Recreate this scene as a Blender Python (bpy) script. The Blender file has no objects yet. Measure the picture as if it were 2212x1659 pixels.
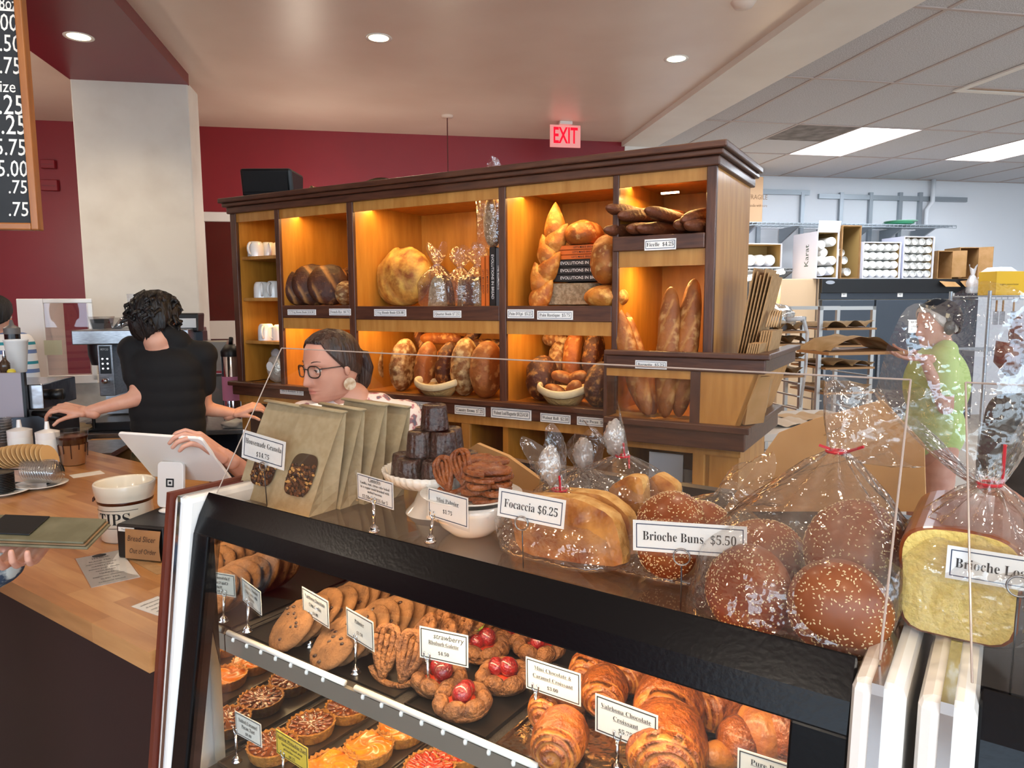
import bpy, bmesh, math, random
from mathutils import Vector as V, Matrix, noise, Euler

SC = bpy.context.scene
COL = SC.collection
rnd = random.Random(7)
PI = math.pi

# ---------------------------------------------------------------- camera
F, CX, CY, EYE = 1540.0, 1106.0, 829.5, 1.62          # focal length and centre in photo pixels, eye height
PITCH, ROLL = math.atan((CY - 655) / F), math.radians(0.25)
_fw = V((0, math.cos(PITCH), -math.sin(PITCH)))
_r0 = V((1, 0, 0)); _u0 = _r0.cross(_fw)
_rt = _r0 * math.cos(ROLL) - _u0 * math.sin(ROLL)
_up = _r0 * math.sin(ROLL) + _u0 * math.cos(ROLL)
CAM = V((0, 0, EYE))
cd = bpy.data.cameras.new('camera'); co = bpy.data.objects.new('camera', cd); COL.objects.link(co)
cd.sensor_width = 36; cd.lens = F * 36 / 2212; cd.clip_start = 0.02
co.matrix_world = Matrix(((_rt.x, _up.x, -_fw.x, 0), (_rt.y, _up.y, -_fw.y, 0), (_rt.z, _up.z, -_fw.z, EYE), (0, 0, 0, 1)))
SC.camera = co

# ---------------------------------------------------------------- daylight and exposure
W = bpy.data.worlds.new('daylight'); SC.world = W; W.use_nodes = True
_bg = W.node_tree.nodes['Background']
_bg.inputs[0].default_value = (0.62, 0.80, 1.0, 1); _bg.inputs[1].default_value = 6.0
SC.view_settings.view_transform = 'Standard'; SC.view_settings.look = 'None'
SC.view_settings.gamma = 1; SC.view_settings.use_curve_mapping = False
SC.view_settings.exposure = 0.0
SC.cycles.max_bounces = 7; SC.cycles.diffuse_bounces = 3; SC.cycles.transparent_max_bounces = 14; SC.cycles.glossy_bounces = 4
SC.cycles.use_adaptive_sampling = True; SC.cycles.adaptive_threshold = .1
SC.cycles.sample_clamp_indirect = 4.0; SC.cycles.caustics_reflective = False; SC.cycles.caustics_refractive = False


def lamp(name, kind, loc, energy, color=(1, 1, 1), rot=None, size=0.1, size_y=None, spot=None, blend=0.6, aim=None):
    d = bpy.data.lights.new(name, kind); d.energy = energy; d.color = color
    if kind == 'AREA':
        d.size = size
        if size_y: d.shape = 'RECTANGLE'; d.size_y = size_y
    else: d.shadow_soft_size = size
    if spot: d.spot_size = math.radians(spot); d.spot_blend = blend
    o = bpy.data.objects.new(name, d); COL.objects.link(o); o.location = loc
    if rot: o.rotation_euler = rot
    if aim is not None: o.rotation_euler = (V(aim) - V(loc)).to_track_quat('-Z', 'Y').to_euler()
    return o


# ---------------------------------------------------------------- from photo pixels to places
def ray(x, y): return _fw + _rt * ((x - CX) / F) + _up * ((CY - y) / F)
def atz(x, y, z):
    d = ray(x, y); return CAM + d * ((z - EYE) / d.z)
def aty(x, y, Y):
    d = ray(x, y); return CAM + d * (Y / d.y)


class Frame:                                            # a level frame turned about the vertical
    def __init__(s, o, deg):
        s.o = V((o[0], o[1], 0)); s.a = math.radians(deg)
        s.u = V((math.cos(s.a), math.sin(s.a), 0)); s.v = V((-math.sin(s.a), math.cos(s.a), 0))
    def w(s, u, v, z=0): return s.o + s.u * u + s.v * v + V((0, 0, z))
    def loc(s, p): q = V(p) - s.o; return V((q.dot(s.u), q.dot(s.v), q.z))
    def onv(s, x, y, v):
        d = ray(x, y); return s.loc(CAM + d * ((v - (CAM - s.o).dot(s.v)) / d.dot(s.v)))
    def onu(s, x, y, u):
        d = ray(x, y); return s.loc(CAM + d * ((u - (CAM - s.o).dot(s.u)) / d.dot(s.u)))
    def onz(s, x, y, z): return s.loc(atz(x, y, z))


D = Frame(atz(446, 1062, 1.24), -34.8)                  # the pastry case
B = Frame(atz(507, 430, 2.18), -30.3)                   # the bread case
R = Frame((0, 0), 10.3)                                 # the room

# ---------------------------------------------------------------- materials
def hx(s):
    c = [int(s[i:i + 2], 16) / 255 for i in (0, 2, 4)]
    return tuple(x / 12.92 if x <= .04045 else ((x + .055) / 1.055) ** 2.4 for x in c) + (1,)

def _new(name):
    m = bpy.data.materials.new(name); m.use_nodes = True
    return m, m.node_tree, m.node_tree.nodes['Principled BSDF']

def mat(name, col, rough=.5, metal=0, spec=None, col2=None, scale=20, detail=4, lo=.35, hi=.65, bump=0, bscale=None, stretch=None, coat=0, emit=None, es=0, sss=0, coords='Object', alpha=None, trans=0):
    """a plain or noise-mottled principled material"""
    m, t, p = _new(name); n = t.nodes; L = t.links
    p.inputs['Base Color'].default_value = hx(col); p.inputs['Roughness'].default_value = rough; p.inputs['Metallic'].default_value = metal
    if spec is not None: p.inputs['Specular IOR Level'].default_value = spec
    if coat: p.inputs['Coat Weight'].default_value = coat; p.inputs['Coat Roughness'].default_value = .12
    if sss: p.inputs['Subsurface Weight'].default_value = sss; p.inputs['Subsurface Scale'].default_value = .01
    if emit: p.inputs['Emission Color'].default_value = hx(emit); p.inputs['Emission Strength'].default_value = es
    if trans: p.inputs['Transmission Weight'].default_value = trans
    if alpha is not None: p.inputs['Alpha'].default_value = alpha
    src = None
    if col2 or bump:
        tc = n.new('ShaderNodeTexCoord'); src = tc.outputs[coords]
        if stretch:
            mp = n.new('ShaderNodeMapping'); mp.inputs['Scale'].default_value = stretch; L.new(src, mp.inputs[0]); src = mp.outputs[0]
    if col2:
        nz = n.new('ShaderNodeTexNoise'); nz.inputs['Scale'].default_value = scale; nz.inputs['Detail'].default_value = detail; L.new(src, nz.inputs['Vector'])
        cr = n.new('ShaderNodeValToRGB'); cr.color_ramp.elements[0].position = lo; cr.color_ramp.elements[1].position = hi
        cr.color_ramp.elements[0].color = hx(col); cr.color_ramp.elements[1].color = hx(col2)
        L.new(nz.outputs['Fac'], cr.inputs[0]); L.new(cr.outputs[0], p.inputs['Base Color'])
    if bump:
        nb = n.new('ShaderNodeTexNoise'); nb.inputs['Scale'].default_value = bscale or scale * 2; nb.inputs['Detail'].default_value = 3; L.new(src, nb.inputs['Vector'])
        b = n.new('ShaderNodeBump'); b.inputs['Strength'].default_value = bump; b.inputs['Distance'].default_value = .01
        L.new(nb.outputs['Fac'], b.inputs['Height']); L.new(b.outputs[0], p.inputs['Normal'])
    return m

def film(name, tint='ffffff', rough=.08, gloss=.12, haze=.0, bump=0, bscale=60, ior=1.45):
    """thin clear sheet: see-through with a Fresnel sheen"""
    m, t, p = _new(name); n = t.nodes; L = t.links; n.remove(p)
    out = n['Material Output']
    tr = n.new('ShaderNodeBsdfTransparent'); tr.inputs[0].default_value = hx(tint)
    gl = n.new('ShaderNodeBsdfGlossy'); gl.inputs['Roughness'].default_value = rough
    fr = n.new('ShaderNodeLayerWeight'); fr.inputs[0].default_value = .5; f0 = ((ior - 1) / (ior + 1)) ** 2
    pw = n.new('ShaderNodeMath'); pw.operation = 'POWER'; pw.inputs[1].default_value = 5; L.new(fr.outputs['Facing'], pw.inputs[0])
    mu = n.new('ShaderNodeMath'); mu.operation = 'MULTIPLY_ADD'; mu.inputs[1].default_value = 1 - f0; mu.inputs[2].default_value = f0 + gloss; mu.use_clamp = True
    mx = n.new('ShaderNodeMixShader'); L.new(pw.outputs[0], mu.inputs[0]); L.new(mu.outputs[0], mx.inputs[0])
    base = tr.outputs[0]
    if haze:
        df = n.new('ShaderNodeBsdfDiffuse'); df.inputs[0].default_value = hx('f4f0ee'); mh = n.new('ShaderNodeMixShader'); mh.inputs[0].default_value = haze
        L.new(tr.outputs[0], mh.inputs[1]); L.new(df.outputs[0], mh.inputs[2]); base = mh.outputs[0]
    L.new(base, mx.inputs[1]); L.new(gl.outputs[0], mx.inputs[2]); L.new(mx.outputs[0], out.inputs[0])
    if bump:
        tc = n.new('ShaderNodeTexCoord'); nb = n.new('ShaderNodeTexNoise'); nb.inputs['Scale'].default_value = bscale; nb.inputs['Detail'].default_value = 2
        b = n.new('ShaderNodeBump'); b.inputs['Strength'].default_value = bump; b.inputs['Distance'].default_value = .01
        L.new(tc.outputs['Object'], nb.inputs['Vector']); L.new(nb.outputs['Fac'], b.inputs['Height']); L.new(b.outputs[0], gl.inputs['Normal']); L.new(b.outputs[0], fr.inputs['Normal'])
    return m

def wood(name, c1, c2, rough=.45, stretch=(3, 3, .35), scale=14, bump=.05, coat=.1):
    return mat(name, c1, rough, col2=c2, scale=scale, detail=6, lo=.3, hi=.7, stretch=stretch, bump=bump, bscale=scale * 3, coat=coat)

def emitter(name, col, s):
    m, t, p = _new(name); t.nodes.remove(p); e = t.nodes.new('ShaderNodeEmission'); e.inputs[0].default_value = hx(col); e.inputs[1].default_value = s
    t.links.new(e.outputs[0], t.nodes['Material Output'].inputs[0]); return m

# ---------------------------------------------------------------- mesh building
class MB:
    def __init__(s): s.v = []; s.f = []; s.m = []
    def add(s, vs, fs, mi=0, M=None):
        k = len(s.v)
        s.v += [tuple(M @ V(p)) for p in vs] if M else [tuple(p) for p in vs]
        for f in fs: s.f.append([i + k for i in f]); s.m.append(mi)
        return s
    def box(s, x0, y0, z0, x1, y1, z1, mi=0, M=None):
        vs = [(x0, y0, z0), (x1, y0, z0), (x1, y1, z0), (x0, y1, z0), (x0, y0, z1), (x1, y0, z1), (x1, y1, z1), (x0, y1, z1)]
        return s.add(vs, [(3, 2, 1, 0), (4, 5, 6, 7), (0, 1, 5, 4), (1, 2, 6, 5), (2, 3, 7, 6), (3, 0, 4, 7)], mi, M)
    def hexa(s, lo, hi, mi=0, M=None):                  # two quads, bottom and top
        return s.add(list(lo) + list(hi), [(3, 2, 1, 0), (4, 5, 6, 7), (0, 1, 5, 4), (1, 2, 6, 5), (2, 3, 7, 6), (3, 0, 4, 7)], mi, M)
    def prism(s, poly, a, b, axis='x', mi=0, M=None):   # polygon in the plane across axis, drawn out from a to b
        g = {'x': lambda p, t: (t, p[0], p[1]), 'y': lambda p, t: (p[0], t, p[1]), 'z': lambda p, t: (p[0], p[1], t)}[axis]
        n = len(poly); vs = [g(p, a) for p in poly] + [g(p, b) for p in poly]
        fs = [tuple(range(n))[::-1], tuple(range(n, 2 * n))] + [(i, (i + 1) % n, (i + 1) % n + n, i + n) for i in range(n)]
        return s.add(vs, fs, mi, M)
    def grid(s, fn, nu, nv, wu=False, wv=False, mi=0, M=None, mf=None):
        nu1 = nu if wu else nu + 1; nv1 = nv if wv else nv + 1
        vs = [fn(i / nu, j / nv) for i in range(nu1) for j in range(nv1)]; k = len(s.v)
        s.v += [tuple(M @ V(p)) for p in vs] if M else [tuple(p) for p in vs]
        for i in range(nu):
            for j in range(nv):
                a, b = i, (i + 1) % nu1; c, d = j, (j + 1) % nv1
                s.f.append([k + a * nv1 + c, k + b * nv1 + c, k + b * nv1 + d, k + a * nv1 + d]); s.m.append(mf((i + .5) / nu, (j + .5) / nv) if mf else mi)
        return s
    def lathe(s, prof, n=24, c=(0, 0, 0), mi=0, M=None, flute=0, fn=0, caps=True):
        def f(i, j):
            k = min(int(round(j * (len(prof) - 1))), len(prof) - 1); r, z = prof[k]; a = 2 * PI * i
            r = r * (1 + flute * math.cos(a * fn)) if fn else r
            return (c[0] + r * math.cos(a), c[1] + r * math.sin(a), c[2] + z)
        s.grid(f, n, len(prof) - 1, wu=True, mi=mi, M=M)
        if caps:
            for k in (0, len(prof) - 1):
                if prof[k][0] > 1e-5:
                    vs = [f(i / n, k / (len(prof) - 1)) for i in range(n)]; s.add(vs, [tuple(range(n))[::(1 if k else -1)]], mi, M)
        return s
    def tube(s, pts, r, n=8, mi=0, closed=False, M=None, flat=None):
        pts = [V(p) for p in pts]; N = len(pts); rs = r if isinstance(r, (list, tuple)) else [r] * N; rings = []; up = None
        for i, p in enumerate(pts):
            a = pts[(i - 1) % N] if closed or i else pts[0]; b = pts[(i + 1) % N] if closed or i < N - 1 else pts[-1]
            t = (b - a).normalized() if (b - a).length > 1e-9 else V((0, 0, 1))
            if up is None: up = V((0, 0, 1)) if abs(t.z) < .9 else V((1, 0, 0))
            x = t.cross(up); x = x.normalized() if x.length > 1e-6 else t.orthogonal().normalized()
            y = x.cross(t).normalized(); up = y
            fx, fy = flat or (1, 1)
            rings.append([p + x * (math.cos(2 * PI * k / n) * rs[i] * fx) + y * (math.sin(2 * PI * k / n) * rs[i] * fy) for k in range(n)])
        vs = [q for g in rings for q in g]; fs = []
        for i in range(N if closed else N - 1):
            j = (i + 1) % N
            fs += [(i * n + k, i * n + (k + 1) % n, j * n + (k + 1) % n, j * n + k) for k in range(n)]
        if not closed: fs += [tuple(range(n))[::-1], tuple((N - 1) * n + k for k in range(n))]
        return s.add(vs, fs, mi, M)
    def ell(s, c, r, nu=20, nv=12, mi=0, M=None, disp=None, mf=None):
        c = V(c)
        def f(i, j):
            a, b = 2 * PI * i, PI * (j - .5); d = V((math.cos(b) * math.cos(a), math.cos(b) * math.sin(a), math.sin(b)))
            k = disp(d) if disp else 1
            return c + V((d.x * r[0], d.y * r[1], d.z * r[2])) * k
        return s.grid(f, nu, nv, wu=True, mi=mi, M=M, mf=mf)
    def mesh(s, name, mats, smooth=False, sharp=None):
        me = bpy.data.meshes.new(name); me.from_pydata(s.v, [], s.f)
        for m in (mats if isinstance(mats, (list, tuple)) else [mats]): me.materials.append(m)
        if any(s.m): me.polygons.foreach_set('material_index', s.m)
        if smooth or sharp:
            me.polygons.foreach_set('use_smooth', [True] * len(s.f))
            if sharp: me.set_sharp_from_angle(angle=math.radians(sharp))
        me.update(); return me
    def build(s, name, mats, parent=None, smooth=False, sharp=None, bevel=0, M=None, weld=False):
        me = s.mesh(name, mats, smooth, sharp)
        if weld:
            b = bmesh.new(); b.from_mesh(me); bmesh.ops.remove_doubles(b, verts=b.verts, dist=1e-5); bmesh.ops.recalc_face_normals(b, faces=b.faces); b.to_mesh(me); b.free()
        return link(name, me, parent, M, bevel)

def link(name, me, parent=None, M=None, bevel=0):
    o = bpy.data.objects.new(name, me); COL.objects.link(o)
    if parent: o.parent = parent
    if M is not None:
        if parent: o.matrix_local = M
        else: o.matrix_world = M
    if bevel:
        b = o.modifiers.new('bevel', 'BEVEL'); b.width = bevel; b.segments = 2; b.limit_method = 'ANGLE'; b.angle_limit = math.radians(40)
    return o

def tag(o, label=None, cat=None, group=None, kind=None):
    if label: o['label'] = label
    if cat: o['category'] = cat
    if group: o['group'] = group
    if kind: o['kind'] = kind
    return o

def thing(name, label, cat, loc=(0, 0, 0), rz=0.0, group=None, M=None):
    o = bpy.data.objects.new(name, None); COL.objects.link(o); o.empty_display_size = .05
    if M is not None: o.matrix_world = M
    else: o.location = loc; o.rotation_euler = (0, 0, rz)
    return tag(o, label, cat, group)

def copy_tree(o, parent=None, M=None, label=None, group=None):
    c = o.copy(); COL.objects.link(c); c.parent = parent
    if M is not None: c.matrix_world = M
    if label: c['label'] = label
    if group: c['group'] = group
    for ch in list(o.children):
        if ch is not c: copy_tree(ch, c)
    return c

def T(x, y=None, z=None): return Matrix.Translation(V(x) if y is None else V((x, y, z)))
def RX(d): return Matrix.Rotation(math.radians(d), 4, 'X')
def RY(d): return Matrix.Rotation(math.radians(d), 4, 'Y')
def RZ(d): return Matrix.Rotation(math.radians(d), 4, 'Z')
def SCL(x, y, z): return Matrix.Diagonal((x, y, z, 1))
def nz(p, s=1.0, seed=0): return noise.noise(V(p) * s + V((seed * 3.7, seed * 1.3, seed * 7.1)))
ORD = 'first second third fourth fifth sixth seventh eighth ninth tenth eleventh twelfth'.split()

# ---------------------------------------------------------------- lettering
def serif(t):
    o = ''
    for c in t:
        if 'A' <= c <= 'Z': o += chr(0x1D400 + ord(c) - 65)
        elif 'a' <= c <= 'z': o += chr(0x1D41A + ord(c) - 97)
        elif '0' <= c <= '9': o += chr(0x1D7CE + ord(c) - 48)
        else: o += c
    return o
_tc = {}
def text_mesh(t, size, fit=None, off=-.004, res=2, align='CENTER', shear=0):
    key = (t, size, fit, off, align, shear)
    if key in _tc: return _tc[key]
    c = bpy.data.curves.new('lettering', 'FONT'); c.body = t; c.size = 1; c.align_x = align; c.align_y = 'CENTER'; c.offset = off; c.resolution_u = res; c.shear = shear
    o = bpy.data.objects.new('lettering', c); COL.objects.link(o); m0 = o.to_mesh()
    pts = [tuple(v.co) for v in m0.vertices]; fs = [tuple(p.vertices) for p in m0.polygons]
    o.to_mesh_clear(); bpy.data.objects.remove(o); bpy.data.curves.remove(c)
    xs = [p[0] for p in pts] or [0]; w = max(xs) - min(xs); k = size
    kx = min(size, fit / w) if fit and w else size
    _tc[key] = ([(p[0] * kx, p[1] * k, 0) for p in pts], fs); return _tc[key]

def letters(parent, lines, m, M, name='lettering'):
    """lines of (text, size, x, y, fit[, options]) printed on the plane of M, +x right, +y up, +z out"""
    b = MB()
    for ln in lines:
        t, size, x, y, fit = ln[:5]; kw = ln[5] if len(ln) > 5 else {}
        plain = kw.get('plain'); vs, fs = text_mesh(t if plain else serif(t), size, fit, kw.get('off', 0 if plain else -.005), align=kw.get('align', 'CENTER'), shear=kw.get('shear', 0))
        b.add([(p[0] + x, p[1] + y, kw.get('z', 0)) for p in vs], fs)
        if kw.get('under') and vs:
            x0 = min(p[0] for p in vs) + x; x1 = max(p[0] for p in vs) + x
            b.add([(x0, y - size * .42, 0), (x1, y - size * .42, 0), (x1, y - size * .37, 0), (x0, y - size * .37, 0)], [(0, 1, 2, 3)])
    return b.build(name, m, parent, M=M)

def border(b, w, h, t, z=0, mi=0):
    for x0, y0, x1, y1 in ((-w / 2, -h / 2, w / 2, -h / 2 + t), (-w / 2, h / 2 - t, w / 2, h / 2), (-w / 2, -h / 2 + t, -w / 2 + t, h / 2 - t), (w / 2 - t, -h / 2 + t, w / 2, h / 2 - t)):
        b.add([(x0, y0, z), (x1, y0, z), (x1, y1, z), (x0, y1, z)], [(0, 1, 2, 3)], mi)

def facing(p, n, roll=0.0, up=V((0, 0, 1))):
    """matrix at p whose +z is n and whose +x runs level"""
    n = V(n).normalized(); x = up.cross(n).normalized(); y = n.cross(x)
    M = Matrix(((x.x, y.x, n.x, p[0]), (x.y, y.y, n.y, p[1]), (x.z, y.z, n.z, p[2]), (0, 0, 0, 1)))
    return M @ RZ(roll)

# ---------------------------------------------------------------- shared materials
M_ = {}
def mk():
    m = M_
    m['white'] = mat('white_paint', 'e9e4dc', .55, col2='e2dbd2', scale=2)
    m['pillar'] = mat('scuffed_white_paint', 'ddd9d0', .6, col2='cfc9bf', scale=3, lo=.45, hi=.75)
    m['ceil'] = mat('cream_ceiling_paint', 'e6d5c8', .38, col2='decabc', scale=1.5)
    m['red'] = mat('crimson_wall_paint', '8a1a24', .42, col2='821822', scale=2)
    m['darkred'] = mat('dark_red_paint', '6d1420', .35)
    m['tile'] = mat('speckled_ceiling_tile', 'dcdcde', .9, col2='b4b2b4', scale=160, lo=.38, hi=.55, bump=.3, bscale=180)
    m['grid'] = mat('ceiling_grid', 'b9a9a2', .6)
    m['kwall'] = mat('kitchen_white_paint', 'e4e6ea', .6)
    m['floor'] = mat('polished_concrete_floor', 'b3a89c', .45, col2='a89c8f', scale=3)
    m['oak'] = wood('honey_maple', 'c08a45', 'a8702f', stretch=(2, 2, .25), scale=18)
    m['oakin'] = wood('honey_maple_panel', 'bf8230', 'a86c20', stretch=(2, 2, .3), scale=14)
    m['walnut'] = wood('dark_walnut_trim', '5c3826', '40241a', stretch=(.5, 4, 4), scale=18, rough=.4)
    m['walnutv'] = wood('dark_walnut_stile', '5c3826', '40241a', stretch=(4, 4, .5), scale=18, rough=.4)
    m['block'] = wood('butcher_block', 'c28a55', 'a26b39', stretch=(1, 6, 6), scale=6, rough=.35, coat=.25)
    m['black'] = mat('black_enamel', '050507', .25, bump=.03, bscale=160, spec=.22)
    m['blackp'] = mat('black_plastic', '0d0d0e', .4)
    m['blackm'] = mat('matt_black', '0e0e0f', .8)
    m['enamel'] = mat('white_enamel', 'f0ece6', .25, coat=.4)
    m['chrome'] = mat('chrome', 'd8d8dc', .12, 1)
    m['steel'] = mat('brushed_steel', 'a9a9ab', .32, 1, col2='8e8e90', scale=30, stretch=(1, 1, 8))
    m['darksteel'] = mat('dark_steel', '4b4f55', .35, .8)
    m['galv'] = mat('galvanised_steel', 'a6adb3', .45, .7)
    m['mirror'] = mat('mirror', 'f2efe9', .015, 1)
    m['glass'] = film('clear_glass', 'fdfefd', .01, .0, ior=1.45)
    m['guard'] = film('guard_glass', 'f7f3ee', .015, .02, ior=1.4)
    m['edge'] = mat('glass_edge', 'a8968a', .2)
    m['film'] = film('cellophane', 'fbf9f7', .07, .09, haze=.03, bump=.9, bscale=38)
    m['filmw'] = film('gathered_cellophane', 'f2efee', .18, .16, haze=.35, bump=.8, bscale=60)
    m['lam'] = film('laminate', 'ffffff', .06, .0)
    m['card'] = mat('sign_card', 'eeebe2', .6)
    m['cardw'] = mat('white_card', 'f2f2f0', .6)
    m['yellowcard'] = mat('yellow_card', 'f2cf45', .6)
    m['ink'] = mat('black_ink', '18181a', .7)
    m['inkblue'] = mat('navy_ink', '2a3a58', .7)
    m['kraft'] = mat('kraft_paper', 'b08a5e', .75, col2='a27c50', scale=40, bump=.15, bscale=60)
    m['kraft2'] = mat('smooth_kraft_paper', 'c69a66', .7, col2='bb8e5a', scale=12, bump=.05, bscale=20)
    m['kraftg'] = mat('olive_kraft_paper', 'a99a7c', .75, col2='9c8c6c', scale=60, bump=.12, bscale=80)
    m['cardboard'] = mat('corrugated_cardboard', 'a67c4f', .8, col2='98703f', scale=15)
    m['porcelain'] = mat('white_porcelain', 'f0eee9', .18, coat=.5)
    m['cream'] = mat('cream_stoneware', 'e8dfcc', .25, coat=.5)
    m['mug'] = mat('white_mug_glaze', 'e9e8e4', .18, coat=.4)
    m['paper'] = mat('white_paper', 'efede8', .7)
    m['skin'] = mat('skin', 'cf9a84', .5, col2='c68c76', scale=14)
    m['skin2'] = mat('pale_skin', 'dba58b', .5, col2='d3957a', scale=14)
    m['lip'] = mat('lip', 'bd7466', .45)
    m['eye'] = mat('eye_white', 'e8e2dc', .2)
    m['iris'] = mat('iris', '2a1c14', .15)
    m['plasticred'] = mat('red_twist_tie', 'c4102c', .35)
    m['ledwarm'] = emitter('warm_led', 'ffd49a', 30)
mk()
# ================================================================ the room
RM = T(R.o) @ RZ(10.3); DM = T(D.o) @ RZ(-34.8); BMx = T(B.o) @ RZ(-30.3)
def struct(name, b, m, parent=None, M=RM, label=None, **k):
    o = b.build(name, m, parent, M=None if parent else M, **k)
    if not parent: o['kind'] = 'structure'
    if label: o['label'] = label
    return o
ZC, ZD, VB, VK = 3.28, 3.26, 7.32, 8.79
struct('floor', MB().box(-6, -6, -.1, 10, 9.2, 0), M_['floor'])
struct('ground', MB().box(-30, -30, -.2, 30, -6, -.1), mat('grey_pavement', 'c2beb6', .8))
struct('ceiling', MB().prism([(-6, -3), (2.25, -3), (2.54, VB), (-6, VB)], ZC, ZC + .1, 'z'), M_['ceil'])
struct('trim_1', MB().prism([(2.2, -3), (2.5, VB + .05), (2.86, VB + .05), (3.06, -3)], 3.235, 3.6, 'z'), M_['white'], label='pale beam between the cream ceiling and the tiled ceiling')
struct('trim_2', MB().box(-2.12, -3, 3.2, -1.335, 5.72, 3.45), M_['darkred'], label='dark red soffit over the coffee counter')
struct('wall_back', MB().box(-6, VB, 0, 2.53, VB + .12, 3.4), M_['red'], label='crimson back wall')
struct('wall_left', MB().box(-6.1, -3, 0, -6, VB, 3.4), M_['red'])
struct('wall_back_kitchen', MB().box(2.4, VK, 0, 10, VK + .1, 3.5), M_['kwall'], label='white kitchen wall with shelf tracks')
struct('wall_side_kitchen', MB().box(2.53, VB - .02, 0, 2.9, VK, 3.4), M_['white'])
struct('wall_right', MB().box(9.9, -3, 0, 10, VK, 3.5), M_['kwall'])
pl = struct('wall_pillar', MB().box(-2.12, 5.7, 0, -1.34, 6.0, 3.22), M_['pillar'], bevel=.01, label='scuffed white pillar behind the coffee brewer')
# shop front behind the camera: posts, sill and header with open glazing between
wf = MB().box(-6, -3.1, 0, 10, -3, .45).box(-6, -3.1, 3.05, 10, -3, 3.5)
for k in range(9): wf.box(-6 + k * 2 - .05, -3.1, .45, -6 + k * 2 + .05, -3, 3.05)
struct('wall_front', wf, M_['white'])
_po = lamp('window_portal', 'AREA', R.w(2, -2.95, 1.75), 1, size=16, size_y=2.6, aim=R.w(2, 5, 1.75)); _po.data.cycles.is_portal = True
# window with white casing on the crimson wall, pale tiled dado under it
wn = bpy.data.objects.new('window_1', None); COL.objects.link(wn); wn.matrix_world = RM; wn['kind'] = 'structure'; wn['label'] = 'window in white casing beside the bread case'
a, c = R.onv(418, 458, VB), R.onv(560, 692, VB); z1, z0 = a.z, c.z; u0, u1 = a.x, c.x
struct('window_frame', MB().box(u0, VB - .05, z1 - .09, u1, VB, z1).box(u0, VB - .05, z0, u0 + .06, VB, z1 - .09).box(u0 + .06, VB - .03, z0, u0 + .1, VB, z1 - .09), M_['enamel'], wn, bevel=.008)
struct('pane', MB().box(u0 + .1, VB - .02, z0, u1, VB - .014, z1 - .09), film('window_glass', 'e8c8c4', .02, .06), wn)
struct('wall_dado', MB().box(u0 - .7, VB - .03, 0, u1 + .4, VB - .001, z0), M_['white'], label='pale dado under the window')
# suspended kitchen ceiling: every tile its own piece, grid of tees, fluorescent panels
kc = struct('ceiling_kitchen', MB().box(2.6, -3, ZD + .12, 10, VK + .05, ZD + .2), M_['kwall'], label='suspended ceiling of speckled tiles over the kitchen')
TU, TV, U0, V0 = .66, 1.26, 4.5, 6.24
tile_me = MB().box(.006, .006, 0, TU - .006, TV - .006, .02).mesh('ceiling_tile', M_['tile'])
dirty = MB().box(.006, .006, 0, TU - .006, TV / 2, .02).mesh('ceiling_tile', mat('sooty_ceiling_tile', '8f8884', .9, col2='6c6562', scale=9))
lights_at = {(0, 0), (3, 0)}; sky_at = {(4, -1)}
for i in range(-3, 8):
    for j in range(-4, 2):
        if (i, j) in lights_at or (i, j) in sky_at: continue
        o = link('ceiling_tile', tile_me, kc, T(U0 + i * TU, V0 + j * TV, ZD))
        if (i, j) == (3, -1): o.matrix_local = T(U0 + i * TU, V0 + j * TV, ZD) @ RY(1.6)
        if (i, j) == (-1, 0):
            o.matrix_local = T(U0 + i * TU, V0 + j * TV + TV / 2, ZD) @ SCL(1, .5, 1); link('ceiling_tile', dirty, kc, T(U0 + i * TU, V0 + j * TV, ZD - .003))
g = MB()
for i in range(-3, 9): g.box(U0 + i * TU - .012, -3, ZD - .006, U0 + i * TU + .012, VK, ZD + .004)
for j in range(-7, 3): g.box(2.5, V0 + j * TV - .012, ZD - .007, 10, V0 + j * TV + .012, ZD + .003)
g.build('ceiling_grid', M_['grid'], kc)
for k, (i, j) in enumerate(sorted(lights_at)):
    t = thing('ceiling_light', ['lit fluorescent ceiling panel nearer the bread case', 'lit fluorescent ceiling panel at the frame edge over the kitchen'][k], 'ceiling light', M=RM @ T(U0 + i * TU, V0 + j * TV, ZD), group='kitchen ceiling panels')
    MB().box(.01, .01, .0, TU - .01, TV - .01, .012).build('diffuser', emitter('fluorescent_diffuser', 'eaf2ff', 9), t)
    MB().box(0, 0, .012, TU, TV, .08).build('housing', M_['kwall'], t)
    lamp('panel_light', 'AREA', RM @ V((U0 + (i + .5) * TU, V0 + (j + .5) * TV, ZD - .02)), 42, (.86, .93, 1), size=.6, size_y=1.2, rot=(0, 0, R.a))
for i, j, v in ((1, -4, 0), (4, -4, 0), (2, -2, 0)):     # the same panels in the rows nearer the counter, above the frame
    lamp('panel_light', 'AREA', RM @ V((U0 + (i + .5) * TU + .3, V0 + (j + .5) * TV, ZD - .02)), 45, (.9, .95, 1), size=.6, size_y=1.2, rot=(0, 0, R.a))
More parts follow.
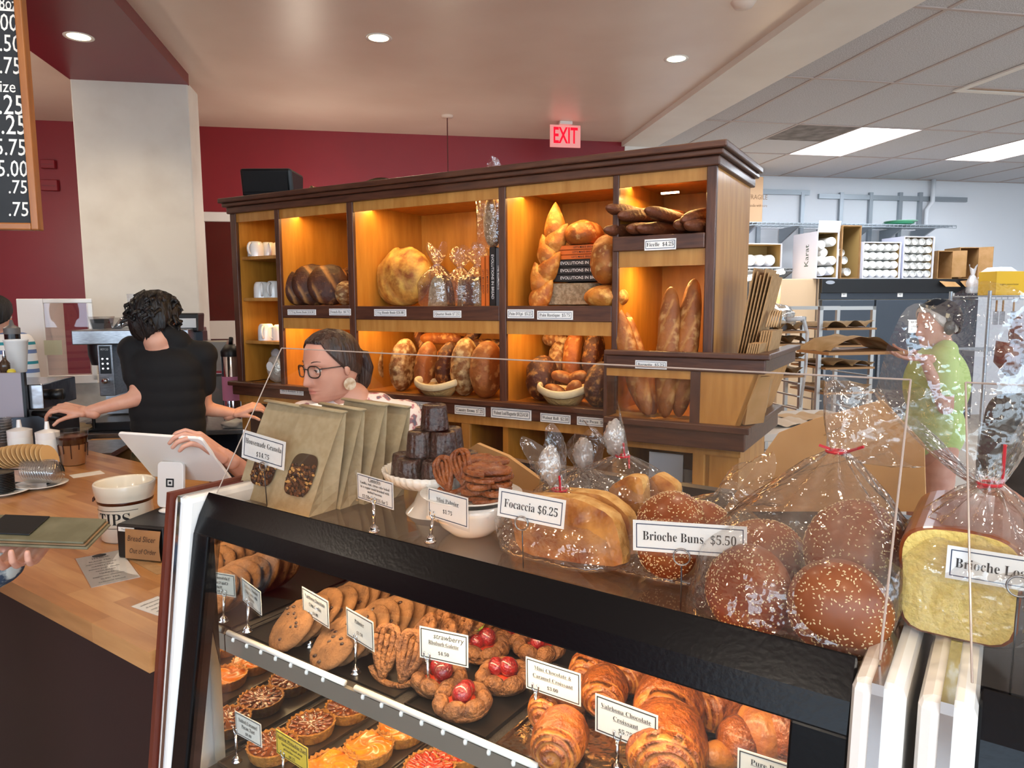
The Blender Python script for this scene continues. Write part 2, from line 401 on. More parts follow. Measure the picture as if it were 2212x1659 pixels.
# warm light well in the tiled ceiling
P = R.onz(2085, 190, ZD)
sw = thing('skylight_well', 'warm lit recess in the tiled ceiling at the frame edge', 'light well', M=RM @ T(P.x, P.y - 1.2, ZD))
wb = MB()
for x0, y0, x1, y1 in ((-.02, 0, 0, 1.2), (1.0, 0, 1.02, 1.2), (0, 1.2, 1, 1.22), (0, -.02, 1, 0)): wb.box(x0, y0, -.012, x1, y1, .5)
wb.box(-.02, -.02, .5, 1.02, 1.22, .52)
wb.build('well_wall', mat('peach_paint', 'e8b48a', .7), sw)
fb = MB()
for x0, y0, x1, y1 in ((-.06, -.06, 0, 1.26), (1, -.06, 1.06, 1.26), (0, 1.2, 1, 1.26), (0, -.06, 1, 0)): fb.box(x0, y0, -.016, x1, y1, -.003)
fb.build('rim', M_['white'], sw)
lamp('well_bulb', 'POINT', RM @ V((P.x + .5, P.y - .6, ZD + .3)), 14, (1, .62, .3), size=.06)
for o in [x for x in kc.children if x.name.startswith('ceiling_tile')]:
    q = o.matrix_local.translation
    if P.x - .3 < q.x + TU / 2 < P.x + 1.1 and P.y - 1.4 < q.y + TV / 2 < P.y + .2: bpy.data.objects.remove(o)
# recessed downlights
def downlight(px, py, z, e, label):
    p = atz(px, py, z); t = thing('downlight', label, 'ceiling light', loc=(p.x, p.y, z), group='recessed downlights')
    MB().lathe([(.062, -.001), (.082, -.004), (.084, 0), (.07, .004)], 28, caps=False).build('trim_ring', M_['enamel'], t, smooth=True)
    MB().lathe([(.0, -.0005), (.063, -.0015)], 28, caps=False).build('lens', emitter('downlight_lens', 'ffe3b0', 9), t)
    lamp('downlight_bulb', 'SPOT', (p.x, p.y, z - .02), e, (1, .8, .56), rot=(0, 0, 0), spot=140, blend=.8, size=.06)
downlight(818, 82, ZC, 70, 'round lit downlight in the cream ceiling above the bread case')
downlight(1461, 127, ZC, 70, 'round lit downlight in the cream ceiling beside the pale beam')
downlight(170, 79, 3.2, 55, 'round lit downlight in the dark red soffit')
for x, y in ((-.9, 1.6), (.6, 2.2), (.1, -.8), (-2.2, 3.0)): lamp('downlight_bulb', 'SPOT', (x, y, ZC - .02), 60, (1, .84, .64), rot=(0, 0, 0), spot=140, blend=.8, size=.06)
# exit sign hung from the ceiling
p = atz(1221, 268, ZC - .02); t = thing('exit_sign', 'red lettered exit sign hanging from the cream ceiling', 'sign', M=T(p.x, p.y, ZC) @ RZ(10.3))
MB().box(-.06, -.04, -.03, .06, .04, 0).build('canopy', M_['enamel'], t, bevel=.005)
MB().box(-.145, -.006, -.23, .145, .006, -.03).build('panel', mat('frosted_pink_acrylic', 'f0c4c0', .3, emit='ff5a50', es=.35), t, bevel=.003)
letters(t, [('EXIT', .20, 0, 0, .23, dict(plain=1, off=.02))], emitter('exit_letters', 'ff1226', 2.2), T(0, -.0065, -.13) @ RX(90))
# pendant cable, smoke detector, thermostat boxes
p = atz(966, 250, ZC); t = thing('pendant_cord', 'thin dark pendant cord hanging from a ceiling rose', 'cord', loc=(p.x, p.y, ZC))
MB().lathe([(.0, -.02), (.05, -.016), (.055, 0)], 20).build('ceiling_rose', M_['ceil'], t, smooth=True)
MB().tube([(0, 0, -.01), (0, 0, -1.3)], .005, 6).build('cable', mat('brown_cable', '5a2018', .5), t)
MB().lathe([(.06, -1.42), (.05, -1.36), (.03, -1.3), (.015, -1.27)], 20, caps=False).build('lamp_shade', film('opal_shade', 'fff0d8', .2, .1, haze=.5), t, smooth=True); MB().ell((0, 0, -1.38), (.025, .025, .03), 14, 10).build('bulb', emitter('pendant_bulb', 'ffcf8a', 12), t, smooth=True)
PEND_FILL = [(p.x, p.y, ZC - 1.38)] + [tuple(R.w(u, v, 2.3)) for u, v in ((-.6, 6.5), (-3.2, 5.2), (.4, -1.6), (-1.6, -.6), (-3.4, 1.4), (1.6, .4))]  # bulb on the cord, then unseen fill lights added to brighten the ceiling
for k, q in enumerate(PEND_FILL): lamp('pendant_and_fill', 'POINT', q, 17 if k < 2 else 34, (1, .85, .68), size=.08)
p = atz(1606, 4, ZC); tag(MB().lathe([(0, -.035), (.05, -.03), (.065, -.008), (.07, 0)], 24).build('smoke_detector', M_['ceil'], smooth=True, M=T(p.x, p.y, ZC)), 'round smoke detector on the ceiling at the top edge', 'smoke detector')
for (x0, y0, x1, y1), lb in (((92, 347, 122, 365), 'small red painted wall box, the upper one beside the menu board'), ((93, 390, 128, 413), 'red painted wall box, the lower one beside the menu board')):
    a, c = R.onv(x0, y1, VB), R.onv(x1, y0, VB)
    t = thing('wall_box', lb, 'wall box', M=RM @ T((a.x + c.x) / 2, VB, (a.z + c.z) / 2), group='red wall boxes'); w, h = abs(c.x - a.x) / 2, abs(c.z - a.z) / 2
    MB().box(-w, -.05, -h, w, 0, h).build('cover', M_['red'], t, bevel=.006); MB().box(-w * .8, -.052, -h * .15, w * .8, -.05, -h * .05).build('seam', M_['darkred'], t)
# ================================================================ pastry case (frame D: u along the front, v away from the customer)
ZS = 1.20                                               # glass top the goods stand on
def vg(z): return -.03 - (1.163 - z) * .16             # front glass line
dc = thing('display_case', 'black framed pastry case with slanted front glass and white end panels', 'display case', M=DM)
def end_panel(par, u0, u1, zt=1.235):
    poly = [(-.042, zt), (vg(.3) - .03, .02), (.62, .02), (.62, zt)]
    e = MB().prism(poly, u0, u1).build('end_panel', M_['enamel'], par, bevel=.012)
    um = (u0 + u1) / 2; w = .0055
    MB().prism([(-.045, zt + .002), (-.045, zt - .01), (vg(.3) - .034, .02), (vg(.3) - .03, .02), (-.04, zt - .012), (.6, zt - .012), (.6, zt + .003)], um - w, um + w).build('chrome_strip', M_['chrome'], e)
    return e
end_panel(dc, -.05, .0); end_panel(dc, 1.215, 1.265)
MB().prism([(-.048, 1.24), (vg(.3) - .04, .02), (.62, .02), (.62, 1.24)], -.064, -.051).build('wood_side', wood('cherry_board', '6a2a16', '551e10', stretch=(4, 4, .4)), dc)
prof = [(0.004, 1.24), (-.0205, 1.197), (-.034, 1.163), (-.026, 1.163), (-.012, 1.19), (.004, 1.19)]
MB().prism(prof, .0, 1.215).build('top_frame', M_['black'], dc, bevel=.003)
for u0, u1 in ((.0, .05), (1.155, 1.215)):
    MB().prism([(-.034, 1.165), (vg(.1) - .006, .1), (vg(.1) + .03, .1), (.0, 1.165)], u0, u1).build('stile', M_['black'], dc, bevel=.003)
MB().hexa([(.05, vg(.3), .3), (1.155, vg(.3), .3), (1.155, vg(.3) + .004, .3), (.05, vg(.3) + .004, .3)], [(.05, vg(1.165), 1.165), (1.155, vg(1.165), 1.165), (1.155, vg(1.165) + .004, 1.165), (.05, vg(1.165) + .004, 1.165)]).build('front_glass', M_['glass'], dc)
MB().box(.0, .0, ZS - .006, 1.215, .62, ZS).build('glass_top', film('worktop_glass', 'f8efe2', .03, .02, haze=.03), dc)
ib = MB(); ib.box(.012, -.02, .3, .05, .6, 1.19)
ib.build('mirror_panel', M_['mirror'], dc)
MB().box(1.155, -.02, .3, 1.2, .6, 1.19).build('mirror_panel', M_['mirror'], dc)
MB().box(.05, .58, .3, 1.155, .6, 1.19).build('back_door', mat('smoked_door', '3a2a1c', .25), dc)
MB().box(.0, .6, ZS - .05, 1.215, .63, 1.235).build('rear_rail', M_['darksteel'], dc)
for z in (1.0, ): pass
sh = MB().box(.052, .0, .925, 1.153, .36, .945).build('shelf', mat('dark_shelf_mat', '241c18', .6, bump=.4, bscale=400), dc)
MB().box(.052, -.008, .915, 1.153, .0, .95).build('shelf_lip', mat('grey_lip', '7c766e', .4, .3), sh)
for u0, u1 in ((.06, .405), (.432, .808), (.835, 1.15)):
    rl = MB().tube([(u0, -.006, .957), (u1, -.006, .957)], .0055, 10); n = int((u1 - u0) / .045)
    for k in range(n): rl.ell((u0 + .02 + k * .045, -.006, .948), (.004, .007, .006), 8, 6)
    rl.build('price_rail', M_['enamel'], sh, smooth=True)
for u in (.09, .6, 1.1): MB().box(u, .05, .87, u + .012, .34, .925).build('bracket', mat('amber_bracket', '8a4a1c', .5), sh)
MB().box(.052, vg(.7) + .02, .66, 1.153, .58, .69).build('deck', mat('dark_deck', '2a211b', .45), dc)
MB().prism([(vg(.3) - .01, .02), (.6, .02), (.6, .3), (vg(.3) - .01, .3)], .0, 1.215).build('base', M_['enamel'], dc)
# lamps of the case: a tube under the top frame and one under the shelf
for v, z, e, n in ((.02, 1.175, 5.5, 'upper'), (.03, .905, 2.8, 'lower')):
    MB().tube([(.09, v, z + .008), (1.12, v, z + .008)], .006, 10).build('lamp_tube', emitter('case_tube', 'ffc67a', 14), dc)
    lamp('case_lamp', 'AREA', DM @ V((.6, v, z)), e, (1, .72, .42), size=1.05, size_y=.03, aim=DM @ V((.6, v + .14, z - .3)))
lamp('case_lamp', 'AREA', DM @ V((.6, .32, .90)), 2.6, (1, .70, .38), size=1.05, size_y=.03, aim=DM @ V((.6, .25, .6)))
# second case to its right
dd = thing('display_case', 'black pastry case at the frame edge, white panel with chrome strip at its end', 'display case', M=DM @ T(1.275, 0, 0))
end_panel(dd, 0, .05)
MB().prism([(q[0], q[1]) for q in prof], .05, 1.2).build('top_frame', M_['black'], dd, bevel=.003)
MB().prism([(-.034, 1.165), (vg(.1) - .006, .1), (.0, .1), (.0, 1.165)], .05, 1.2).build('front_panel', M_['black'], dd, bevel=.003)
MB().box(.05, 0, ZS - .02, 1.2, .62, ZS).build('top', M_['black'], dd)
MB().box(.05, .0, .02, 1.2, .6, ZS - .02).build('body', M_['blackm'], dd)
# sneeze guards
def guard(u0, u1, label, posts):
    t = thing('sneeze_guard', label, 'sneeze guard', M=DM, group='clear sneeze guards')
    q = [(u0, .004, 1.2405), (u1, .004, 1.2405), (u1 - .005, .198, 1.523), (u0 - .03, .198, 1.523)]
    n = V((0, -.82, .57)) * .005
    MB().add(q, [(0, 1, 2, 3)]).build('pane', M_['guard'], t)
    MB().tube([q[3], q[2]], .0013, 6).tube([q[0], q[3]], .0012, 6).tube([q[1], q[2]], .0014, 6).build('polished_edge', M_['edge'], t)
    return t
guard(.03, 1.235, 'clear leaning sneeze guard over the pastry case', 1)
guard(1.318, 2.3, 'clear sneeze guard of the right-hand case at the frame edge', 1)

# ================================================================ bread case (frame B)
bc = thing('bread_case', 'tall wooden bread case with dark cornice and lit compartments', 'bread case', M=BMx)
DEP = .52
cols = [(.019, .317), (.348, .812), (.851, 1.662), (1.696, 2.174), (2.199, 2.532)]
st = [(-.022, .019), (.317, .348), (.812, .851), (1.662, 1.696), (2.174, 2.199), (2.532, 2.568)]
for k, (a, c) in enumerate(st):
    MB().box(a, -.02, 1.2 if k < 5 else 1.2, c, .0, 2.11).build('stile', M_['walnutv'], bc, bevel=.003)
    if 0 < k < 5: MB().box(a + .004, .0, .2, c - .004, DEP, 2.11).build('divider', M_['oakin'], bc)
cor = MB()
for z0, z1, o in ((2.10, 2.135, .012), (2.135, 2.155, .028), (2.155, 2.18, .042)): cor.box(-.022 - o, -.02 - o, z0, 2.568 + o, DEP + .04, z1)
cor.build('cornice', M_['walnut'], bc, bevel=.005)
MB().box(-.018, .0, .1, .015, DEP + .02, 2.11).build('side_panel', M_['walnutv'], bc)
MB().box(2.536, .0, .1, 2.564, DEP + .02, 2.11).build('side_panel', M_['oak'], bc); MB().box(.0155, .002, 1.2, .0195, DEP, 2.09).build('side_lining', M_['oakin'], bc)
MB().box(0, DEP, .1, 2.55, DEP + .02, 2.11).build('back_panel', M_['oakin'], bc)
MB().box(0, 0, 2.09, 2.55, DEP, 2.105).build('ceiling_board', M_['oakin'], bc)
for k, (a, c) in enumerate(cols):                       # pale fascias under the cornice
    MB().box(a, -.012, 2.055, c, .0, 2.1).build('fascia', M_['oak'], bc)
# shelves with walnut rails and fascia
for k, zs in ((1, 1.61), (2, 1.605), (3, 1.605)):
    a, c = cols[k]
    MB().box(a, .0, zs - .02, c, DEP, zs).build('shelf', M_['oakin'], bc)
    MB().box(a, -.018, zs - .06, c, .0, zs + .004).build('shelf_rail', M_['walnut'], bc, bevel=.003)
    MB().box(a, -.012, zs - .115, c, .0, zs - .06).build('fascia', M_['oak'], bc)
for z in (1.425, 1.655, 1.875):
    a, c = cols[0]; MB().box(a, .01, z - .018, c, DEP, z).build('shelf', M_['oak'], bc, bevel=.003)
a, c = cols[4]
MB().box(a - .02, -.03, 1.815, c + .0, DEP, 1.87).build('shelf_rail', M_['walnut'], bc, bevel=.003)
MB().box(a, -.012, 1.755, c, .0, 1.815).build('fascia', M_['oak'], bc)
# bottom shelf, ledge and the open cupboards under it
MB().box(0, 0, 1.175, 2.55, DEP, 1.195).build('shelf', M_['oakin'], bc)
lg = MB()
for z0, z1, o in ((1.13, 1.18, .02), (1.18, 1.203, .038)): lg.box(-.022 - o, -.02 - o, z0, 2.19, .0, z1)
lg.build('ledge', M_['walnut'], bc, bevel=.004)
MB().box(-.01, -.022, 1.09, 2.56, .0, 1.13).build('fascia', M_['oak'], bc)
for a in (0.0, .72, 1.46, 2.505): MB().box(a, -.02, .05, a + .045, .0, 1.09).build('cupboard_stile', M_['oak'], bc, bevel=.003)
for a in (.34, 1.46): MB().box(a, .0, .05, a + .03, DEP, 1.09).build('cupboard_divider', M_['oakin'], bc)
for z in (.12, .62, ): MB().box(0, .02, z - .02, 2.55, DEP, z).build('cupboard_shelf', M_['oak'], bc)
MB().box(2.55, -.0, .05, 2.67, DEP * .9, 1.12).build('bin_pedestal', M_['oak'], bc)
# glazed baguette bin standing out from the case and past its right end
bn = MB()
bU0, bU1, bU2, bF = 2.19, 2.70, 2.80, -.10
def ring(z0, z1, o, u1, uo=0): bn.box(bU0, bF - o, z0, u1 + o, bF, z1).box(u1 - .02, bF, z0, u1 + o, .52, z1)
ring(1.375, 1.425, .012, bU1 + .06); ring(1.425, 1.445, .03, bU1 + .06); ring(1.10, 1.165, .012, bU1); ring(1.165, 1.19, .03, bU1)
bn.build('bin_ledge', M_['walnut'], bc, bevel=.004)
MB().box(bU0, bF, 1.345, 2.52, bF + .012, 1.376).build('bin_rail', M_['oak'], bc)
MB().box(2.515, bF - .004, 1.19, 2.55, bF + .012, 1.376).build('bin_stile', M_['walnutv'], bc)
MB().prism([(2.55, 1.19), (bU1 - .01, 1.19), (bU1 + .05, 1.376), (2.55, 1.376)], bF, bF + .012, 'y').build('bin_front', M_['oak'], bc)
MB().hexa([(bU1 - .025, bF, 1.19), (bU1 - .01, bF, 1.19), (bU1 - .01, .5, 1.19), (bU1 - .025, .5, 1.19)], [(bU1 + .035, bF, 1.376), (bU1 + .05, bF, 1.376), (bU1 + .05, .5, 1.376), (bU1 + .035, .5, 1.376)]).build('bin_side', M_['oak'], bc)
MB().box(bU0, bF, 1.165, bU1 - .01, .5, 1.185).build('bin_floor', M_['oak'], bc)
MB().box(bU0 + .002, bF + .004, 1.19, 2.515, bF + .008, 1.346).build('bin_glass', M_['glass'], bc)
MB().box(bU0 - .012, bF, 1.1, bU0, 0, 1.44).build('bin_end', M_['walnutv'], bc)
MB().box(bU0, -.022, 1.06, bU1 - .02, -.0, 1.10).build('fascia', M_['oak'], bc)
# warm LED strips inside the compartments
def led(u, v, z, e, ln=.08, show=True):
    t = MB().box(-ln / 2, -.006, -.006, ln / 2, .006, .0); t.build('led_strip', M_['ledwarm'], bc, M=T(u, v, z))
    lamp('case_led', 'AREA', BMx @ V((u, v, z - .01)), e, (1, .61, .2), size=max(ln * 2.5, .12), size_y=.05, rot=(0, 0, B.a))
LEDE = 3.4
led(.56, .10, 2.085, LEDE * .8, .3); led(1.1, .10, 2.085, LEDE, .5); led(1.5, .12, 2.085, LEDE * .6, .3); led(1.9, .10, 2.085, LEDE, .3); led(2.34, .16, 2.05, LEDE * .8, .07)
led(.52, .08, 1.578, LEDE * .8, .3); led(1.05, .08, 1.573, LEDE, .5); led(1.85, .08, 1.573, LEDE * .8, .3); led(2.33, .12, 1.80, LEDE * .8, .04)
# ================================================================ price cards
def dirD(u, v, z=0): return D.u * u + D.v * v + V((0, 0, z))
def card_pose(c, v, fr=D, yaw=None):
    """pose of an upright rectangle from its four photo corners (tl, tr, br, bl), its middle on the plane v of a frame"""
    cx = sum(p[0] for p in c) / 4; cy = sum(p[1] for p in c) / 4
    C = fr.w(*fr.onv(cx, cy, v)); best = None
    for k in ([yaw] if yaw is not None else range(-70, 71, 2)):
        a = math.radians(k); n = -fr.v * math.cos(a) + fr.u * math.sin(a)
        if n.dot(CAM - C) <= .05: continue
        q = []
        for x, y in c:
            d = ray(x, y); q.append(CAM + d * ((C - CAM).dot(n) / d.dot(n)))
        ex = (q[1] - q[0] + q[2] - q[3]) / 2; ey = (q[0] - q[3] + q[1] - q[2]) / 2
        e = abs(ex.z) / ex.length + .3 * abs(ex.dot(ey)) / ex.length / ey.length
        if best is None or e < best[0]: best = (e, n, ex, ey)
    e, n, ex, ey = best; x = ex.normalized(); y = n.cross(x)
    return Matrix(((x.x, y.x, n.x, C.x), (x.y, y.y, n.y, C.y), (x.z, y.z, n.z, C.z), (0, 0, 0, 1))), ex.length, abs(ey.dot(y))

def card(t, w, h, lines, M, m=None, ink=None, double=True, sleeve=.006, inset=.09):
    MB().box(-w / 2, -h / 2, -.0004, w / 2, h / 2, .0004).build('card', m or M_['card'], t, M=M)
    b = MB(); border(b, w - h * inset, h * (1 - inset), h * .03)
    if double: border(b, w - h * inset * 1.7, h * (1 - inset * 1.7), h * .008)
    b.build('printed_border', ink or M_['ink'], t, M=M @ T(0, 0, .0008))
    letters(t, [(a, s * h, x * w, y * h, f * w, *o) for a, s, x, y, f, *o in lines], M_['ink'], M @ T(0, 0, .0010))
    if sleeve: MB().box(-w / 2 - sleeve, -h / 2 - sleeve, .0014, w / 2 + sleeve, h / 2 + sleeve, .0018).build('clear_sleeve', M_['lam'], t, M=M)

def holder_case(t, M, h, base):                         # chrome foot, stem and two-pronged clip
    x = M.inverted() @ base; b = MB(); zt = (M @ V((x.x, -h / 2 + .004, 0)))
    b.lathe([(.0, 0), (.0105, 0), (.0105, .003), (.007, .005), (.0085, .008), (.0055, .011), (.0035, .013)], 16, c=base)
    b.tube([base + V((0, 0, .01)), zt - V((0, 0, .006))], .0028, 8)
    b.build('stem', M_['chrome'], t, smooth=True, M=Matrix())
    c = MB(); ax = (M.to_3x3() @ V((1, 0, 0))).normalized(); n = (M.to_3x3() @ V((0, 0, 1))).normalized()
    for s in (-1, 1): c.tube([zt - V((0, 0, .007)), zt + ax * (.005 * s) - V((0, 0, .003)), zt + ax * (.006 * s) + V((0, 0, .004)), zt + ax * (.004 * s) + V((0, 0, .008)) + n * .002], .0016, 6)
    c.build('clip', M_['chrome'], t, smooth=True, M=Matrix())

def holder_ring(t, top, base, n, r=.011):               # wire coil on a thin post
    b = MB().tube([base, top - V((0, 0, r))], .0011, 6); n = V(n).normalized(); x = V((0, 0, 1)).cross(n).normalized()
    b.build('post', M_['darksteel'], t, smooth=True, M=Matrix())
    MB().tube([top + x * (math.cos(a) * r) + V((0, 0, math.sin(a) * r)) + n * (.002 * a / 6.3 + .002) for a in [k * PI / 10 for k in range(-5, 25)]], .0012, 6).build('wire_ring', M_['steel'], t, smooth=True, M=Matrix())

U_ = dict(under=1)
case_signs = [
 ('cookie with walnuts', [(518.6, 1244.8), (558.5, 1275), (569, 1332.5), (527.6, 1299)], (535, 1365), .957, [('Valrhona Chocolate', .17, 0, .28, .86, U_), ('Chip Cookie with', .17, 0, .06, .8, U_), ('Walnuts', .17, 0, -.15, .5, U_), ('$4.25', .15, 0, -.34, .3)], None),
 ('chocolate chip cookies', [(649.7, 1267), (710, 1297.4), (710.3, 1359.6), (655, 1321)], (670, 1397), .947, [('Valrhona Chocolate', .17, 0, .25, .86, U_), ('Chip Cookie', .17, 0, 0, .6, U_), ('$4.00', .16, 0, -.28, .3)], None),
 ('palmiers', [(743.8, 1308.6), (803.4, 1343), (809.8, 1409), (752.4, 1374)], (768, 1455), .947, [('Palmier', .17, 0, .2, .45, U_), ('$3.50', .16, 0, -.18, .3)], None),
 ('strawberry rhubarb galettes', [(905, 1350), (1010.5, 1374.5), (1011, 1441), (907, 1421)], (928, 1503), .95, [('strawberry', .24, .1, .28, .62, dict(plain=1, shear=.15)), ('Rhubarb Galette', .17, 0, .06, .62, U_), ('$4.50', .16, 0, -.24, .22)], None),
 ('mini chocolate croissants', [(1133.8, 1417), (1251, 1454.6), (1255, 1526.6), (1136, 1485.5)], (1158, 1572), .95, [('Mini Chocolate &', .17, 0, .25, .72, U_), ('Caramel Croissant', .17, 0, .0, .74, U_), ('$3.00', .16, 0, -.27, .22)], None),
 ('chocolate croissants', [(1285.4, 1496.8), (1420, 1546), (1418, 1631), (1283, 1577.5)], (1333, 1665), .95, [('Valrhona Chocolate', .17, 0, .25, .8, U_), ('Croissant', .17, 0, .02, .4, U_), ('$5.75', .16, 0, -.25, .22)], None),
 ('butter croissants', [(1592, 1614), (1740, 1662), (1738, 1747), (1590, 1697)], (1650, 1795), .95, [('Pure Butter', .2, 0, .25, .6, U_), ('Croissant', .17, 0, .02, .4, U_), ('$5.00', .16, 0, -.25, .22)], None),
 ('pecan tarts', [(506.8, 1535), (565, 1565), (564, 1614.7), (510, 1584)], (512, 1645), .70, [('Salted Caramel', .19, 0, .22, .7, U_), ('Pecan Tart', .19, 0, -.02, .5, U_), ('$8.00', .17, 0, -.28, .25)], None),
 ('apricot tarts', [(595, 1571.6), (667, 1619.5), (663, 1666), (597.7, 1627.4)], (612, 1690), .69, [('Apricot Pistachio Tart', .2, 0, .26, .9, U_), ('Apricots baked atop', .15, 0, .04, .7), ('pistachio cream', .15, 0, -.13, .6), ('$8.25', .16, 0, -.33, .25)], 'yellowcard'),
]
for nm, cs, bs, zb, ln, mm in case_signs:
    bp = atz(*bs, zb); lv = D.loc(bp)
    t = thing('price_sign', f'{"yellow" if mm else "white"} price card on a chrome stem in front of the {nm}', 'sign', loc=(0, 0, 0), group='price cards in the pastry case')
    M, w, h = card_pose(cs, lv.y); w = min(w, .105)
    card(t, w, h, ln, M, M_[mm] if mm else None, double=False, sleeve=.004); holder_case(t, M, h, bp)

top_signs = [
 ('Housemade Granola card on a wire ring before the granola bags', [(531.7, 930.5), (627.6, 957.6), (602, 1014), (514, 984.6)], .10, 8, (573, 1006), 'ring', [('Housemade Granola', .27, 0, .15, .84), ('$14.75', .24, 0, -.22, .3)]),
 ('small cake description card on a chrome clip before the cake stand', [(773.8, 1021), (851.4, 1044.5), (845.5, 1099.8), (768.7, 1075)], .095, None, (808, 1150), 'clip', [('Cannelés', .2, 0, .36, .36, U_), ('Vanilla, rum, citrus cake baked', .14, 0, .18, .88), ('in a copper mold brushed with', .14, 0, .03, .88), ('melted beeswax', .14, 0, -.12, .46), ('$3.50each/$16 for 5', .19, 0, -.34, .76)]),
 ('mini palmier price card on a chrome clip before the white bowl', [(928, 1052.4), (1014, 1077.6), (1006, 1139.5), (920.8, 1114.3)], .11, None, (930, 1172), 'clip', [('Mini Palmier', .19, 0, .18, .56, U_), ('$1.75', .19, 0, -.18, .25)]),
 ('focaccia price card on a wire ring before the bagged focaccia', [(1080.8, 1058.7), (1225, 1076), (1213, 1148), (1069, 1107.5)], .10, 12, (1130, 1128), 'ring', [('Focaccia $6.25', .42, 0, 0, .8)]),
 ('brioche buns price card on a wire ring before the bagged buns', [(1362.3, 1123.7), (1611.6, 1136), (1610, 1208), (1367, 1186.7)], .09, 18, (1473, 1200), 'ring', [('Brioche Buns  $5.50', .42, 0, 0, .82)]),
 ('brioche loaf price card cut off by the frame edge', [(2045, 1176), (2345, 1224), (2335, 1297), (2032, 1247)], .09, 5, (2200, 1262), 'ring', [('Brioche Loaf  $9.00', .42, 0, 0, .86)]),
]
for lb, cs, v, yaw, pt, kind, ln in top_signs:
    t = thing('price_sign', lb, 'sign', group='price cards on the case top')
    M, w, h = card_pose(cs, v, yaw=yaw); card(t, w, h, ln, M, M_['cardw'], M_['inkblue'], double=False, sleeve=.005, inset=.2 if kind == 'ring' else .08)
    if kind == 'ring':
        q = D.w(*D.onv(pt[0], pt[1], v)); holder_ring(t, q + M.to_3x3() @ V((0, 0, .004)), V((q.x, q.y, ZS)), M.to_3x3() @ V((0, 0, 1)), .011 if 'Granola' not in lb else .009)
    else:
        q = D.w(*D.onv(pt[0], pt[1], v)); holder_case(t, M, h, V((q.x, q.y, ZS)))

# ================================================================ pastry makers
PM = {}
PM['cookie'] = mat('baked_cookie', '7c5430', .85, col2='5c3c20', scale=35, lo=.35, hi=.7, bump=.6, bscale=70)
PM['choc'] = mat('chocolate_chip', '2c150b', .4)
PM['crust'] = mat('flaky_pastry', '9c5216', .4, col2='6a2e0a', scale=38, lo=.3, hi=.72, bump=.9, bscale=90, coat=.2)
PM['crust2'] = mat('pale_pastry_layer', 'b9752c', .5, col2='8e4c16', scale=40, bump=.4, bscale=90, coat=.15)
PM['sugar'] = mat('sugared_pastry', '8e5a2c', .65, col2='5a3419', scale=45, lo=.3, hi=.7, bump=.9, bscale=120)
PM['shell'] = mat('tart_shell', 'b07428', .75, col2='8e5518', scale=60, bump=.5, bscale=120)
PM['pecan'] = mat('glazed_pecan', '6b2d0d', .15, col2='8f4616', scale=80, coat=.8)
PM['caramel'] = mat('caramel', '6e340c', .25, coat=.5)
PM['apricot'] = mat('apricot_glaze', 'c8620a', .3, col2='dc8218', scale=35, bump=.4, bscale=50, coat=.6)
PM['rhubarb'] = mat('rhubarb_glaze', 'a8200f', .25, col2='c84a22', scale=60, coat=.7)
PM['straw'] = mat('glazed_strawberry', '6e0508', .15, col2='900a0c', scale=120, bump=.5, bscale=260, coat=.9)
PM['leaf'] = mat('strawberry_leaf', '7f9a35', .5)
PM['canele'] = mat('dark_caramelised_crust', '3a170b', .3, col2='220c06', scale=60, bump=.5, bscale=140, coat=.35)
PM['bun'] = mat('brioche_crust', '9a4f18', .42, col2='6e2f0e', scale=7, lo=.3, hi=.6, coat=.08)
PM['seed'] = mat('sesame_seed', 'e6d3a8', .5)
PM['crumb'] = mat('brioche_crumb', 'e8cf7c', .8, col2='dfc067', scale=40, bump=.6, bscale=110)
PM['loafcrust'] = mat('dark_loaf_crust', '6a2f10', .35, col2='8a4518', scale=14, coat=.25)
PM['foc'] = mat('focaccia_top', '8a4a18', .45, col2='c98d46', scale=22, lo=.35, hi=.65, bump=.8, bscale=30, coat=.2)
PM['focside'] = mat('focaccia_crumb', 'd9b070', .8, col2='b9843f', scale=40, bump=.6, bscale=80)
PM['granola'] = mat('granola', '7a4a22', .7, col2='4e2a12', scale=120, bump=1, bscale=160)
PM['granola2'] = mat('oat_flake', 'b98a4a', .7)
PM['raisin'] = mat('raisin', '2a1510', .5)

def cookie_mesh(seed, r=.06):
    b = MB(); rr = random.Random(seed)
    prof = [(0, .009), (.35, .0095), (.7, .008), (.9, .0055), (.985, .001), (1, -.003), (.97, -.006), (.7, -.007), (0, -.007)]
    def f(i, j):
        k = j * (len(prof) - 1); a = 2 * PI * i; k0 = min(int(k), len(prof) - 2); q = k - k0
        R_, z = prof[k0][0] * (1 - q) + prof[k0 + 1][0] * q, prof[k0][1] * (1 - q) + prof[k0 + 1][1] * q
        d = V((math.cos(a), math.sin(a), 0)); e = 1 + .05 * nz(d, 1.4, seed)
        return (d.x * R_ * r * e, d.y * R_ * r * e, z + .0025 * nz((d.x * R_ * 4, d.y * R_ * 4, 0), 1.3, seed))
    b.grid(f, 32, 16, wu=True)
    for _ in range(9):
        a, q = rr.uniform(0, 6.3), rr.uniform(.1, .8) * r; b.ell((q * math.cos(a), q * math.sin(a), .0085), (.006, .0035, .002), 8, 5, mi=1)
    return b.mesh('cookie', [PM['cookie'], PM['choc']], smooth=True)

def ox(n, up, p):                                       # axes: z -> n, y -> up as near as may be
    n = V(n).normalized(); x = V(up).cross(n).normalized(); y = n.cross(x)
    return Matrix(((x.x, y.x, n.x, p[0]), (x.y, y.y, n.y, p[1]), (x.z, y.z, n.z, p[2]), (0, 0, 0, 1)))

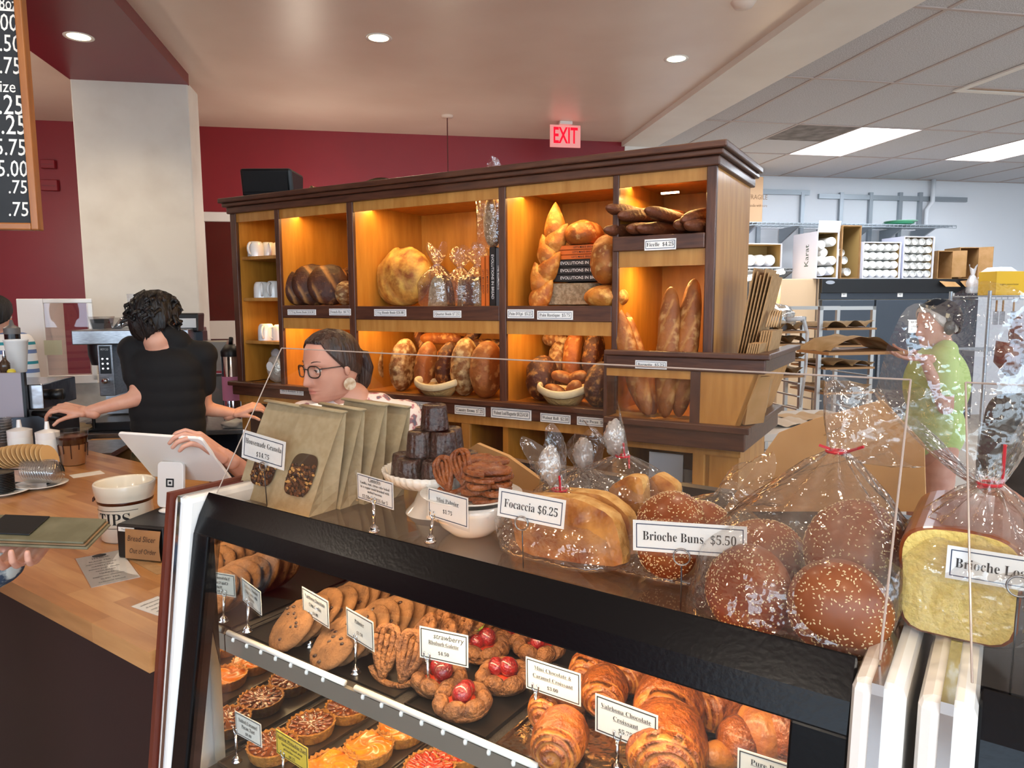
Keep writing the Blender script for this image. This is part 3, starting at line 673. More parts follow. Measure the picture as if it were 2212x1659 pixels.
cm = [cookie_mesh(k) for k in range(4)]
colname = ['beside the mirrored end wall', 'beside the palmiers']
for c, (u, v0, n) in enumerate(((.185, .055, 7), (.318, .05, 7))):
    for k in range(n):
        v = v0 + k * .031; nrm = dirD(-.2 + rnd.uniform(-.05, .05), -.6 + rnd.uniform(-.06, .06), .77)
        tag(link('cookie', cm[(k + c) % 4], M=ox(nrm, (0, 0, 1), D.w(u + rnd.uniform(-.006, .006) + k * .004, v, .984 + rnd.uniform(0, .004))) @ RZ(rnd.uniform(0, 360))),
            f'big round cookie, {ORD[k]} from the front in the leaning row {colname[c]}', 'cookie', 'leaning cookies on the upper shelf')

def palmier_parts(s=.05, seed=0):
    """heart of rolled pastry, folds running to the tip: local x across, y up, z out"""
    b = MB(); th = .008
    for sx in (-1, 1):
        for k, (w, h) in enumerate(((.0, .62), (.26, .92), (.5, 1.0))):
            if k == 0: pts = [(sx * .5, -.55 + q * .13, 0) for q in range(10)]
            else: pts = [(sx * (.5 + w * .92 * math.cos(a)), (.55 + .33 * math.sin(a)) if math.sin(a) >= 0 else .55 + 1.45 * math.sin(a) * (1 - .1 * k), 0) for a in [2 * PI * q / 26 for q in range(27)]]
            pts = [V((x * s * (1 - .28 * max(0, -(y) - .1)), y * s, 0)) for x, y, z in pts]
            pts = [p + V((.0015 * nz(p, 90, seed + k), .0015 * nz(p, 80, seed), 0)) for p in pts]
            b.tube(pts, .0058 * s / .05, 7, flat=(1, 1.25))
    b.tube([V((1.02 * s * math.sin(a) * (1 if True else 0), -.28 * s - .72 * s * math.cos(a) * .95, -.001)) for a in [-1.2 + q * .12 for q in range(21)]], .006 * s / .05, 7)
    return b
pm = palmier_parts(.052).mesh('palmier', [PM['sugar']], smooth=True)
p0 = D.onz(842, 1482, .945)
tag(link('palmier', pm, M=ox(dirD(.15, -.9, .42), (0, 0, 1), D.w(p0.x, p0.y + .02, .945 + .049))), 'front sugared palmier standing upright against the price rail', 'palmier', 'palmiers on the upper shelf')
for k in range(5):
    tag(link('palmier', pm, M=ox(dirD(-.45, -.62, .62), dirD(.3, .2, .9), D.w(p0.x + .0 + k * .006, p0.y + .075 + k * .042, .99)) @ RZ(rnd.uniform(-15, 15))), f'sugared palmier, {ORD[k]} in the leaning row behind the upright one', 'palmier', 'palmiers on the upper shelf')

def galette(name, lb, px, py, seed, berries=2):
    P = D.onz(px, py, .965); t = thing(name, lb, 'pastry', M=T(D.w(P.x, P.y, .953)) @ RZ(seed * 47), group='strawberry galettes on the black tray')
    rr = random.Random(seed); b = MB(); n = 7
    for k in range(n):
        a = 2 * PI * k / n; r0 = .036 + rr.uniform(-.002, .003)
        Mk = T(r0 * math.cos(a), r0 * math.sin(a), .015) @ RZ(math.degrees(a) + 90 + rr.uniform(-15, 15)) @ RX(rr.uniform(-14, 14)) @ RY(rr.uniform(-16, 16))
        b.ell((0, 0, 0), (.0215, .0145, .0155), 14, 9, M=Mk, disp=lambda d: 1 + .10 * nz(d, 2.2, seed + k))
    b.lathe([(0, .0), (.044, .0), (.047, .008), (.03, .014), (0, .014)], 24)
    b.build('crust', PM['sugar'], t, smooth=True)
    for k in range(berries):
        s = .017 if k == 0 else .0145; Mk = T((-.008, -.006, .03) if k == 0 else (.014, .004, .027)) @ RZ(rr.uniform(0, 360)) @ RY(-35 + 75 * k)
        sb = MB().ell((0, 0, 0), (s, s, s * 1.25), 16, 12, M=Mk, disp=lambda d: 1 - .18 * max(0, -d.z)).build('strawberry', PM['straw'], t, smooth=True)
        if k == 0 and seed == 4:
            lf = MB()
            for q in range(6):
                a = q * PI / 3; lf.add([Mk @ V(p) for p in ((0, 0, s * 1.2), (.004 * math.cos(a + .6), .004 * math.sin(a + .6), s * 1.3), (.013 * math.cos(a), .013 * math.sin(a), s * 1.55), (.004 * math.cos(a - .6), .004 * math.sin(a - .6), s * 1.3))], [(0, 1, 2, 3)])
            lf.build('leaf', PM['leaf'], sb)
    MB().lathe([(0, .017), (.028, .017), (.03, .012)], 18).build('filling', PM['rhubarb'], t, smooth=True)
for k, (px, py, w) in enumerate(((1000, 1515, 'nearest the price rail'), (950, 1468, 'behind the galette card'), (1088, 1462, 'at the right edge of its tray'), (1045, 1400, 'with a leafy strawberry, in the middle of the tray'), (1165, 1397, 'at the far right corner of its tray'), (1110, 1368, 'at the back of the tray'))):
    galette('strawberry_galette', f'strawberry galette with folded sugared crust, {w}', px, py, k + 1)

def tray(lb, u0, v0, u1, v1, z, m, rim=.008):
    t = thing('baking_tray', lb, 'tray', M=DM @ T(u0, v0, z), group='trays in the pastry case'); w, d = u1 - u0, v1 - v0
    MB().box(0, 0, 0, w, d, .002).build('pan', m, t)
    b = MB()
    for x0, y0, x1, y1 in ((0, 0, w, .003), (0, d - .003, w, d), (0, .003, .003, d - .003), (w - .003, .003, w, d - .003)): b.box(x0, y0, .002, x1, y1, rim)
    b.build('rim', m, t); return t
TM = mat('black_tray', '100d0c', .3); TS = mat('wet_steel_tray', 'b8a898', .18, 1, bump=.5, bscale=30, stretch=(1, 1, 1)); TB = mat('brown_tray', '3a2a1e', .35)
tray('black tray under the strawberry galettes', .53, .012, .70, .34, .9455, TM); tray('black tray with a palmier and cookie mat', .07, .02, .50, .34, .9455, TM, .004)
tray('silver tray under the croissants', .72, .012, 1.145, .345, .9455, TS, .006)
for k, u in enumerate((.06, .225, .37, .52, .67)): tray(['brown tray of pecan tarts beside the mirror', 'brown tray of apricot tarts', 'brown tray of rhubarb tarts', 'brown tray beside the rhubarb tarts', 'brown tray at the far right of the lower deck'][k], u, vg(.7) + .06, u + .14, .5, .6905, TB, .007)

def bread_roll(t, L, r, seed, m=None, swirl=True):
    """laminated roll: a fat barrel whose coiled layers show towards its ends, x along the axis"""
    def prf(x): return max(0, 1 - abs(x) ** 2.6) ** .5
    def f(i, j):
        a = 2 * PI * i; x = math.sin(PI * (j - .5)); p = prf(x); d = V((x, math.cos(a) * p, math.sin(a) * p)); e = abs(x)
        lay = math.sin((e * 9 + a / (2 * PI)) * 2 * PI) if e > .45 else 0
        k = 1 + .06 * nz(d, 1.8, seed) + .03 * nz(d, 6, seed) + .035 * lay * min(1, (e - .45) * 5)
        z = math.sin(a) * r * p * k
        return (x * L / 2 * (1 - .05 * lay * (e > .5)), math.cos(a) * r * 1.05 * p * k, max(z, -r * .62))
    def mf(i, j):
        x = math.sin(PI * (j - .5)); e = abs(x); return 1 if e > .5 and ((e * 9 + i) % 1) < .5 else 0
    MB().grid(f, 44, 52, wu=True, mf=mf).build('crust', [m or PM['crust'], PM['crust2']], t, smooth=True)
def roll(lb, px, py, rp, z0, yaw, seed, name='chocolate_croissant', grp='chocolate croissants on the steel tray'):
    P = D.onz(px, py, z0 + .03); C = D.w(*P); dist = (C - CAM).length; r = rp * dist / F
    t = thing(name, lb, 'pastry', M=T(C.x, C.y, z0 + r * .6) @ RZ(yaw), group=grp); bread_roll(t, r * 2.35, r * .86, seed); return t
roll('small round chocolate croissant at the front of the steel tray', 1210, 1592, 60, .95, 70, 1)
roll('small chocolate croissant behind its price card', 1195, 1520, 50, .95, 60, 2)
roll('small chocolate croissant in the middle row', 1305, 1487, 52, .95, 75, 3)
roll('small chocolate croissant in the back row, left', 1280, 1438, 48, .95, 60, 4)
roll('small chocolate croissant in the back row, right', 1372, 1446, 46, .95, 50, 5)
roll('large chocolate croissant in the middle of the steel tray', 1448, 1528, 74, .95, 68, 6)
roll('large chocolate croissant cut off by the bottom edge', 1442, 1622, 84, .95, 75, 7)
roll('dark large chocolate croissant at the back of the tray', 1560, 1520, 60, .95, 20, 8)
def croissant(lb, px, py, L, yaw, seed):
    P = D.onz(px, py, .985); t = thing('croissant', lb, 'croissant', M=T(D.w(P.x, P.y, .954)) @ RZ(yaw), group='butter croissants')
    segs = 7
    for k in range(segs):
        q = (k - (segs - 1) / 2) / ((segs - 1) / 2); r = .05 * (1 - .6 * abs(q) ** 1.6); bend = -.035 * q * q
        MB().ell((0, 0, 0), (L / segs * 1.3, r * 1.05, r), 24, 14, M=T(q * L / 2 * .86, bend, r * .92) @ RZ(-q * 32) @ RX(k * 23) @ RY(10), disp=lambda d: 1 + .05 * nz(d, 2.5, seed + k)).build('segment', PM['crust'] if k % 2 else PM['crust2'], t, smooth=True)
croissant('large butter croissant at the lower right corner of the case', 1690, 1600, .2, -14, 3); croissant('second butter croissant behind the front one', 1790, 1560, .18, -24, 4)

def tart(lb, px, py, kind, seed):
    P = D.onz(px, py, .722); R0 = .052
    t = thing(kind + '_tart', lb, 'tart', M=T(D.w(P.x, P.y, .694)) @ RZ(seed * 31), group=kind + ' tarts on the lower deck')
    prof = [(.0, .0), (R0 * .84, .0), (R0 * .87, .003), (R0 * .98, .024), (R0, .0265), (R0 * .93, .027), (R0 * .89, .022)]
    def f(i, j):
        k = min(int(round(j * 6)), 6); r, z = prof[k]; a = 2 * PI * i
        if k >= 2: r *= 1 + .028 * math.cos(a * 26)
        return (r * math.cos(a), r * math.sin(a), z + (.0012 * math.cos(a * 26) if k >= 3 else 0))
    MB().grid(f, 104, 6, wu=True).build('shell', PM['shell'], t, smooth=True)
    rr = random.Random(seed); fm = {'pecan': 'caramel', 'apricot': 'apricot', 'rhubarb': 'rhubarb'}[kind]
    def g(i, j):
        a = 2 * PI * i; r = R0 * .91 * j; w = .0035 * math.sin(a * 5 + r * 190) * j if kind == 'apricot' else .0012 * nz((math.cos(a) * j, math.sin(a) * j, 0), 6, seed)
        return (r * math.cos(a), r * math.sin(a), .0225 + w + .002 * (1 - j))
    MB().grid(g, 60, 10, wu=True).build('filling', PM[fm], t, smooth=True)
    if kind != 'apricot':
        b = MB()
        for ring_, n, r in ((0, 7, .35), (1, 14, .68)):
            for k in range(n):
                a = 2 * PI * (k + .5 * ring_) / n + rr.uniform(-.06, .06); b.ell((0, 0, 0), (R0 * .22, R0 * (.085 if kind == 'pecan' else .13), R0 * .06), 8, 5, M=T(R0 * r * math.cos(a), R0 * r * math.sin(a), .0245) @ RZ(math.degrees(a)) @ RY(-12) @ RX(rr.uniform(-15, 15)))
        tag(b.build('topping', PM['pecan' if kind == 'pecan' else 'rhubarb'], t, smooth=True), kind='stuff')
for px, py, kd, w in ((588, 1602, 'pecan', 'pecan tart behind the pecan tart card'), (672, 1558, 'pecan', 'glossy pecan tart, second from the front in its column'), (752, 1519, 'pecan', 'pecan tart half under the shelf lip'), (820, 1482, 'pecan', 'pecan tart farthest back in its column'),
                      (716, 1648, 'apricot', 'apricot tart behind the yellow card at the bottom edge'), (797, 1606, 'apricot', 'round orange apricot tart in full view'), (868, 1566, 'apricot', 'apricot tart half under the shelf lip'), (930, 1527, 'apricot', 'apricot tart farthest back in its column'),
                      (928, 1650, 'rhubarb', 'red rhubarb tart with petal slices at the bottom edge'), (990, 1612, 'rhubarb', 'red rhubarb tart half under the shelf lip'), (1050, 1578, 'rhubarb', 'rhubarb tart hidden behind the shelf lip')):
    tart(w, px, py, kd, hash(w) % 89 if False else int(px) % 37)

# ================================================================ goods on the case top
def granola_bag(lb, u, v, w, h, lean, window, seed, dep=.07):
    t = thing('granola_bag', lb, 'paper bag', M=DM @ T(u, v, ZS), group='kraft bags of granola on the case top'); rr = random.Random(seed)
    def f(i, j):
        # ring of 8 corners with gusset folds pulled in, closing to a flat fold at the top
        cor = [(0, 0), (.5, -.0), (1, 0), (1, .5), (1, 1), (.5, 1.0), (0, 1), (0, .5)]
        k = int(round(i * 8)) % 8; x, y = cor[k]; g = (1 - j)
        yy = (y - .5) * dep * (g ** .8 + .04 * (1 - g)) + dep / 2 + lean * j; xx = x * w
        if k in (3, 7): xx += (-1 if k == 3 else 1) * .022 * math.sin(PI * min(1, j * 1.05)) * 1.0
        return (xx + .002 * nz((xx, yy, j), 12, seed), yy, h * j)
    MB().grid(f, 8, 10, wu=True).build('sack', M_['kraftg'], t)
    MB().tube([(-.002, dep / 2 + lean - .004, h + .002), (w + .002, dep / 2 + lean - .004, h - .002)], .0045, 8, flat=(2.0, .7)).build('rolled_top', M_['kraftg'], t, smooth=True)
    if window:
        wb = []; cx, cz, ww, hh = w * .55, h * .36, w * .31, h * .2
        for q in range(32):
            a = 2 * PI * q / 32; e = .55; x = math.copysign(abs(math.cos(a)) ** e, math.cos(a)); z = math.copysign(abs(math.sin(a)) ** e, math.sin(a)); wb.append((cx + ww * x, cz + hh * z))
        def yf(z): j = z / h; g = 1 - j; return dep / 2 - .5 * dep * (g ** .8 + .04 * (1 - g)) + lean * j - .0035
        MB().add([(x, yf(z), z) for x, z in wb], [tuple(range(32))[::-1]]).build('window', mat('bag_window', '3a2a1c', .12, coat=.6), t)
        b = MB(); k = 0
        while k < 130:
            x, z = rr.uniform(-1, 1), rr.uniform(-1, 1)
            if (abs(x) ** 3.6 + abs(z) ** 3.6) > .85 or z > .3 + .25 * rr.random(): continue
            k += 1; b.ell((cx + ww * x, yf(cz + hh * z) - .001, cz + hh * z), (rr.uniform(.003, .006), .0018, rr.uniform(.002, .0045)), 6, 4, mi=rr.choice((0, 0, 0, 1, 2)))
        tag(b.build('granola', [PM['granola'], PM['granola2'], PM['raisin']], t), kind='stuff')
granola_bag('granola bag at the left end, window behind its price card', -.05, .1, .125, .2, .06, True, 1)
granola_bag('front granola bag with a clear window of granola', .08, .085, .13, .2, .07, True, 2)
granola_bag('granola bag directly behind the windowed bag', .09, .158, .13, .2, .05, False, 3, .05)
granola_bag('third granola bag in the row, seen from its side', .105, .21, .13, .205, .05, False, 4, .05)
granola_bag('rearmost granola bag beside the cake stand', .12, .265, .13, .195, .05, False, 5, .05)

cs_ = D.onz(925, 1130, ZS); cs_c = D.w(cs_.x - .04, cs_.y + .07, ZS)
t = thing('cake_stand', 'white fluted cake stand holding the pyramid of dark cakes', 'cake stand', loc=cs_c)
pt = D.onv(930, 1030, cs_.y + .07).z - ZS; pr = .102
MB().lathe([(.062, 0), (.06, .004), (.045, .02), (.032, .05), (.028, pt - .02), (.05, pt - .004), (0, pt - .004)], 36).build('pedestal', M_['porcelain'], t, smooth=True)
def pf(i, j):
    a = 2 * PI * i; r, z = [(0, -.003), (.06, -.002), (.085, -.001), (.098, .006), (.104, .022), (.1065, .0225), (.101, .006), (.086, -.006), (0, -.007)][int(round(j * 8))]
    return ((r * (1 + (.02 * math.cos(44 * a) if j > .3 and j < .8 else 0))) * math.cos(a), (r * (1 + (.02 * math.cos(44 * a) if j > .3 and j < .8 else 0))) * math.sin(a), pt + z)
MB().grid(pf, 176, 8, wu=True).build('fluted_plate', M_['porcelain'], t, smooth=True)
def can_mesh():
    pr_ = [(0, 0), (.0285, 0), (.0285, .004), (.0275, .012), (.0245, .043), (.023, .0485), (.018, .05), (.014, .047), (0, .046)]
    def f(i, j):
        k = int(round(j * 8)); r, z = pr_[k]; a = 2 * PI * i; e = 1 + (.055 * (abs(math.cos(a * 6)) ** .7 - .5) if 1 < k < 7 else 0) + .02 * nz((math.cos(a), math.sin(a), z * 30), 2, 3); return (r * e * math.cos(a), r * e * math.sin(a), z)
    return MB().grid(f, 72, 8, wu=True).mesh('canele', [PM['canele']], smooth=True, sharp=60)
cmh = can_mesh(); cz0 = ZS + pt
lay = [(0, [(.064 * math.cos(2 * PI * (k + .35) / 7), .064 * math.sin(2 * PI * (k + .35) / 7)) for k in range(7)] + [(0, 0)]), (1, [(.034 * math.cos(2 * PI * k / 4 + .62), .034 * math.sin(2 * PI * k / 4 + .62)) for k in range(4)]), (2, [(0, -.004)])]
for L_, ps in lay:
    for k, (x, y) in enumerate(ps):
        tag(link('canele', cmh, M=T(cs_c.x + x, cs_c.y + y, cz0 + .0005 + L_ * .0505) @ RZ(rnd.uniform(0, 90))), ['fluted dark cake of the bottom tier, ' + (ORD[k] + ' going round from the right' if k < 7 else 'hidden in the centre'), 'fluted dark cake of the middle tier, ' + ORD[k % 12] + ' going round from the back', 'single fluted dark brown cake crowning the pyramid'][L_], 'cake', 'fluted cakes on the stand' if L_ < 2 else None)

bw = D.onz(978, 1167, ZS); bwc = D.w(bw.x + .0, bw.y + .055, ZS)
t = thing('bowl', 'white porcelain bowl under the plate of mini palmiers', 'bowl', loc=bwc)
MB().lathe([(0, .004), (.036, .0), (.04, .003), (.058, .018), (.071, .045), (.074, .062), (.071, .062), (.067, .045), (.05, .018), (0, .01)], 40).build('body', M_['porcelain'], t, smooth=True)
t = thing('plate', 'white plate resting on the bowl, carrying mini palmiers', 'plate', loc=bwc + V((0, 0, .063)))
MB().lathe([(0, 0), (.05, 0), (.06, .002), (.092, .012), (.094, .014), (.06, .006), (0, .004)], 40).build('dish', M_['porcelain'], t, smooth=True)
pmini = palmier_parts(.039, 5).mesh('mini_palmier', [PM['crust']], smooth=True); zp = ZS + .063 + .012
tag(link('mini_palmier', pmini, M=ox(dirD(.1, -.93, .35), (0, 0, 1), D.w(bw.x - .03, bw.y + .04, zp + .038)) @ RZ(25)), 'mini palmier standing upright at the left of the plate', 'palmier', 'mini palmiers')
for k in range(5): tag(link('mini_palmier', pmini, M=T(D.w(bw.x + .036, bw.y + .055, zp - .001 + k * .0125)) @ RZ(rnd.uniform(0, 360))), f'mini palmier lying flat, {ORD[k]} from the bottom of the right stack', 'palmier', 'mini palmiers')
for k in range(5): tag(link('mini_palmier', pmini, M=T(D.w(bw.x - .005, bw.y + .10, zp + k * .0125)) @ RZ(rnd.uniform(0, 360))), f'mini palmier lying flat, {ORD[k]} from the bottom of the rear stack', 'palmier', 'mini palmiers')

# clear bags ------------------------------------------------------------------
def film_bag(t, base, w, d, neck, nr, tip, tw, seed, hb=.55, n=56, mat_=None, rot=0, full=1.0, fl=2):
    """crumpled clear bag: box-ish base, pleats gathered at the neck, an open flared mouth beyond it; local metres"""
    base, neck, tip = V(base), V(neck), V(tip); ax = (tip - neck).normalized(); sx = V((math.cos(rot), math.sin(rot), 0)); sy = V((-math.sin(rot), math.cos(rot), 0))
    NB, NF = 16, 12
    def wr(a, q, j): return nz((math.cos(a) * 2, math.sin(a) * 2, j * 4), 1.7, seed) + .6 * abs(nz((math.cos(a) * 5, math.sin(a) * 5, j * 3), 1.5, seed + 9))
    def f(i, j):
        a = 2 * PI * i; c, s = math.cos(a), math.sin(a); sq = (abs(c) ** 4 + abs(s) ** 4) ** -.25
        J = j * (NB + NF)
        if J <= NB:
            q = J / NB; p = base.lerp(neck, q); e = 1 if q < hb else (1 - ((q - hb) / (1 - hb)) ** 1.35)
            e = max(e, 0) * full; k = sq * (1 - q) + (1 - (1 - q)); r = .5 * e * (sq if q < hb else 1 + (sq - 1) * e)
            pl = (.0045 * wr(a, q, q) + .006 * q * math.sin(a * 11 + seed) * (1 if q < .97 else .3)) * (.4 + q)
            o = sx * (c * (w * r + nr)) + sy * (s * (d * r + nr)); o += (sx * c + sy * s) * pl
            if q == 0: o *= .86
            return p + o + V((0, 0, .003 * wr(a, q, 3) * q))
        q = (J - NB) / NF; p = neck.lerp(tip, q); y = ax.cross(sx).normalized(); x = y.cross(ax).normalized()
        r = nr + tw[0] * .5 * q ** .75; r2 = nr + tw[1] * .5 * q ** .75; pl = .2 * r2 * q * math.sin(a * 5 + seed * 2) + .012 * q * wr(a, q, q + 2)
        return p + x * (c * r) + y * (s * (r2 + pl)) + ax * (.03 * q * math.sin(a * fl + seed))
    return MB().grid(f, n, NB + NF, wu=True, mf=lambda i, j: 0).build('film', mat_ or M_['film'], t, smooth=True)
def tie(t, p, r, d1, d2):
    p = V(p); MB().tube([p + V((math.cos(a) * r, math.sin(a) * r, 0)) for a in [k * PI / 6 for k in range(12)]], .0022, 6, closed=True).tube([p + V((r, 0, 0)), p + V(d1)], .002, 5).tube([p + V((r * .6, -r * .6, 0)), p + V(d2)], .002, 5).build('twist_tie', M_['plasticred'], t)

def bun(lb, P, r, n, seed, rot=0, grp=None, split=False):
    t = thing('brioche_bun', lb, 'bun', M=ox(n, dirD(.3, .9, .2), P) @ RZ(rot), group=grp); rr = random.Random(seed)
    def ds(d): return 1 + .04 * nz(d, 1.2, seed) - (.14 * max(0, -d.z - .2))
    rad = (r * 1.04, r, r * .74); MB().ell((0, 0, 0), rad, 40, 26, disp=ds).build('crust', PM['bun'], t, smooth=True)
    b = MB()
    for _ in range(420):
        a = rr.uniform(0, 2 * PI); z = rr.uniform(.12, .98); q = math.sqrt(1 - z * z); d = V((q * math.cos(a), q * math.sin(a), z)); k = ds(d) * 1.008
        b.ell((0, 0, 0), (.0017, .0009, .0006), 5, 3, M=ox((d.x, d.y, d.z / .74), V((rr.uniform(-1, 1), rr.uniform(-1, 1), .3)), (d.x * rad[0] * k, d.y * rad[1] * k, d.z * rad[2] * k)))
    tag(b.build('sesame_seeds', PM['seed'], t), kind='stuff')
gb = 'sesame brioche buns in clear bags'
def bat(px, py, v): return D.w(*D.onv(px, py, v))
bun('sesame bun leaning at the lower left of the big clear bag', bat(1618, 1275, .10), .060, dirD(-.35, -.75, .1), 1, 0, gb)
bun('sesame bun at the upper left of the big clear bag', bat(1648, 1195, .215), .056, dirD(.1, -.45, .75), 2, 40, gb)
bun('sesame bun at the upper right of the big clear bag', bat(1842, 1180, .20), .063, dirD(-.25, -.75, .6), 3, 80, gb)
bun('sesame bun at the lower right of the big clear bag', bat(1812, 1315, .075), .058, dirD(.15, -.85, .1), 4, 20, gb)
t = thing('bread_bag', 'big clear bag of four sesame buns tied with red', 'bag', M=DM, group='clear bread bags on the case top')
nk = D.onv(1806, 975, .22); cb = V((1.11, .15, ZS + .004))
film_bag(t, cb, .235, .235, nk, .010, nk + V((.05, .05, .055)), (.16, .10), 3, hb=.42); tie(t, nk, .012, (.035, -.01, .012), (-.02, -.01, .008))
bun('sesame bun behind the brioche buns card', bat(1448, 1125, .22), .052, dirD(-.1, -.5, .8), 5, 0, gb); bun('sesame bun beside the one behind the brioche card', bat(1515, 1135, .26), .047, dirD(.2, -.3, .9), 6, 70, gb)
bun('dark sesame bun low behind the brioche buns card', bat(1440, 1185, .17), .045, dirD(-.1, -.9, .1), 7, 30, gb)
t = thing('bread_bag', 'low clear bag of buns behind the brioche buns card', 'bag', M=DM, group='clear bread bags on the case top')
nk = D.onv(1560, 1070, .38); film_bag(t, (.89, .24, ZS + .004), .2, .17, nk, .012, nk + V((.05, .06, .02)), (.09, .05), 5, hb=.45)

def slab(t, w, h, th, mats, seed, name='slice'):
    def f(i, j):
        a = 2 * PI * i; e = .32; x = math.copysign(abs(math.cos(a)) ** e, math.cos(a)); y = math.copysign(abs(math.sin(a)) ** e, math.sin(a)); z = (-th / 2, -th / 2, -th * .3, 0, th * .3, th / 2, th / 2)[int(round(j * 6))]; k = (0, .95, 1, 1.01, 1, .95, 0)[int(round(j * 6))]
        return (x * w / 2 * k, y * h / 2 * k, z + (.008 * nz((x * 3 * k, y * 3 * k, 0), 1.6, seed) if k > .5 else 0))
    def g(i, j):                                        # domed browned face
        x, y = 2 * i - 1, 2 * j - 1; k = max(0, (1 - x ** 6) * (1 - y ** 6)); return (x * w / 2 * .96, y * h / 2 * .96, th * .42 + k * (.012 + .012 * nz((x * 2.4, y * 2.4, 0), 1.5, seed)))
    MB().grid(f, 40, 6, wu=True).build('crumb', mats[0], t, smooth=True, sharp=55); MB().grid(g, 20, 20).build('crust', mats[1], t, smooth=True)
def foc(lb, pxs, v, th, seed, tilt=.3):
    """wedge of flat bread whose browned face is given by its corners on the plane v"""
    q = [D.onv(x, y, v) for x, y in pxs]; c = sum(q, V()) / len(q); pts = []
    for k, p in enumerate(q):                           # rounded outline
        n_ = q[(k + 1) % len(q)]
        for e in (0, .25, .5, .75): pts.append(p.lerp(n_, e))
    N = len(pts); pts = [(pts[k - 1] + pts[k] * 2 + pts[(k + 1) % N]) / 4 for k in range(N)]
    t = thing('focaccia', lb, 'bread', M=DM, group='focaccia wedges in clear bags'); RN = 8
    def lean(p, dv): return V((p.x, p.y + dv + tilt * (p.z - ZS), p.z))
    def fr(i, j): p = c.lerp(pts[int(round(i * N)) % N], j); return lean(p, -.010 * (1 - j ** 3) - .012 * nz((p.x * 30, p.z * 30, 0), 1, seed) * (1 - j ** 6))
    def sd(i, j): p = pts[int(round(i * N)) % N]; return lean(c.lerp(p, 1 + .03 * math.sin(PI * j)), th * j)
    MB().grid(fr, N, RN, wu=True).build('crust', PM['foc'], t, smooth=True)
    MB().grid(sd, N, 4, wu=True).add([lean(p, th) for p in pts], [tuple(range(N))]).build('crumb', PM['focside'], t, smooth=True, sharp=60)
foc('browned focaccia wedge facing front in the nearest clear bag', [(1085, 1105), (1108, 1078), (1225, 1085), (1310, 1125), (1348, 1228), (1250, 1218), (1120, 1195)], .15, .03, 1)
foc('focaccia wedge at the back of the nearest clear bag', [(1130, 1100), (1160, 1065), (1280, 1075), (1345, 1120), (1375, 1205), (1270, 1190)], .215, .03, 2)
foc('focaccia wedge standing in the rear clear bag', [(1300, 1060), (1340, 1035), (1372, 1040), (1385, 1110), (1375, 1135), (1320, 1125)], .34, .03, 3); foc('second focaccia wedge in the rear clear bag', [(1385, 1045), (1405, 1030), (1450, 1058), (1450, 1105), (1420, 1130), (1395, 1120)], .38, .03, 4)
for lb, cb, w, d, npx, v, tipd, sd in (('clear bag of focaccia with white gathered top, nearest the card', (.745, .20, ZS + .004), .2, .16, (1208, 1058), .24, (-.035, .0, .075), 2), ('clear bag of focaccia behind, tied with red', (.72, .42, ZS + .004), .2, .14, (1345, 985), .43, (-.035, .0, .06), 7), ('crumpled clear bag between the two focaccia bags', (.63, .40, ZS + .004), .13, .12, (1255, 1010), .42, (.01, .0, .05), 11)):
    t = thing('bread_bag', lb, 'bag', M=DM, group='clear bread bags on the case top'); nk = D.onv(*npx, v)
    film_bag(t, cb, w, d, nk, .012, nk + V(tipd), (.055, .04), sd, hb=.5)
    MB().ell(nk + V(tipd) * .55, (.02, .02, .035), 20, 12, disp=lambda q: 1 + .25 * nz(q, 3, sd)).build('gathered_top', M_['filmw'], t, smooth=True)
    if sd != 11: tie(t, nk, .013, (.02, -.012, -.02), (.006, -.01, .028))

# brioche loaf, its bag and the neighbours at the frame edge
lp = D.w(1.297, .112, 1.236)
t = thing('brioche_loaf', 'cut brioche loaf with yellow crumb standing on the white case ends', 'bread', M=T(lp) @ RZ(-34.8))
out = [(-.058, .0), (.0, -.001), (.058, .0), (.058, .06), (.063, .105), (.045, .126), (0, .13), (-.045, .126), (-.063, .105), (-.058, .06)]
for _ in (0, 1): out = [q for k in range(len(out)) for q in ((out[k][0] * .75 + out[(k + 1) % len(out)][0] * .25, out[k][1] * .75 + out[(k + 1) % len(out)][1] * .25), (out[k][0] * .25 + out[(k + 1) % len(out)][0] * .75, out[k][1] * .25 + out[(k + 1) % len(out)][1] * .75))]
MB().prism(out, .0, .2, 'y').build('crust', PM['loafcrust'], t, bevel=.004)
MB().prism([(x * .93, .004 + z * .95) for x, z in out], -.0015, .01, 'y').build('crumb', PM['crumb'], t)
t = thing('bread_bag', 'clear bag over the brioche loaf, flared high above its red tie', 'bag', M=DM, group='clear bread bags on the case top')
nk = D.onv(2138, 1045, .19); film_bag(t, (1.297, .205, 1.238), .135, .215, nk, .010, D.onv(2085, 815, .31), (.20, .27), 13, hb=.5, n=72, fl=3); tie(t, nk, .012, (.012, -.01, .05), (-.012, -.01, -.004))
t = thing('brioche_loaf', 'second brioche loaf at the frame edge, behind the card', 'bread', M=T(D.w(1.46, .16, ZS + .001)) @ RZ(-34.8)); MB().prism(out, .0, .2, 'y').build('crust', PM['loafcrust'], t, bevel=.006); MB().prism([(x * .93, .004 + z * .95) for x, z in out], -.0015, .01, 'y').build('crumb', PM['crumb'], t)
t = thing('bread_bag', 'clear bag at the frame edge over the second brioche loaf', 'bag', M=DM, group='clear bread bags on the case top')
film_bag(t, (1.46, .26, ZS + .003), .14, .22, (1.47, .26, 1.42), .010, (1.46, .30, 1.52), (.15, .12), 17, hb=.5)

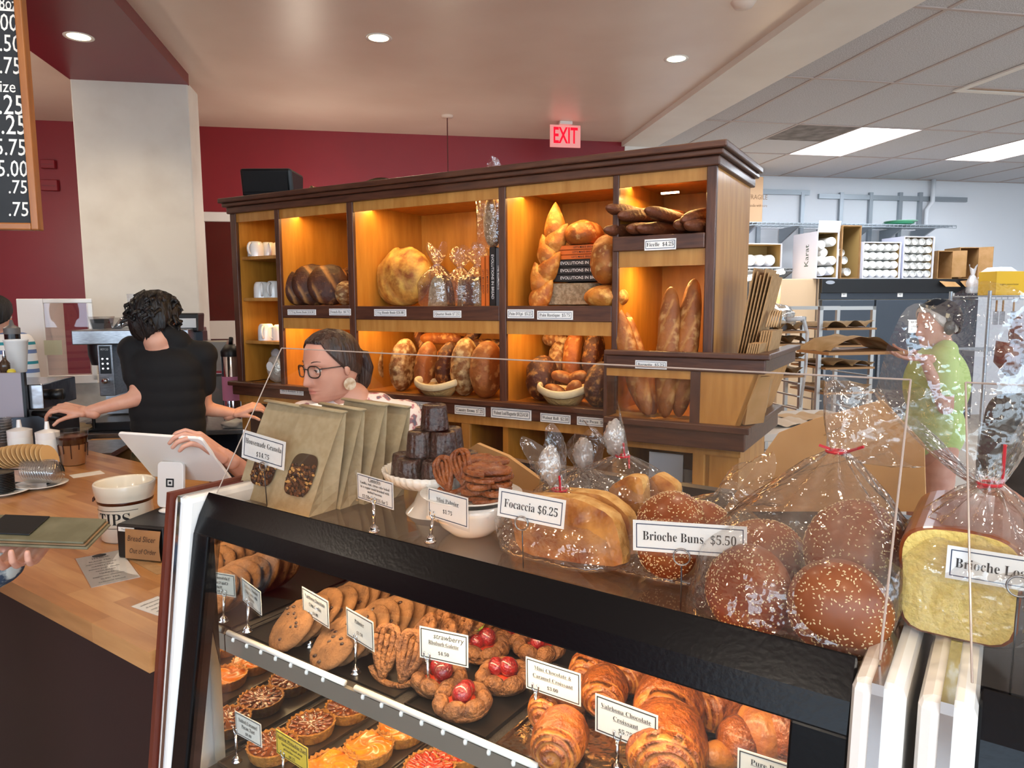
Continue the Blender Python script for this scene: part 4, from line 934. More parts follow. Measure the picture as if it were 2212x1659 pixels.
# kraft paper on the rear of the case, upturned cups
def paper_bag(lb, pxs, v, fold, th=.012):
    q = [D.onv(x, y, v) for x, y in pxs]; t = thing('paper_bag', lb, 'paper bag', M=DM)
    f = [(p.x, p.y, p.z) for p in q]; bk = [(p.x, p.y + th, p.z) for p in q]; n = len(q)
    MB().add(f + bk, [tuple(range(n)), tuple(range(n, 2 * n))[::-1]] + [(i, i + n, (i + 1) % n + n, (i + 1) % n) for i in range(n)]).build('sheet', M_['kraft2'], t)
    for (x0, y0), (x1, y1) in fold:
        a, c = D.onv(x0, y0, v), D.onv(x1, y1, v); MB().tube([a - V((0, .001, 0)), c - V((0, .001, 0))], .0012, 5).build('fold', M_['kraft'], t)
paper_bag('large kraft paper bag leaning behind the big bun bag', [(1560, 1105), (1682, 935), (1760, 905), (1905, 865), (1996, 962), (2000, 1105)], .50, [((1640, 1040), (1860, 985)), ((1780, 940), (1850, 905))])
paper_bag('kraft paper sheet standing behind the mini palmiers', [(985, 1075), (1002, 976), (1030, 958), (1095, 985), (1165, 1035), (1165, 1090)], .42, [])
for k, (px, lb) in enumerate(((693, 'upturned white paper cup behind the granola bags, nearer the counter'), (758, 'upturned white paper cup behind the granola bags, beside the cakes'))):
    P = D.onv(px, 874, .53); t = thing('paper_cup', lb, 'paper cup', M=DM @ T(P.x, P.y, ZS), group='upturned paper cups'); h = P.z - ZS
    MB().lathe([(.045, 0), (.046, .004), (.043, .006), (.033, h - .003), (.034, h), (.029, h), (.028, h - .008), (0, h - .008)], 32).build('cup', M_['paper'], t, smooth=True, sharp=50)
    MB().lathe([(.0455, 0), (.047, .003), (.0455, .006)], 32, caps=False).build('lip', M_['paper'], t, smooth=True)
# ================================================================ breads
def crustmat(name, a, b, fl, amt=.5, sc=12, rough=.6, bump=.5, gr='b07c42'):
    """baked crust: two browns, dusted with patches of flour"""
    m, t, p = _new(name); n = t.nodes; L = t.links; tc = n.new('ShaderNodeTexCoord')
    def ns(s, d):
        q = n.new('ShaderNodeTexNoise'); q.inputs['Scale'].default_value = s; q.inputs['Detail'].default_value = d; L.new(tc.outputs['Object'], q.inputs['Vector']); return q.outputs['Fac']
    def rp(src, lo, hi, c0, c1):
        r = n.new('ShaderNodeValToRGB'); r.color_ramp.elements[0].position = lo; r.color_ramp.elements[1].position = hi; r.color_ramp.elements[0].color = c0; r.color_ramp.elements[1].color = c1; L.new(src, r.inputs[0]); return r.outputs[0]
    base = rp(ns(sc, 4), .35, .65, hx(a), hx(b)); f = rp(ns(sc * 2.6, 6), .62 - .22 * amt, .74 - .1 * amt, (0, 0, 0, 1), (1, 1, 1, 1))
    mx = n.new('ShaderNodeMix'); mx.data_type = 'RGBA'; L.new(f, mx.inputs[0]); L.new(base, mx.inputs[6]); mx.inputs[7].default_value = hx(fl)
    at = n.new('ShaderNodeAttribute'); at.attribute_name = 'groove'; m2 = n.new('ShaderNodeMix'); m2.data_type = 'RGBA'; L.new(at.outputs['Fac'], m2.inputs[0]); L.new(mx.outputs[2], m2.inputs[6]); m2.inputs[7].default_value = hx(gr); L.new(m2.outputs[2], p.inputs['Base Color'])
    b_ = n.new('ShaderNodeBump'); b_.inputs['Strength'].default_value = bump; b_.inputs['Distance'].default_value = .008; L.new(ns(sc * 5, 4), b_.inputs['Height']); L.new(b_.outputs[0], p.inputs['Normal'])
    p.inputs['Roughness'].default_value = rough; return m
BR = dict(brown=crustmat('dark_rye_crust', '4a2412', '30150b', '7a5028', .1), blonde=crustmat('blonde_boule_crust', '9a5a1e', '7a3f12', 'd2a850', 1.25, 7), gold=crustmat('golden_crust', 'a8621f', '7e4012', 'd0a060', .25), white=crustmat('floured_crust', '8a5a2a', '643a16', 'c4a878', .75, 14),
          bag=crustmat('baguette_crust', 'a05e26', '7c4216', 'c8986000'[:6] if False else 'c09058', .35, 10), fic=crustmat('ficelle_crust', '6a3414', '4a220c', '8a5a30', .2, 16), dark=crustmat('burnished_crust', '54270f', '34170a', 'a8763c', .4, 16), epi=crustmat('epi_crust', 'c07a2c', '9a5418', 'd8a050', .5, 12))
GROOVE = mat('scored_crumb', 'b58048', .8, col2='8a5424', scale=50); CRUMB = mat('speckled_crumb', 'a8987c', .85, col2='87765a', scale=70, lo=.4, hi=.6, bump=.5, bscale=120)

def loaf_mesh(L, W, H, seed, m, slash=0, ang=.6, pw=2.2, tips=1.0, bump=.06, ear=.07, gw=.14):
    def rad(x): return max(0.0, 1 - abs(x) ** pw) ** (.5 * tips)
    def sl(x, a):                                       # position across the diagonal cuts on the upper side
        if not slash or math.sin(a) < .12: return None
        s = (x * .5 + .5) * slash + ang * math.cos(a); return s - math.floor(s) if .12 < (x * .5 + .5) < .9 else None
    def f(i, j):
        x = math.sin((j - .5) * PI) if pw < 4 else 2 * j - 1; a = 2 * PI * i; r = rad(x); d = V((x * 1.3, math.cos(a) * r, math.sin(a) * r)); k = 1 + bump * nz(d, 1.6, seed) + .018 * nz(d, 7, seed); q = sl(x, a)
        if q is not None: k += ear * (q - .45) if q > gw else -ear * .5 * math.sin(q / gw * PI)
        z = math.sin(a) * H / 2 * r * k
        return (x * L / 2, math.cos(a) * W / 2 * r * k, max(z, -H * .36))
    NA, NX = 40, 60 if L > 1.8 * W else 44
    me = MB().grid(f, NA, NX, wu=True).mesh('loaf', [m], smooth=True)
    if slash:
        at = me.attributes.new('groove', 'FLOAT', 'POINT'); w = []
        for i in range(NA):
            for j in range(NX + 1):
                x = math.sin((j / NX - .5) * PI) if pw < 4 else 2 * j / NX - 1; q = sl(x, 2 * PI * i / NA); w.append(0.0 if q is None else max(0.0, 1 - abs(q - gw * .6) / (gw * 1.3)) * .75)
        at.data.foreach_set('value', w)
    return me

def place(name, me, lb, cat, grp, px, py, v, M=None, rest=None, fr=B, sink=0):
    P = fr.w(*fr.onv(px, py, v)); Mx = T(P) @ RZ(math.degrees(fr.a)) @ (M or Matrix())
    if rest is not None:                                # settle on the surface at height rest
        lo = min((Mx @ v_.co).z for v_ in me.vertices); Mx = T(0, 0, rest - lo - sink) @ Mx
    o = link(name, me, M=Mx); return tag(o, lb, cat, grp)
def standing(yaw=0, lean=8, roll=0): return RZ(yaw) @ RX(-lean) @ RZ(0) @ RY(-90 + roll)   # long axis up
G1, G2, G3, G4, G5, G6 = 'brown loaves in the upper compartments', 'loaves in the lower compartments', 'thin loaves on the top right shelf', 'baguettes in the glazed bin', 'bagged quarter loaves', 'cookbooks in the bread case'
z2, z3 = 1.611, 1.606; zl = 1.1955
boule = lambda r, h, s, m, sl=3: loaf_mesh(2 * r, 2 * r, h, s, m, sl, .5, 2.0, 1)
tip = lambda yaw, lean: RZ(yaw) @ RX(90 - lean)          # show the top face to the room, leaning back
# upper left: brown boules on edge
place('bread_loaf', boule(.1, .1, 1, BR['brown'], 2), 'dark brown boule leaning on the left wall of the upper left compartment', 'bread', G1, 652, 620, .10, tip(58, 14), z2)
place('bread_loaf', boule(.112, .1, 2, BR['brown'], 2), 'dark brown boule in the middle of the overlapping row', 'bread', G1, 678, 612, .11, tip(54, 16), z2)
place('bread_loaf', boule(.112, .11, 3, BR['brown'], 2), 'front dark boule scored with a deep cross', 'bread', G1, 712, 615, .11, tip(44, 20), z2)
place('bread_loaf', boule(.11, .13, 4, BR['dark'], 2), 'dark boule half hidden by the walnut stile', 'bread', G1, 758, 610, .36, tip(0, 15), z2)
place('bread_loaf', loaf_mesh(.2, .12, .1, 5, BR['white'], 3), 'floured rye loaf in the near corner beside the stile', 'bread', G1, 748, 640, .07, standing(10, 12) @ SCL(.62, 1, 1), z2)
# upper middle
place('bread_loaf', loaf_mesh(.37, .29, .2, 6, BR['blonde'], 3, .9, 2.2), 'huge blonde boule dusted with flour, standing on edge', 'bread', G1, 872, 606, .2, tip(-14, 10), z3, sink=.0)
def quarter(lb, px, py, v, w, h, yaw, seed):
    t = thing('quarter_loaf', lb, 'bread', M=T(B.w(*B.onv(px, py, v)).xy.to_3d() + V((0, 0, z3))) @ RZ(yaw), group=G5)
    n = 14; arc = [(-w / 2 + w * k / n, h * (1 - abs(2 * k / n - 1) ** 2.6) ** .6) for k in range(n + 1)]
    MB().prism([(-w / 2, 0)] + arc[1:-1] + [(w / 2, 0)], -.001, .004, 'y').build('crumb', CRUMB, t)
    MB().prism([(-w / 2 * 1.05, 0)] + [(x * 1.05, z * 1.04) for x, z in arc[1:-1]] + [(w / 2 * 1.05, 0)], .004, .09, 'y').build('crust', BR['dark'], t, bevel=.006)
    return t
quarter('bagged quarter loaf beside the huge boule', 945, 640, .08, .10, .14, -20, 1); quarter('bagged quarter loaf in the middle, cut face grey', 993, 645, .12, .11, .13, -75, 2); quarter('bagged quarter loaf beside the standing books', 1030, 645, .1, .1, .13, -65, 3)
def bbag(lb, px, py, v, w, d, h, seed, z, tilt=(0, 0)):
    P = B.onv(px, py, v); t = thing('clear_bag', lb, 'bag', M=BMx, group='clear bags in the bread case')
    film_bag(t, (P.x, v, z + .002), w, d, (P.x + tilt[0], v + tilt[1], z + h * .72), .012, (P.x + tilt[0] * 1.6, v + tilt[1], z + h), (.09, .05), seed, hb=.55, n=40)
bbag('clear bag around the quarter loaf beside the huge boule', 945, 640, .12, .14, .12, .27, 21, z3); bbag('clear bag around the middle quarter loaf', 995, 645, .15, .14, .13, .25, 22, z3); bbag('clear bag around the quarter loaf by the books', 1032, 645, .15, .11, .13, .26, 23, z3)
# books
OR = mat('orange_book_cover', 'd86a1c', .45); BK = mat('black_book_cover', '131314', .4); GY = mat('grey_book_cover', '55585e', .45); PG = mat('book_pages', 'e8e2d2', .8)
WH = mat('white_print', 'f0f0ee', .6)
def book(lb, M, w, d, th, m, title, tm, font=.6):
    """lying book: x along the spine, y depth, z thickness; spine at y = 0"""
    t = thing('book', lb, 'book', M=M, group=G6)
    MB().box(0, 0, 0, w, d, .002).box(0, 0, th - .002, w, d, th).box(0, 0, 0, w, .003, th).build('cover', m, t)
    MB().box(.003, .003, .002, w - .003, d - .004, th - .002).build('pages', PG, t)
    letters(t, [(title, th * font, w / 2, th / 2, w * .86, dict(plain=1, off=.004))], tm, RX(90) @ T(0, 0, .0008)); return t
stk = B.onv(1193, 608, .14); zz = B.onv(1240, 608, .14).z; bx, bv = stk.x + .005, .14
base_z = zz
for k in range(3): book(f'black bread cookbook lying flat, {["lowest", "middle one", "topmost"][k]} of the three black ones', BMx @ T(bx, bv, base_z + k * .031), .26, .2, .03, BK, 'EVOLUTIONS IN BREAD', WH)
for k in range(3): book(f'orange baking book lying flat, {["lowest", "middle one", "topmost"][k]} of the orange ones', BMx @ T(bx + .01 + k * .004, bv + .005, base_z + .093 + k * .02), .25, .2, .019, OR, "LET'S MAKE BREAD!", M_['ink'], .62)
vx = B.onv(1045, 640, .05).x
for k, (th, h, m, ti, tm, lb) in enumerate(((.02, .215, OR, "LET'S MAKE BREAD!", M_['ink'], 'orange baking book standing at the left of four'), (.02, .22, OR, "LET'S MAKE BREAD!", M_['ink'], 'orange baking book standing beside the black one'), (.03, .255, BK, 'EVOLUTIONS IN BREAD', WH, 'black bread cookbook standing upright beside the stile'), (.026, .25, GY, 'THE ELEMENTS', WH, 'grey cookbook standing against the walnut stile'))):
    book(lb, BMx @ T(vx, .03, z3 + h) @ RY(90), h, .19, th, m, ti, tm); vx += th + .002
t = quarter('tall bagged half loaf perched on the standing books', 1066, 645, .07, .085, .0, -40, 5)
bpy.data.objects.remove(t.children[0]); bpy.data.objects.remove(t.children[0])
P = B.onv(1068, 530, .1); ztop = z3 + .256; t.matrix_world = BMx @ T(P.x - .005, .1, ztop) @ RZ(-20)
MB().ell((0, 0, .115), (.05, .035, .115), 24, 16).build('crust', BR['dark'], t, smooth=True); MB().ell((0, -.012, .115), (.045, .028, .108), 24, 16).build('crumb', CRUMB, t, smooth=True)
t = thing('clear_bag', 'clear bag around the tall half loaf on the books', 'bag', M=BMx, group='clear bags in the bread case'); film_bag(t, (P.x - .005, .1, ztop + .002), .11, .09, (P.x, .1, ztop + .27), .012, (P.x, .1, ztop + .36), (.06, .04), 29, hb=.75, n=40)
# upper right compartment: epi, boules, stone loaf
def epi(px0, py0, px1, py1, v):
    a, c = B.w(*B.onv(px0, py0, v)), B.w(*B.onv(px1, py1, v + .08)); t = thing('epi_loaf', "wheat-stalk shaped golden loaf leaning in its compartment", 'bread'); d = c - a; n = 6; side = d.cross(B.v).normalized()
    for k in range(n):
        q = (k + .5) / n; s = 1 if k % 2 else -1; ctr = a + d * q + side * (.012 * s); L_ = d.length / n * 2.5
        if k == n - 1: s *= .3; L_ *= 1.15
        ax = (d.normalized() + side * .5 * s).normalized(); Mk = ox(-B.v, ax, ctr)
        def lf(i, j, k=k, L_=L_): a_ = 2 * PI * i; r_ = .046 * math.sin(PI * j ** .62) ** .8 * (1 + .1 * nz((math.cos(a_), math.sin(a_), j * 2), 2, k)) + .001; return (math.cos(a_) * r_, (j - .42) * L_, math.sin(a_) * r_ * .9)
        MB().grid(lf, 22, 18, wu=True, M=Mk).build('lobe', BR['epi'], t, smooth=True)
epi(1160, 655, 1208, 475, .10)
place('bread_loaf', boule(.085, .12, 11, BR['gold'], 2), 'golden round loaf sitting on the stack of books', 'bread', G1, 1262, 540, .2, RZ(30), base_z + .155)
place('bread_loaf', loaf_mesh(.2, .16, .13, 12, BR['gold'], 2), 'split golden loaf standing beside the book stack', 'bread', G1, 1310, 592, .06, standing(25, 10), base_z - .02)
place('bread_loaf', boule(.09, .1, 13, BR['epi'], 0), 'pale round roll in the corner under the split loaf', 'bread', G1, 1310, 648, .05, RZ(0), z3)
def stone(i, j):
    a = 2 * PI * i; e = .55; c, s = math.copysign(abs(math.cos(a)) ** e, math.cos(a)), math.copysign(abs(math.sin(a)) ** e, math.sin(a)); z = j; r = 1 if .02 < j < .98 else 0; q = V((c, s, j)); k = 1 + .05 * nz(q, 1.8, 4)
    return (.165 * c * r * k * (1 - .12 * j), .11 * s * r * k, (base_z - z3 - .002) * (0 if j < .5 and r == 0 else 1 if r == 0 else (j - .02) / .96))
me = MB().grid(stone, 36, 12, wu=True).mesh('cut_loaf', [CRUMB], smooth=True, sharp=50)
st_p = B.onv(1235, 640, .22); tag(link('cut_loaf', me, M=BMx @ T(st_p.x, .24, z3 + .001)), 'big grey floured loaf under the stack of books', 'bread', G1)
# ficelles
for k, (px, py, yaw, rl, w) in enumerate(((1335, 495, 12, 0, 'lowest at the left, poking past the stile'), (1372, 492, 18, 0, 'second from the left in the lower row'), (1415, 490, 8, 0, 'third in the lower row'), (1455, 485, 26, 0, 'round ended, fourth in the lower row'), (1492, 485, 20, 0, 'last in the lower row beside the stile'), (1335, 455, 14, 4, 'upper row, at the left stile'), (1370, 455, 10, -4, 'upper row, second from the left'), (1420, 465, 14, 6, 'upper row, third'), (1475, 455, 24, -10, 'uppermost, slanting across the pile'))):
    me = loaf_mesh(.42, .062, .058, 40 + k, BR['fic'], 0, .5, 3.2, 1.0, .1); P = B.onv(px, py, -.06)
    tag(link('ficelle_loaf', me, M=BMx @ T(P.x + .06 * math.sin(math.radians(yaw)), .13, P.z) @ RZ(90 + yaw - 30) @ RY(rl)), f'thin dark loaf, {w}', 'bread', G3)
# lower middle: ovals on edge, basket, long loaves above
for k, (px, py, L_, W_, H_, yaw, ln, v, m, w) in enumerate(((818, 812, .27, .16, .12, 15, 12, .2, 'white', 'behind the person with glasses, in the lower middle compartment'), (872, 812, .26, .15, .12, 0, 14, .12, 'white', 'second oval loaf on edge, floured stripe'), (920, 805, .25, .11, .1, -12, 12, .1, 'bag', 'narrow oval loaf leaning beside the cloth basket'), (1005, 822, .27, .15, .13, 12, 8, .1, 'white', 'large oval loaf on edge right of the basket'), (1052, 825, .26, .17, .14, -5, 8, .08, 'bag', 'wide oval loaf against the stile'), (968, 800, .22, .12, .11, -20, 14, .13, 'dark', 'dark loaf standing in the cloth basket'))):
    place('bread_loaf', loaf_mesh(L_, W_, H_, 60 + k, BR[m], 3, .6), f'floured loaf, {w}' if 'loaf' not in w else w, 'bread', G2, px, py, v, standing(yaw, ln), zl + (.03 if k == 5 else 0))
for k, (px, py, yaw, rl, m, w) in enumerate(((945, 733, 0, 0, 'gold', 'pale long loaf lying across the top of the pile'), (1003, 745, 55, 10, 'dark', 'dark long loaf slanting down the pile'), (1050, 748, 0, 0, 'dark', 'dark long loaf at the top beside the stile'), (912, 755, -50, 20, 'dark', 'dark knobbly loaf at the left of the pile'), (955, 765, 40, 20, 'gold', 'golden pointed loaf in the middle of the pile'), (1040, 775, 20, 20, 'dark', 'dark loaf low in the pile, flour tipped'))):
    me = loaf_mesh(.26, .075, .07, 70 + k, BR[m], 4, .7, 3); P = B.onv(px, py, .26); tag(link('bread_loaf', me, M=BMx @ T(P.x, .29, P.z) @ RZ(yaw * .4) @ RY(-yaw)), w, 'bread', G2)
def basket(lb, px, py, v, w, h, dz=0):
    P = B.onv(px, py, v); t = thing('bread_basket', lb, 'basket', M=BMx @ T(P.x, v, zl), group='cloth lined baskets'); prof = [(0, .002), (.5, .002), (.62, .3), (.8, .8), (.86, 1.0), (.82, 1.0), (.55, .3), (0, .1)]
    MB().lathe([(r * w / 2, z * h) for r, z in prof], 32, flute=.012, fn=16).build('wicker', mat('pale_wicker', 'c9a468', .7, bump=.8, bscale=80), t, smooth=True)
    MB().tube([(w * .44 * math.cos(a), w * .44 * math.sin(a), h + .012 * math.sin(a * 2 + 1) + .004) for a in [k * PI / 16 for k in range(32)]], .012, 8, closed=True, flat=(.7, 1.4)).build('cloth', mat('linen_cloth', 'd9c6a0', .85, bump=.4, bscale=40), t, smooth=True)
basket('cloth lined basket under the dark loaf', 948, 850, .04, .24, .055); basket('cloth lined basket of rolls in the right lower compartment', 1218, 868, .05, .24, .06)
# lower right compartment
for k, (px, py, L_, W_, H_, yaw, ln, v, m, w) in enumerate(((1172, 828, .2, .18, .14, 10, 12, .12, 'dark', 'big round floured loaf at the left of the lower right compartment'), (1240, 775, .25, .11, .1, 0, 10, .24, 'gold', 'pointed loaf rising behind the basket'), (1208, 778, .2, .12, .1, 0, 10, .28, 'white', 'floured loaf behind the pointed one'), (1282, 785, .25, .11, .1, -8, 8, .26, 'dark', 'dark pointed loaf in shade at the stile'), (1296, 850, .19, .13, .12, -20, 14, .05, 'dark', 'walnut loaf on edge against the stile'))):
    place('bread_loaf', loaf_mesh(L_, W_, H_, 80 + k, BR[m], 3, .6), w, 'bread', G2, px, py, v, standing(yaw, ln), zl + (.06 if k in (1, 2, 3) else 0))
place('bread_loaf', loaf_mesh(.16, .07, .07, 90, BR['white'], 3, .6), 'floured loaf lying on top of the lower right pile', 'bread', G2, 1205, 737, .3, RY(8))
for k, (px, py, yaw, w) in enumerate(((1200, 845, 30, 'split in the front of the basket'), (1240, 838, -40, 'at the right of the basket'), (1215, 815, 20, 'heaped over the basket'), (1248, 815, -20, 'at the back of the basket'))):
    place('bread_roll', loaf_mesh(.1, .06, .055, 95 + k, BR['bag'], 1, .3), f'small walnut roll {w}', 'roll', 'walnut rolls in the basket', px, py, .05 + .03 * (k > 1), RZ(yaw) @ RY(yaw * .8))
# baguettes in the bin
for k, (a, c, v0, v1, w) in enumerate((((1400, 895), (1325, 660), -.05, .04, 'leaning left over the edge of the bin'), ((1412, 893), (1342, 670), .0, .10, 'behind the one leaning left'), ((1436, 900), (1450, 622), -.055, .02, 'upright in the middle of the bin'), ((1466, 898), (1500, 605), -.03, .06, 'at the right of the bin, the tallest'))):
    p, q = B.w(*B.onv(*a, v0)), B.w(*B.onv(*c, v1)); d = q - p; me = loaf_mesh(d.length * 1.02, .085, .075, 110 + k, BR['bag'], 4, .9, 3.4, 1, .07, .1)
    n = (-B.v - d.normalized() * (-B.v).dot(d.normalized())).normalized(); y = n.cross(d.normalized()); x = d.normalized(); c_ = (p + q) / 2 + V((0, 0, .0))
    tag(link('baguette', me, M=Matrix(((x.x, y.x, n.x, c_.x), (x.y, y.y, n.y, c_.y), (x.z, y.z, n.z, c_.z), (0, 0, 0, 1)))), f'floured baguette {w}', 'bread', G4)
# ================================================================ shelf labels
def slabel(txt, x0, y0, x1, y1, v, lb=None, slope=0, m='cardw'):
    a, c = B.onv(x0, (y0 + y1) / 2, v), B.onv(x1, (y0 + y1) / 2, v); w = abs(c.x - a.x); h = abs(B.onv((x0 + x1) / 2, y0, v).z - B.onv((x0 + x1) / 2, y1, v).z) * .8; mid = B.onv((x0 + x1) / 2, (y0 + y1) / 2, v)
    t = thing('shelf_label', lb or f'white shelf label reading {txt}', 'label', M=BMx @ T(mid.x, v, mid.z) @ RY(slope) @ RX(90), group='price labels on the bread case')
    MB().box(-w / 2, -h / 2, -.001, w / 2, h / 2, .001).build('card', M_[m], t); b = MB(); border(b, w * .93, h * .72, h * .05); b.build('printed_border', M_['inkblue'], t, M=T(0, 0, .0016))
    letters(t, [(txt, h * .5, 0, 0, w * .85)], M_['ink'], T(0, 0, .0018))
VR = -.0195
for a in (('1.75 kg Brown Boule $14.50', 621, 667, 682, 682), ('French Rye  $6.75', 711, 665, 758, 683), ('3 Kg Blonde Boule $26.00', 808, 666, 877, 685), ('Quarter Boule $7.25', 936, 669, 996, 688), ("Pain D'Epi  $5.25", 1096, 666, 1153, 690), ('Pain Rustique  $5.75', 1160, 669, 1237, 693)): slabel(*a, VR)
slabel('Ficelle  $4.25', 1392, 513, 1460, 543, -.032); slabel('Baguette  $5.25', 1372, 777, 1440, 799, bF - .0145)
for a in (('Olive & Rosemary  $7.25', 605, 837, 655, 854), ('Boule  $7.25', 800, 852, 840, 873), ('Demi Baguette  $3.50', 886, 867, 950, 886), ('Country Brown  $7.25', 982, 875, 1048, 899), ('Walnut Loaf/Baguette $8.25/4.50', 1060, 880, 1147, 908), ('Walnut Roll  $2.50', 1167, 892, 1232, 916), ('Raisin Pecan  $6.50', 1246, 900, 1320, 923)): slabel(*a, -.0425)
# ================================================================ mugs and coffee bag
def mug(lb, px, zs, v, h, r, ang):
    P = B.onv(px, 620, v); t = thing('mug', lb, 'mug', M=BMx @ T(P.x, v, zs) @ RZ(ang), group='white mugs turned upside down on the narrow shelves')
    MB().lathe([(r, 0), (r * 1.0, .004), (r * .98, h * .6), (r * .9, h * .85), (r * .72, h * .98), (r * .6, h), (0, h)], 28).build('cup', M_['mug'], t, smooth=True)
    MB().tube([(r * .92 + .028 * math.sin(a), 0, h * .5 - .032 * math.cos(a)) for a in [k * PI / 8 for k in range(9)]], .0065, 8).build('handle', M_['mug'], t, smooth=True)
for zs, nm, row in ((1.8755, 'top', ((556, .05, .08, .043, -75), (583, .12, .08, .04, -30), (606, .17, .08, .04, -40))), (1.6555, 'middle', ((565, .06, .085, .042, -40), (592, .10, .09, .042, -70), (612, .2, .085, .04, -40))), (1.4255, 'bottom', ((571, .06, .09, .044, -62), (602, .10, .085, .042, -120)))):
    for k, (px, v, h, r, a) in enumerate(row): mug(f'upturned white mug, {["first", "second", "last"][k]} on the {nm} mug shelf', px, zs, v, h, r, a)
P = B.onv(592, 820, .06); t = thing('coffee_bag', 'clear bag with round white sticker under the mug shelves', 'bag', M=BMx @ T(P.x, .08, zl))
MB().ell((0, 0, .075), (.06, .04, .076), 24, 16, disp=lambda d: 1 + .1 * nz(d, 2.5, 3)).build('contents', mat('silver_foil_pack', 'cfc8bc', .3, .4, bump=.6, bscale=50), t, smooth=True); MB().ell((0, 0, .155), (.035, .02, .03), 16, 8).build('crimped_top', M_['filmw'], t, smooth=True)
MB().lathe([(0, 0), (.026, 0), (.026, .002), (0, .002)], 24).build('sticker', M_['paper'], t, M=T(.0, -.044, .09) @ RX(90))
# ================================================================ bags in and under the bin, tub, speaker
def flat_bag(lb, u, v, z, w, h, tilt, yaw=0, th=.006, grp=None, name='paper_bag', handle=False):
    t = thing(name, lb, 'paper bag', M=BMx @ T(u, v, z) @ RZ(yaw) @ RY(tilt), group=grp)
    MB().box(0, 0, 0, th, w, h).build('sack', M_['kraft'], t, bevel=.001); MB().box(-.0006, w * .49, .01, 0, w * .51, h).build('seam', M_['cardboard'], t)
    if handle: MB().tube([(th / 2, w * .3 + w * .4 * q / 12, h + .06 * math.sin(PI * q / 12) + .012) for q in range(13)], .003, 6).build('handle', mat('paper_twine', 'b8946a', .8), t, smooth=True)
for k in range(6): flat_bag(f'tall flat kraft bag, {ORD[k]} of the leaning row in the bin', 2.60 + k * .007, .06 + k * .004, 1.19, .2, .56 - .012 * (k % 3), 9 + k * .6, 0, .004, 'tall kraft bags in the bin')
for k in range(5): flat_bag(f'kraft carrier bag with twine handle, {ORD[k]} of its row in the bin', 2.675 + k * .008, .03 + k * .004, 1.192, .2, .33, 9, 0, .006, 'handled kraft bags in the bin', handle=True)
for k in range(6): flat_bag(f'short kraft bag, {ORD[k]} of the low stack at the bin front', 2.655 + k * .007, -.075 + k * .002, 1.192, .12, .29, 10, 0, .005, 'short kraft bags in the bin')
def stack(lb, u, v, z, w, d, n, th, yaw, grp, cat='paper bag'):
    for k in range(n):
        t = MB().box(0, 0, 0, w, d, th * .85).build('paper_bag', M_['kraft'], None, M=BMx @ T(u + rnd.uniform(-.008, .008), v + rnd.uniform(0, .01), z + k * th) @ RZ(yaw + rnd.uniform(-3, 3)))
        tag(t, f'flat kraft bag, {ORD[k] if k < 12 else "topmost"} up in the stack {lb}', cat, grp)
stack('under the ledge beside the divider', 1.15, .08, .621, .26, .3, 12, .018, 3, 'stacked bags in the middle cupboard'); stack('in the cupboard above the tub', 1.62, .08, .621, .24, .3, 10, .019, -4, 'stacked bags in the right cupboard')
P = B.onv(1445, 1010, .12); t = thing('plastic_tub', 'white round tub printed with blue letters, in the cupboard', 'tub', M=BMx @ T(P.x, .17, .6205)); r = .13
MB().lathe([(r * .93, 0), (r, .28), (r * 1.03, .285), (r * 1.03, .30), (r * .96, .30), (r * .9, .02), (0, .02)], 40).build('body', M_['enamel'], t, smooth=True, sharp=50)
vs, fs = text_mesh(serif('BAG'), .11, .2, 0); lt = MB().add([((r + .002) * math.sin(-p[0] / r), -(r + .002) * math.cos(p[0] / r), .15 - p[1]) for p in vs], fs); lt.build('lettering', M_['inkblue'], t)
MB().box(-.08, -.06, .29, .06, -.055, .4).build('paper_slip', mat('pale_blue_sheet', 'c8d4e4', .6), t)
P = B.onv(584, 420, .2); t = thing('speaker', 'black wedge speaker on top of the bread case', 'speaker', M=BMx @ T(P.x, .22, 2.1802) @ RZ(30))
MB().prism([(-.09, .02), (.1, .02), (.12, .17), (-.12, .17)], -.14, .14).build('housing', M_['blackp'], t, bevel=.015); MB().prism([(-.115, .045), (-.118, .045), (-.126, .15), (-.122, .15)], -.12, .12).build('grille', M_['blackm'], t); MB().box(-.05, -.06, 0, .05, .06, .025).build('foot', M_['blackm'], t)
for (px, w, lb) in ((828, .16, 'tan paper scrap lying on top of the bread case'), (685, .03, 'small pale stub on top of the bread case')):
    P = B.onv(px, 402, .0); tag(MB().grid(lambda i, j: ((i - .5) * w, j * .05, .012 * math.sin(PI * i) * (1 - .4 * j) + .0006), 10, 4).build('paper_scrap', M_['kraft2'], M=BMx @ T(P.x, -.04, 2.181)), lb, 'paper')
tag(MB().box(0, 0, 0, .1, .012, .17).build('cardboard_flap', M_['cardboard'], M=BMx @ T(2.705, -.085, 1.192) @ RZ(62) @ RX(8)), 'cardboard piece standing inside the bin end', 'cardboard')
# ================================================================ wooden counter and what stands on it (frame D)
ZK = .92
kt = thing('service_counter', 'butcher block counter with dark red front', 'counter', M=DM)
bl = MB(); 
strips = []
rr = random.Random(3)
for k in range(22):                                     # staves of the block, each its own length offset
    v0 = -.105 + k * .0415
    strips.append((v0, v0 + .0415))
bm_ = [wood(f'maple_stave_{i}', a, c, stretch=(.8, 6, 6), scale=7, rough=.32, coat=.3, bump=.02) for i, (a, c) in enumerate((('c08a54', 'ac7440'), ('b57d48', '9e6836'), ('cb9860', 'b88450')))]
u_l = -2.55
n_st = 0
for k, (a, c) in enumerate(strips):
    u = u_l + rr.uniform(-.3, 0)
    while u < -.066:
        L_ = rr.uniform(.35, .75); e = min(u + L_, -.066)
        if e - u > .02: MB().box(u, a, ZK - .045, e, c, ZK).build('stave', bm_[rr.randrange(3)], kt)
        u = e; n_st += 1
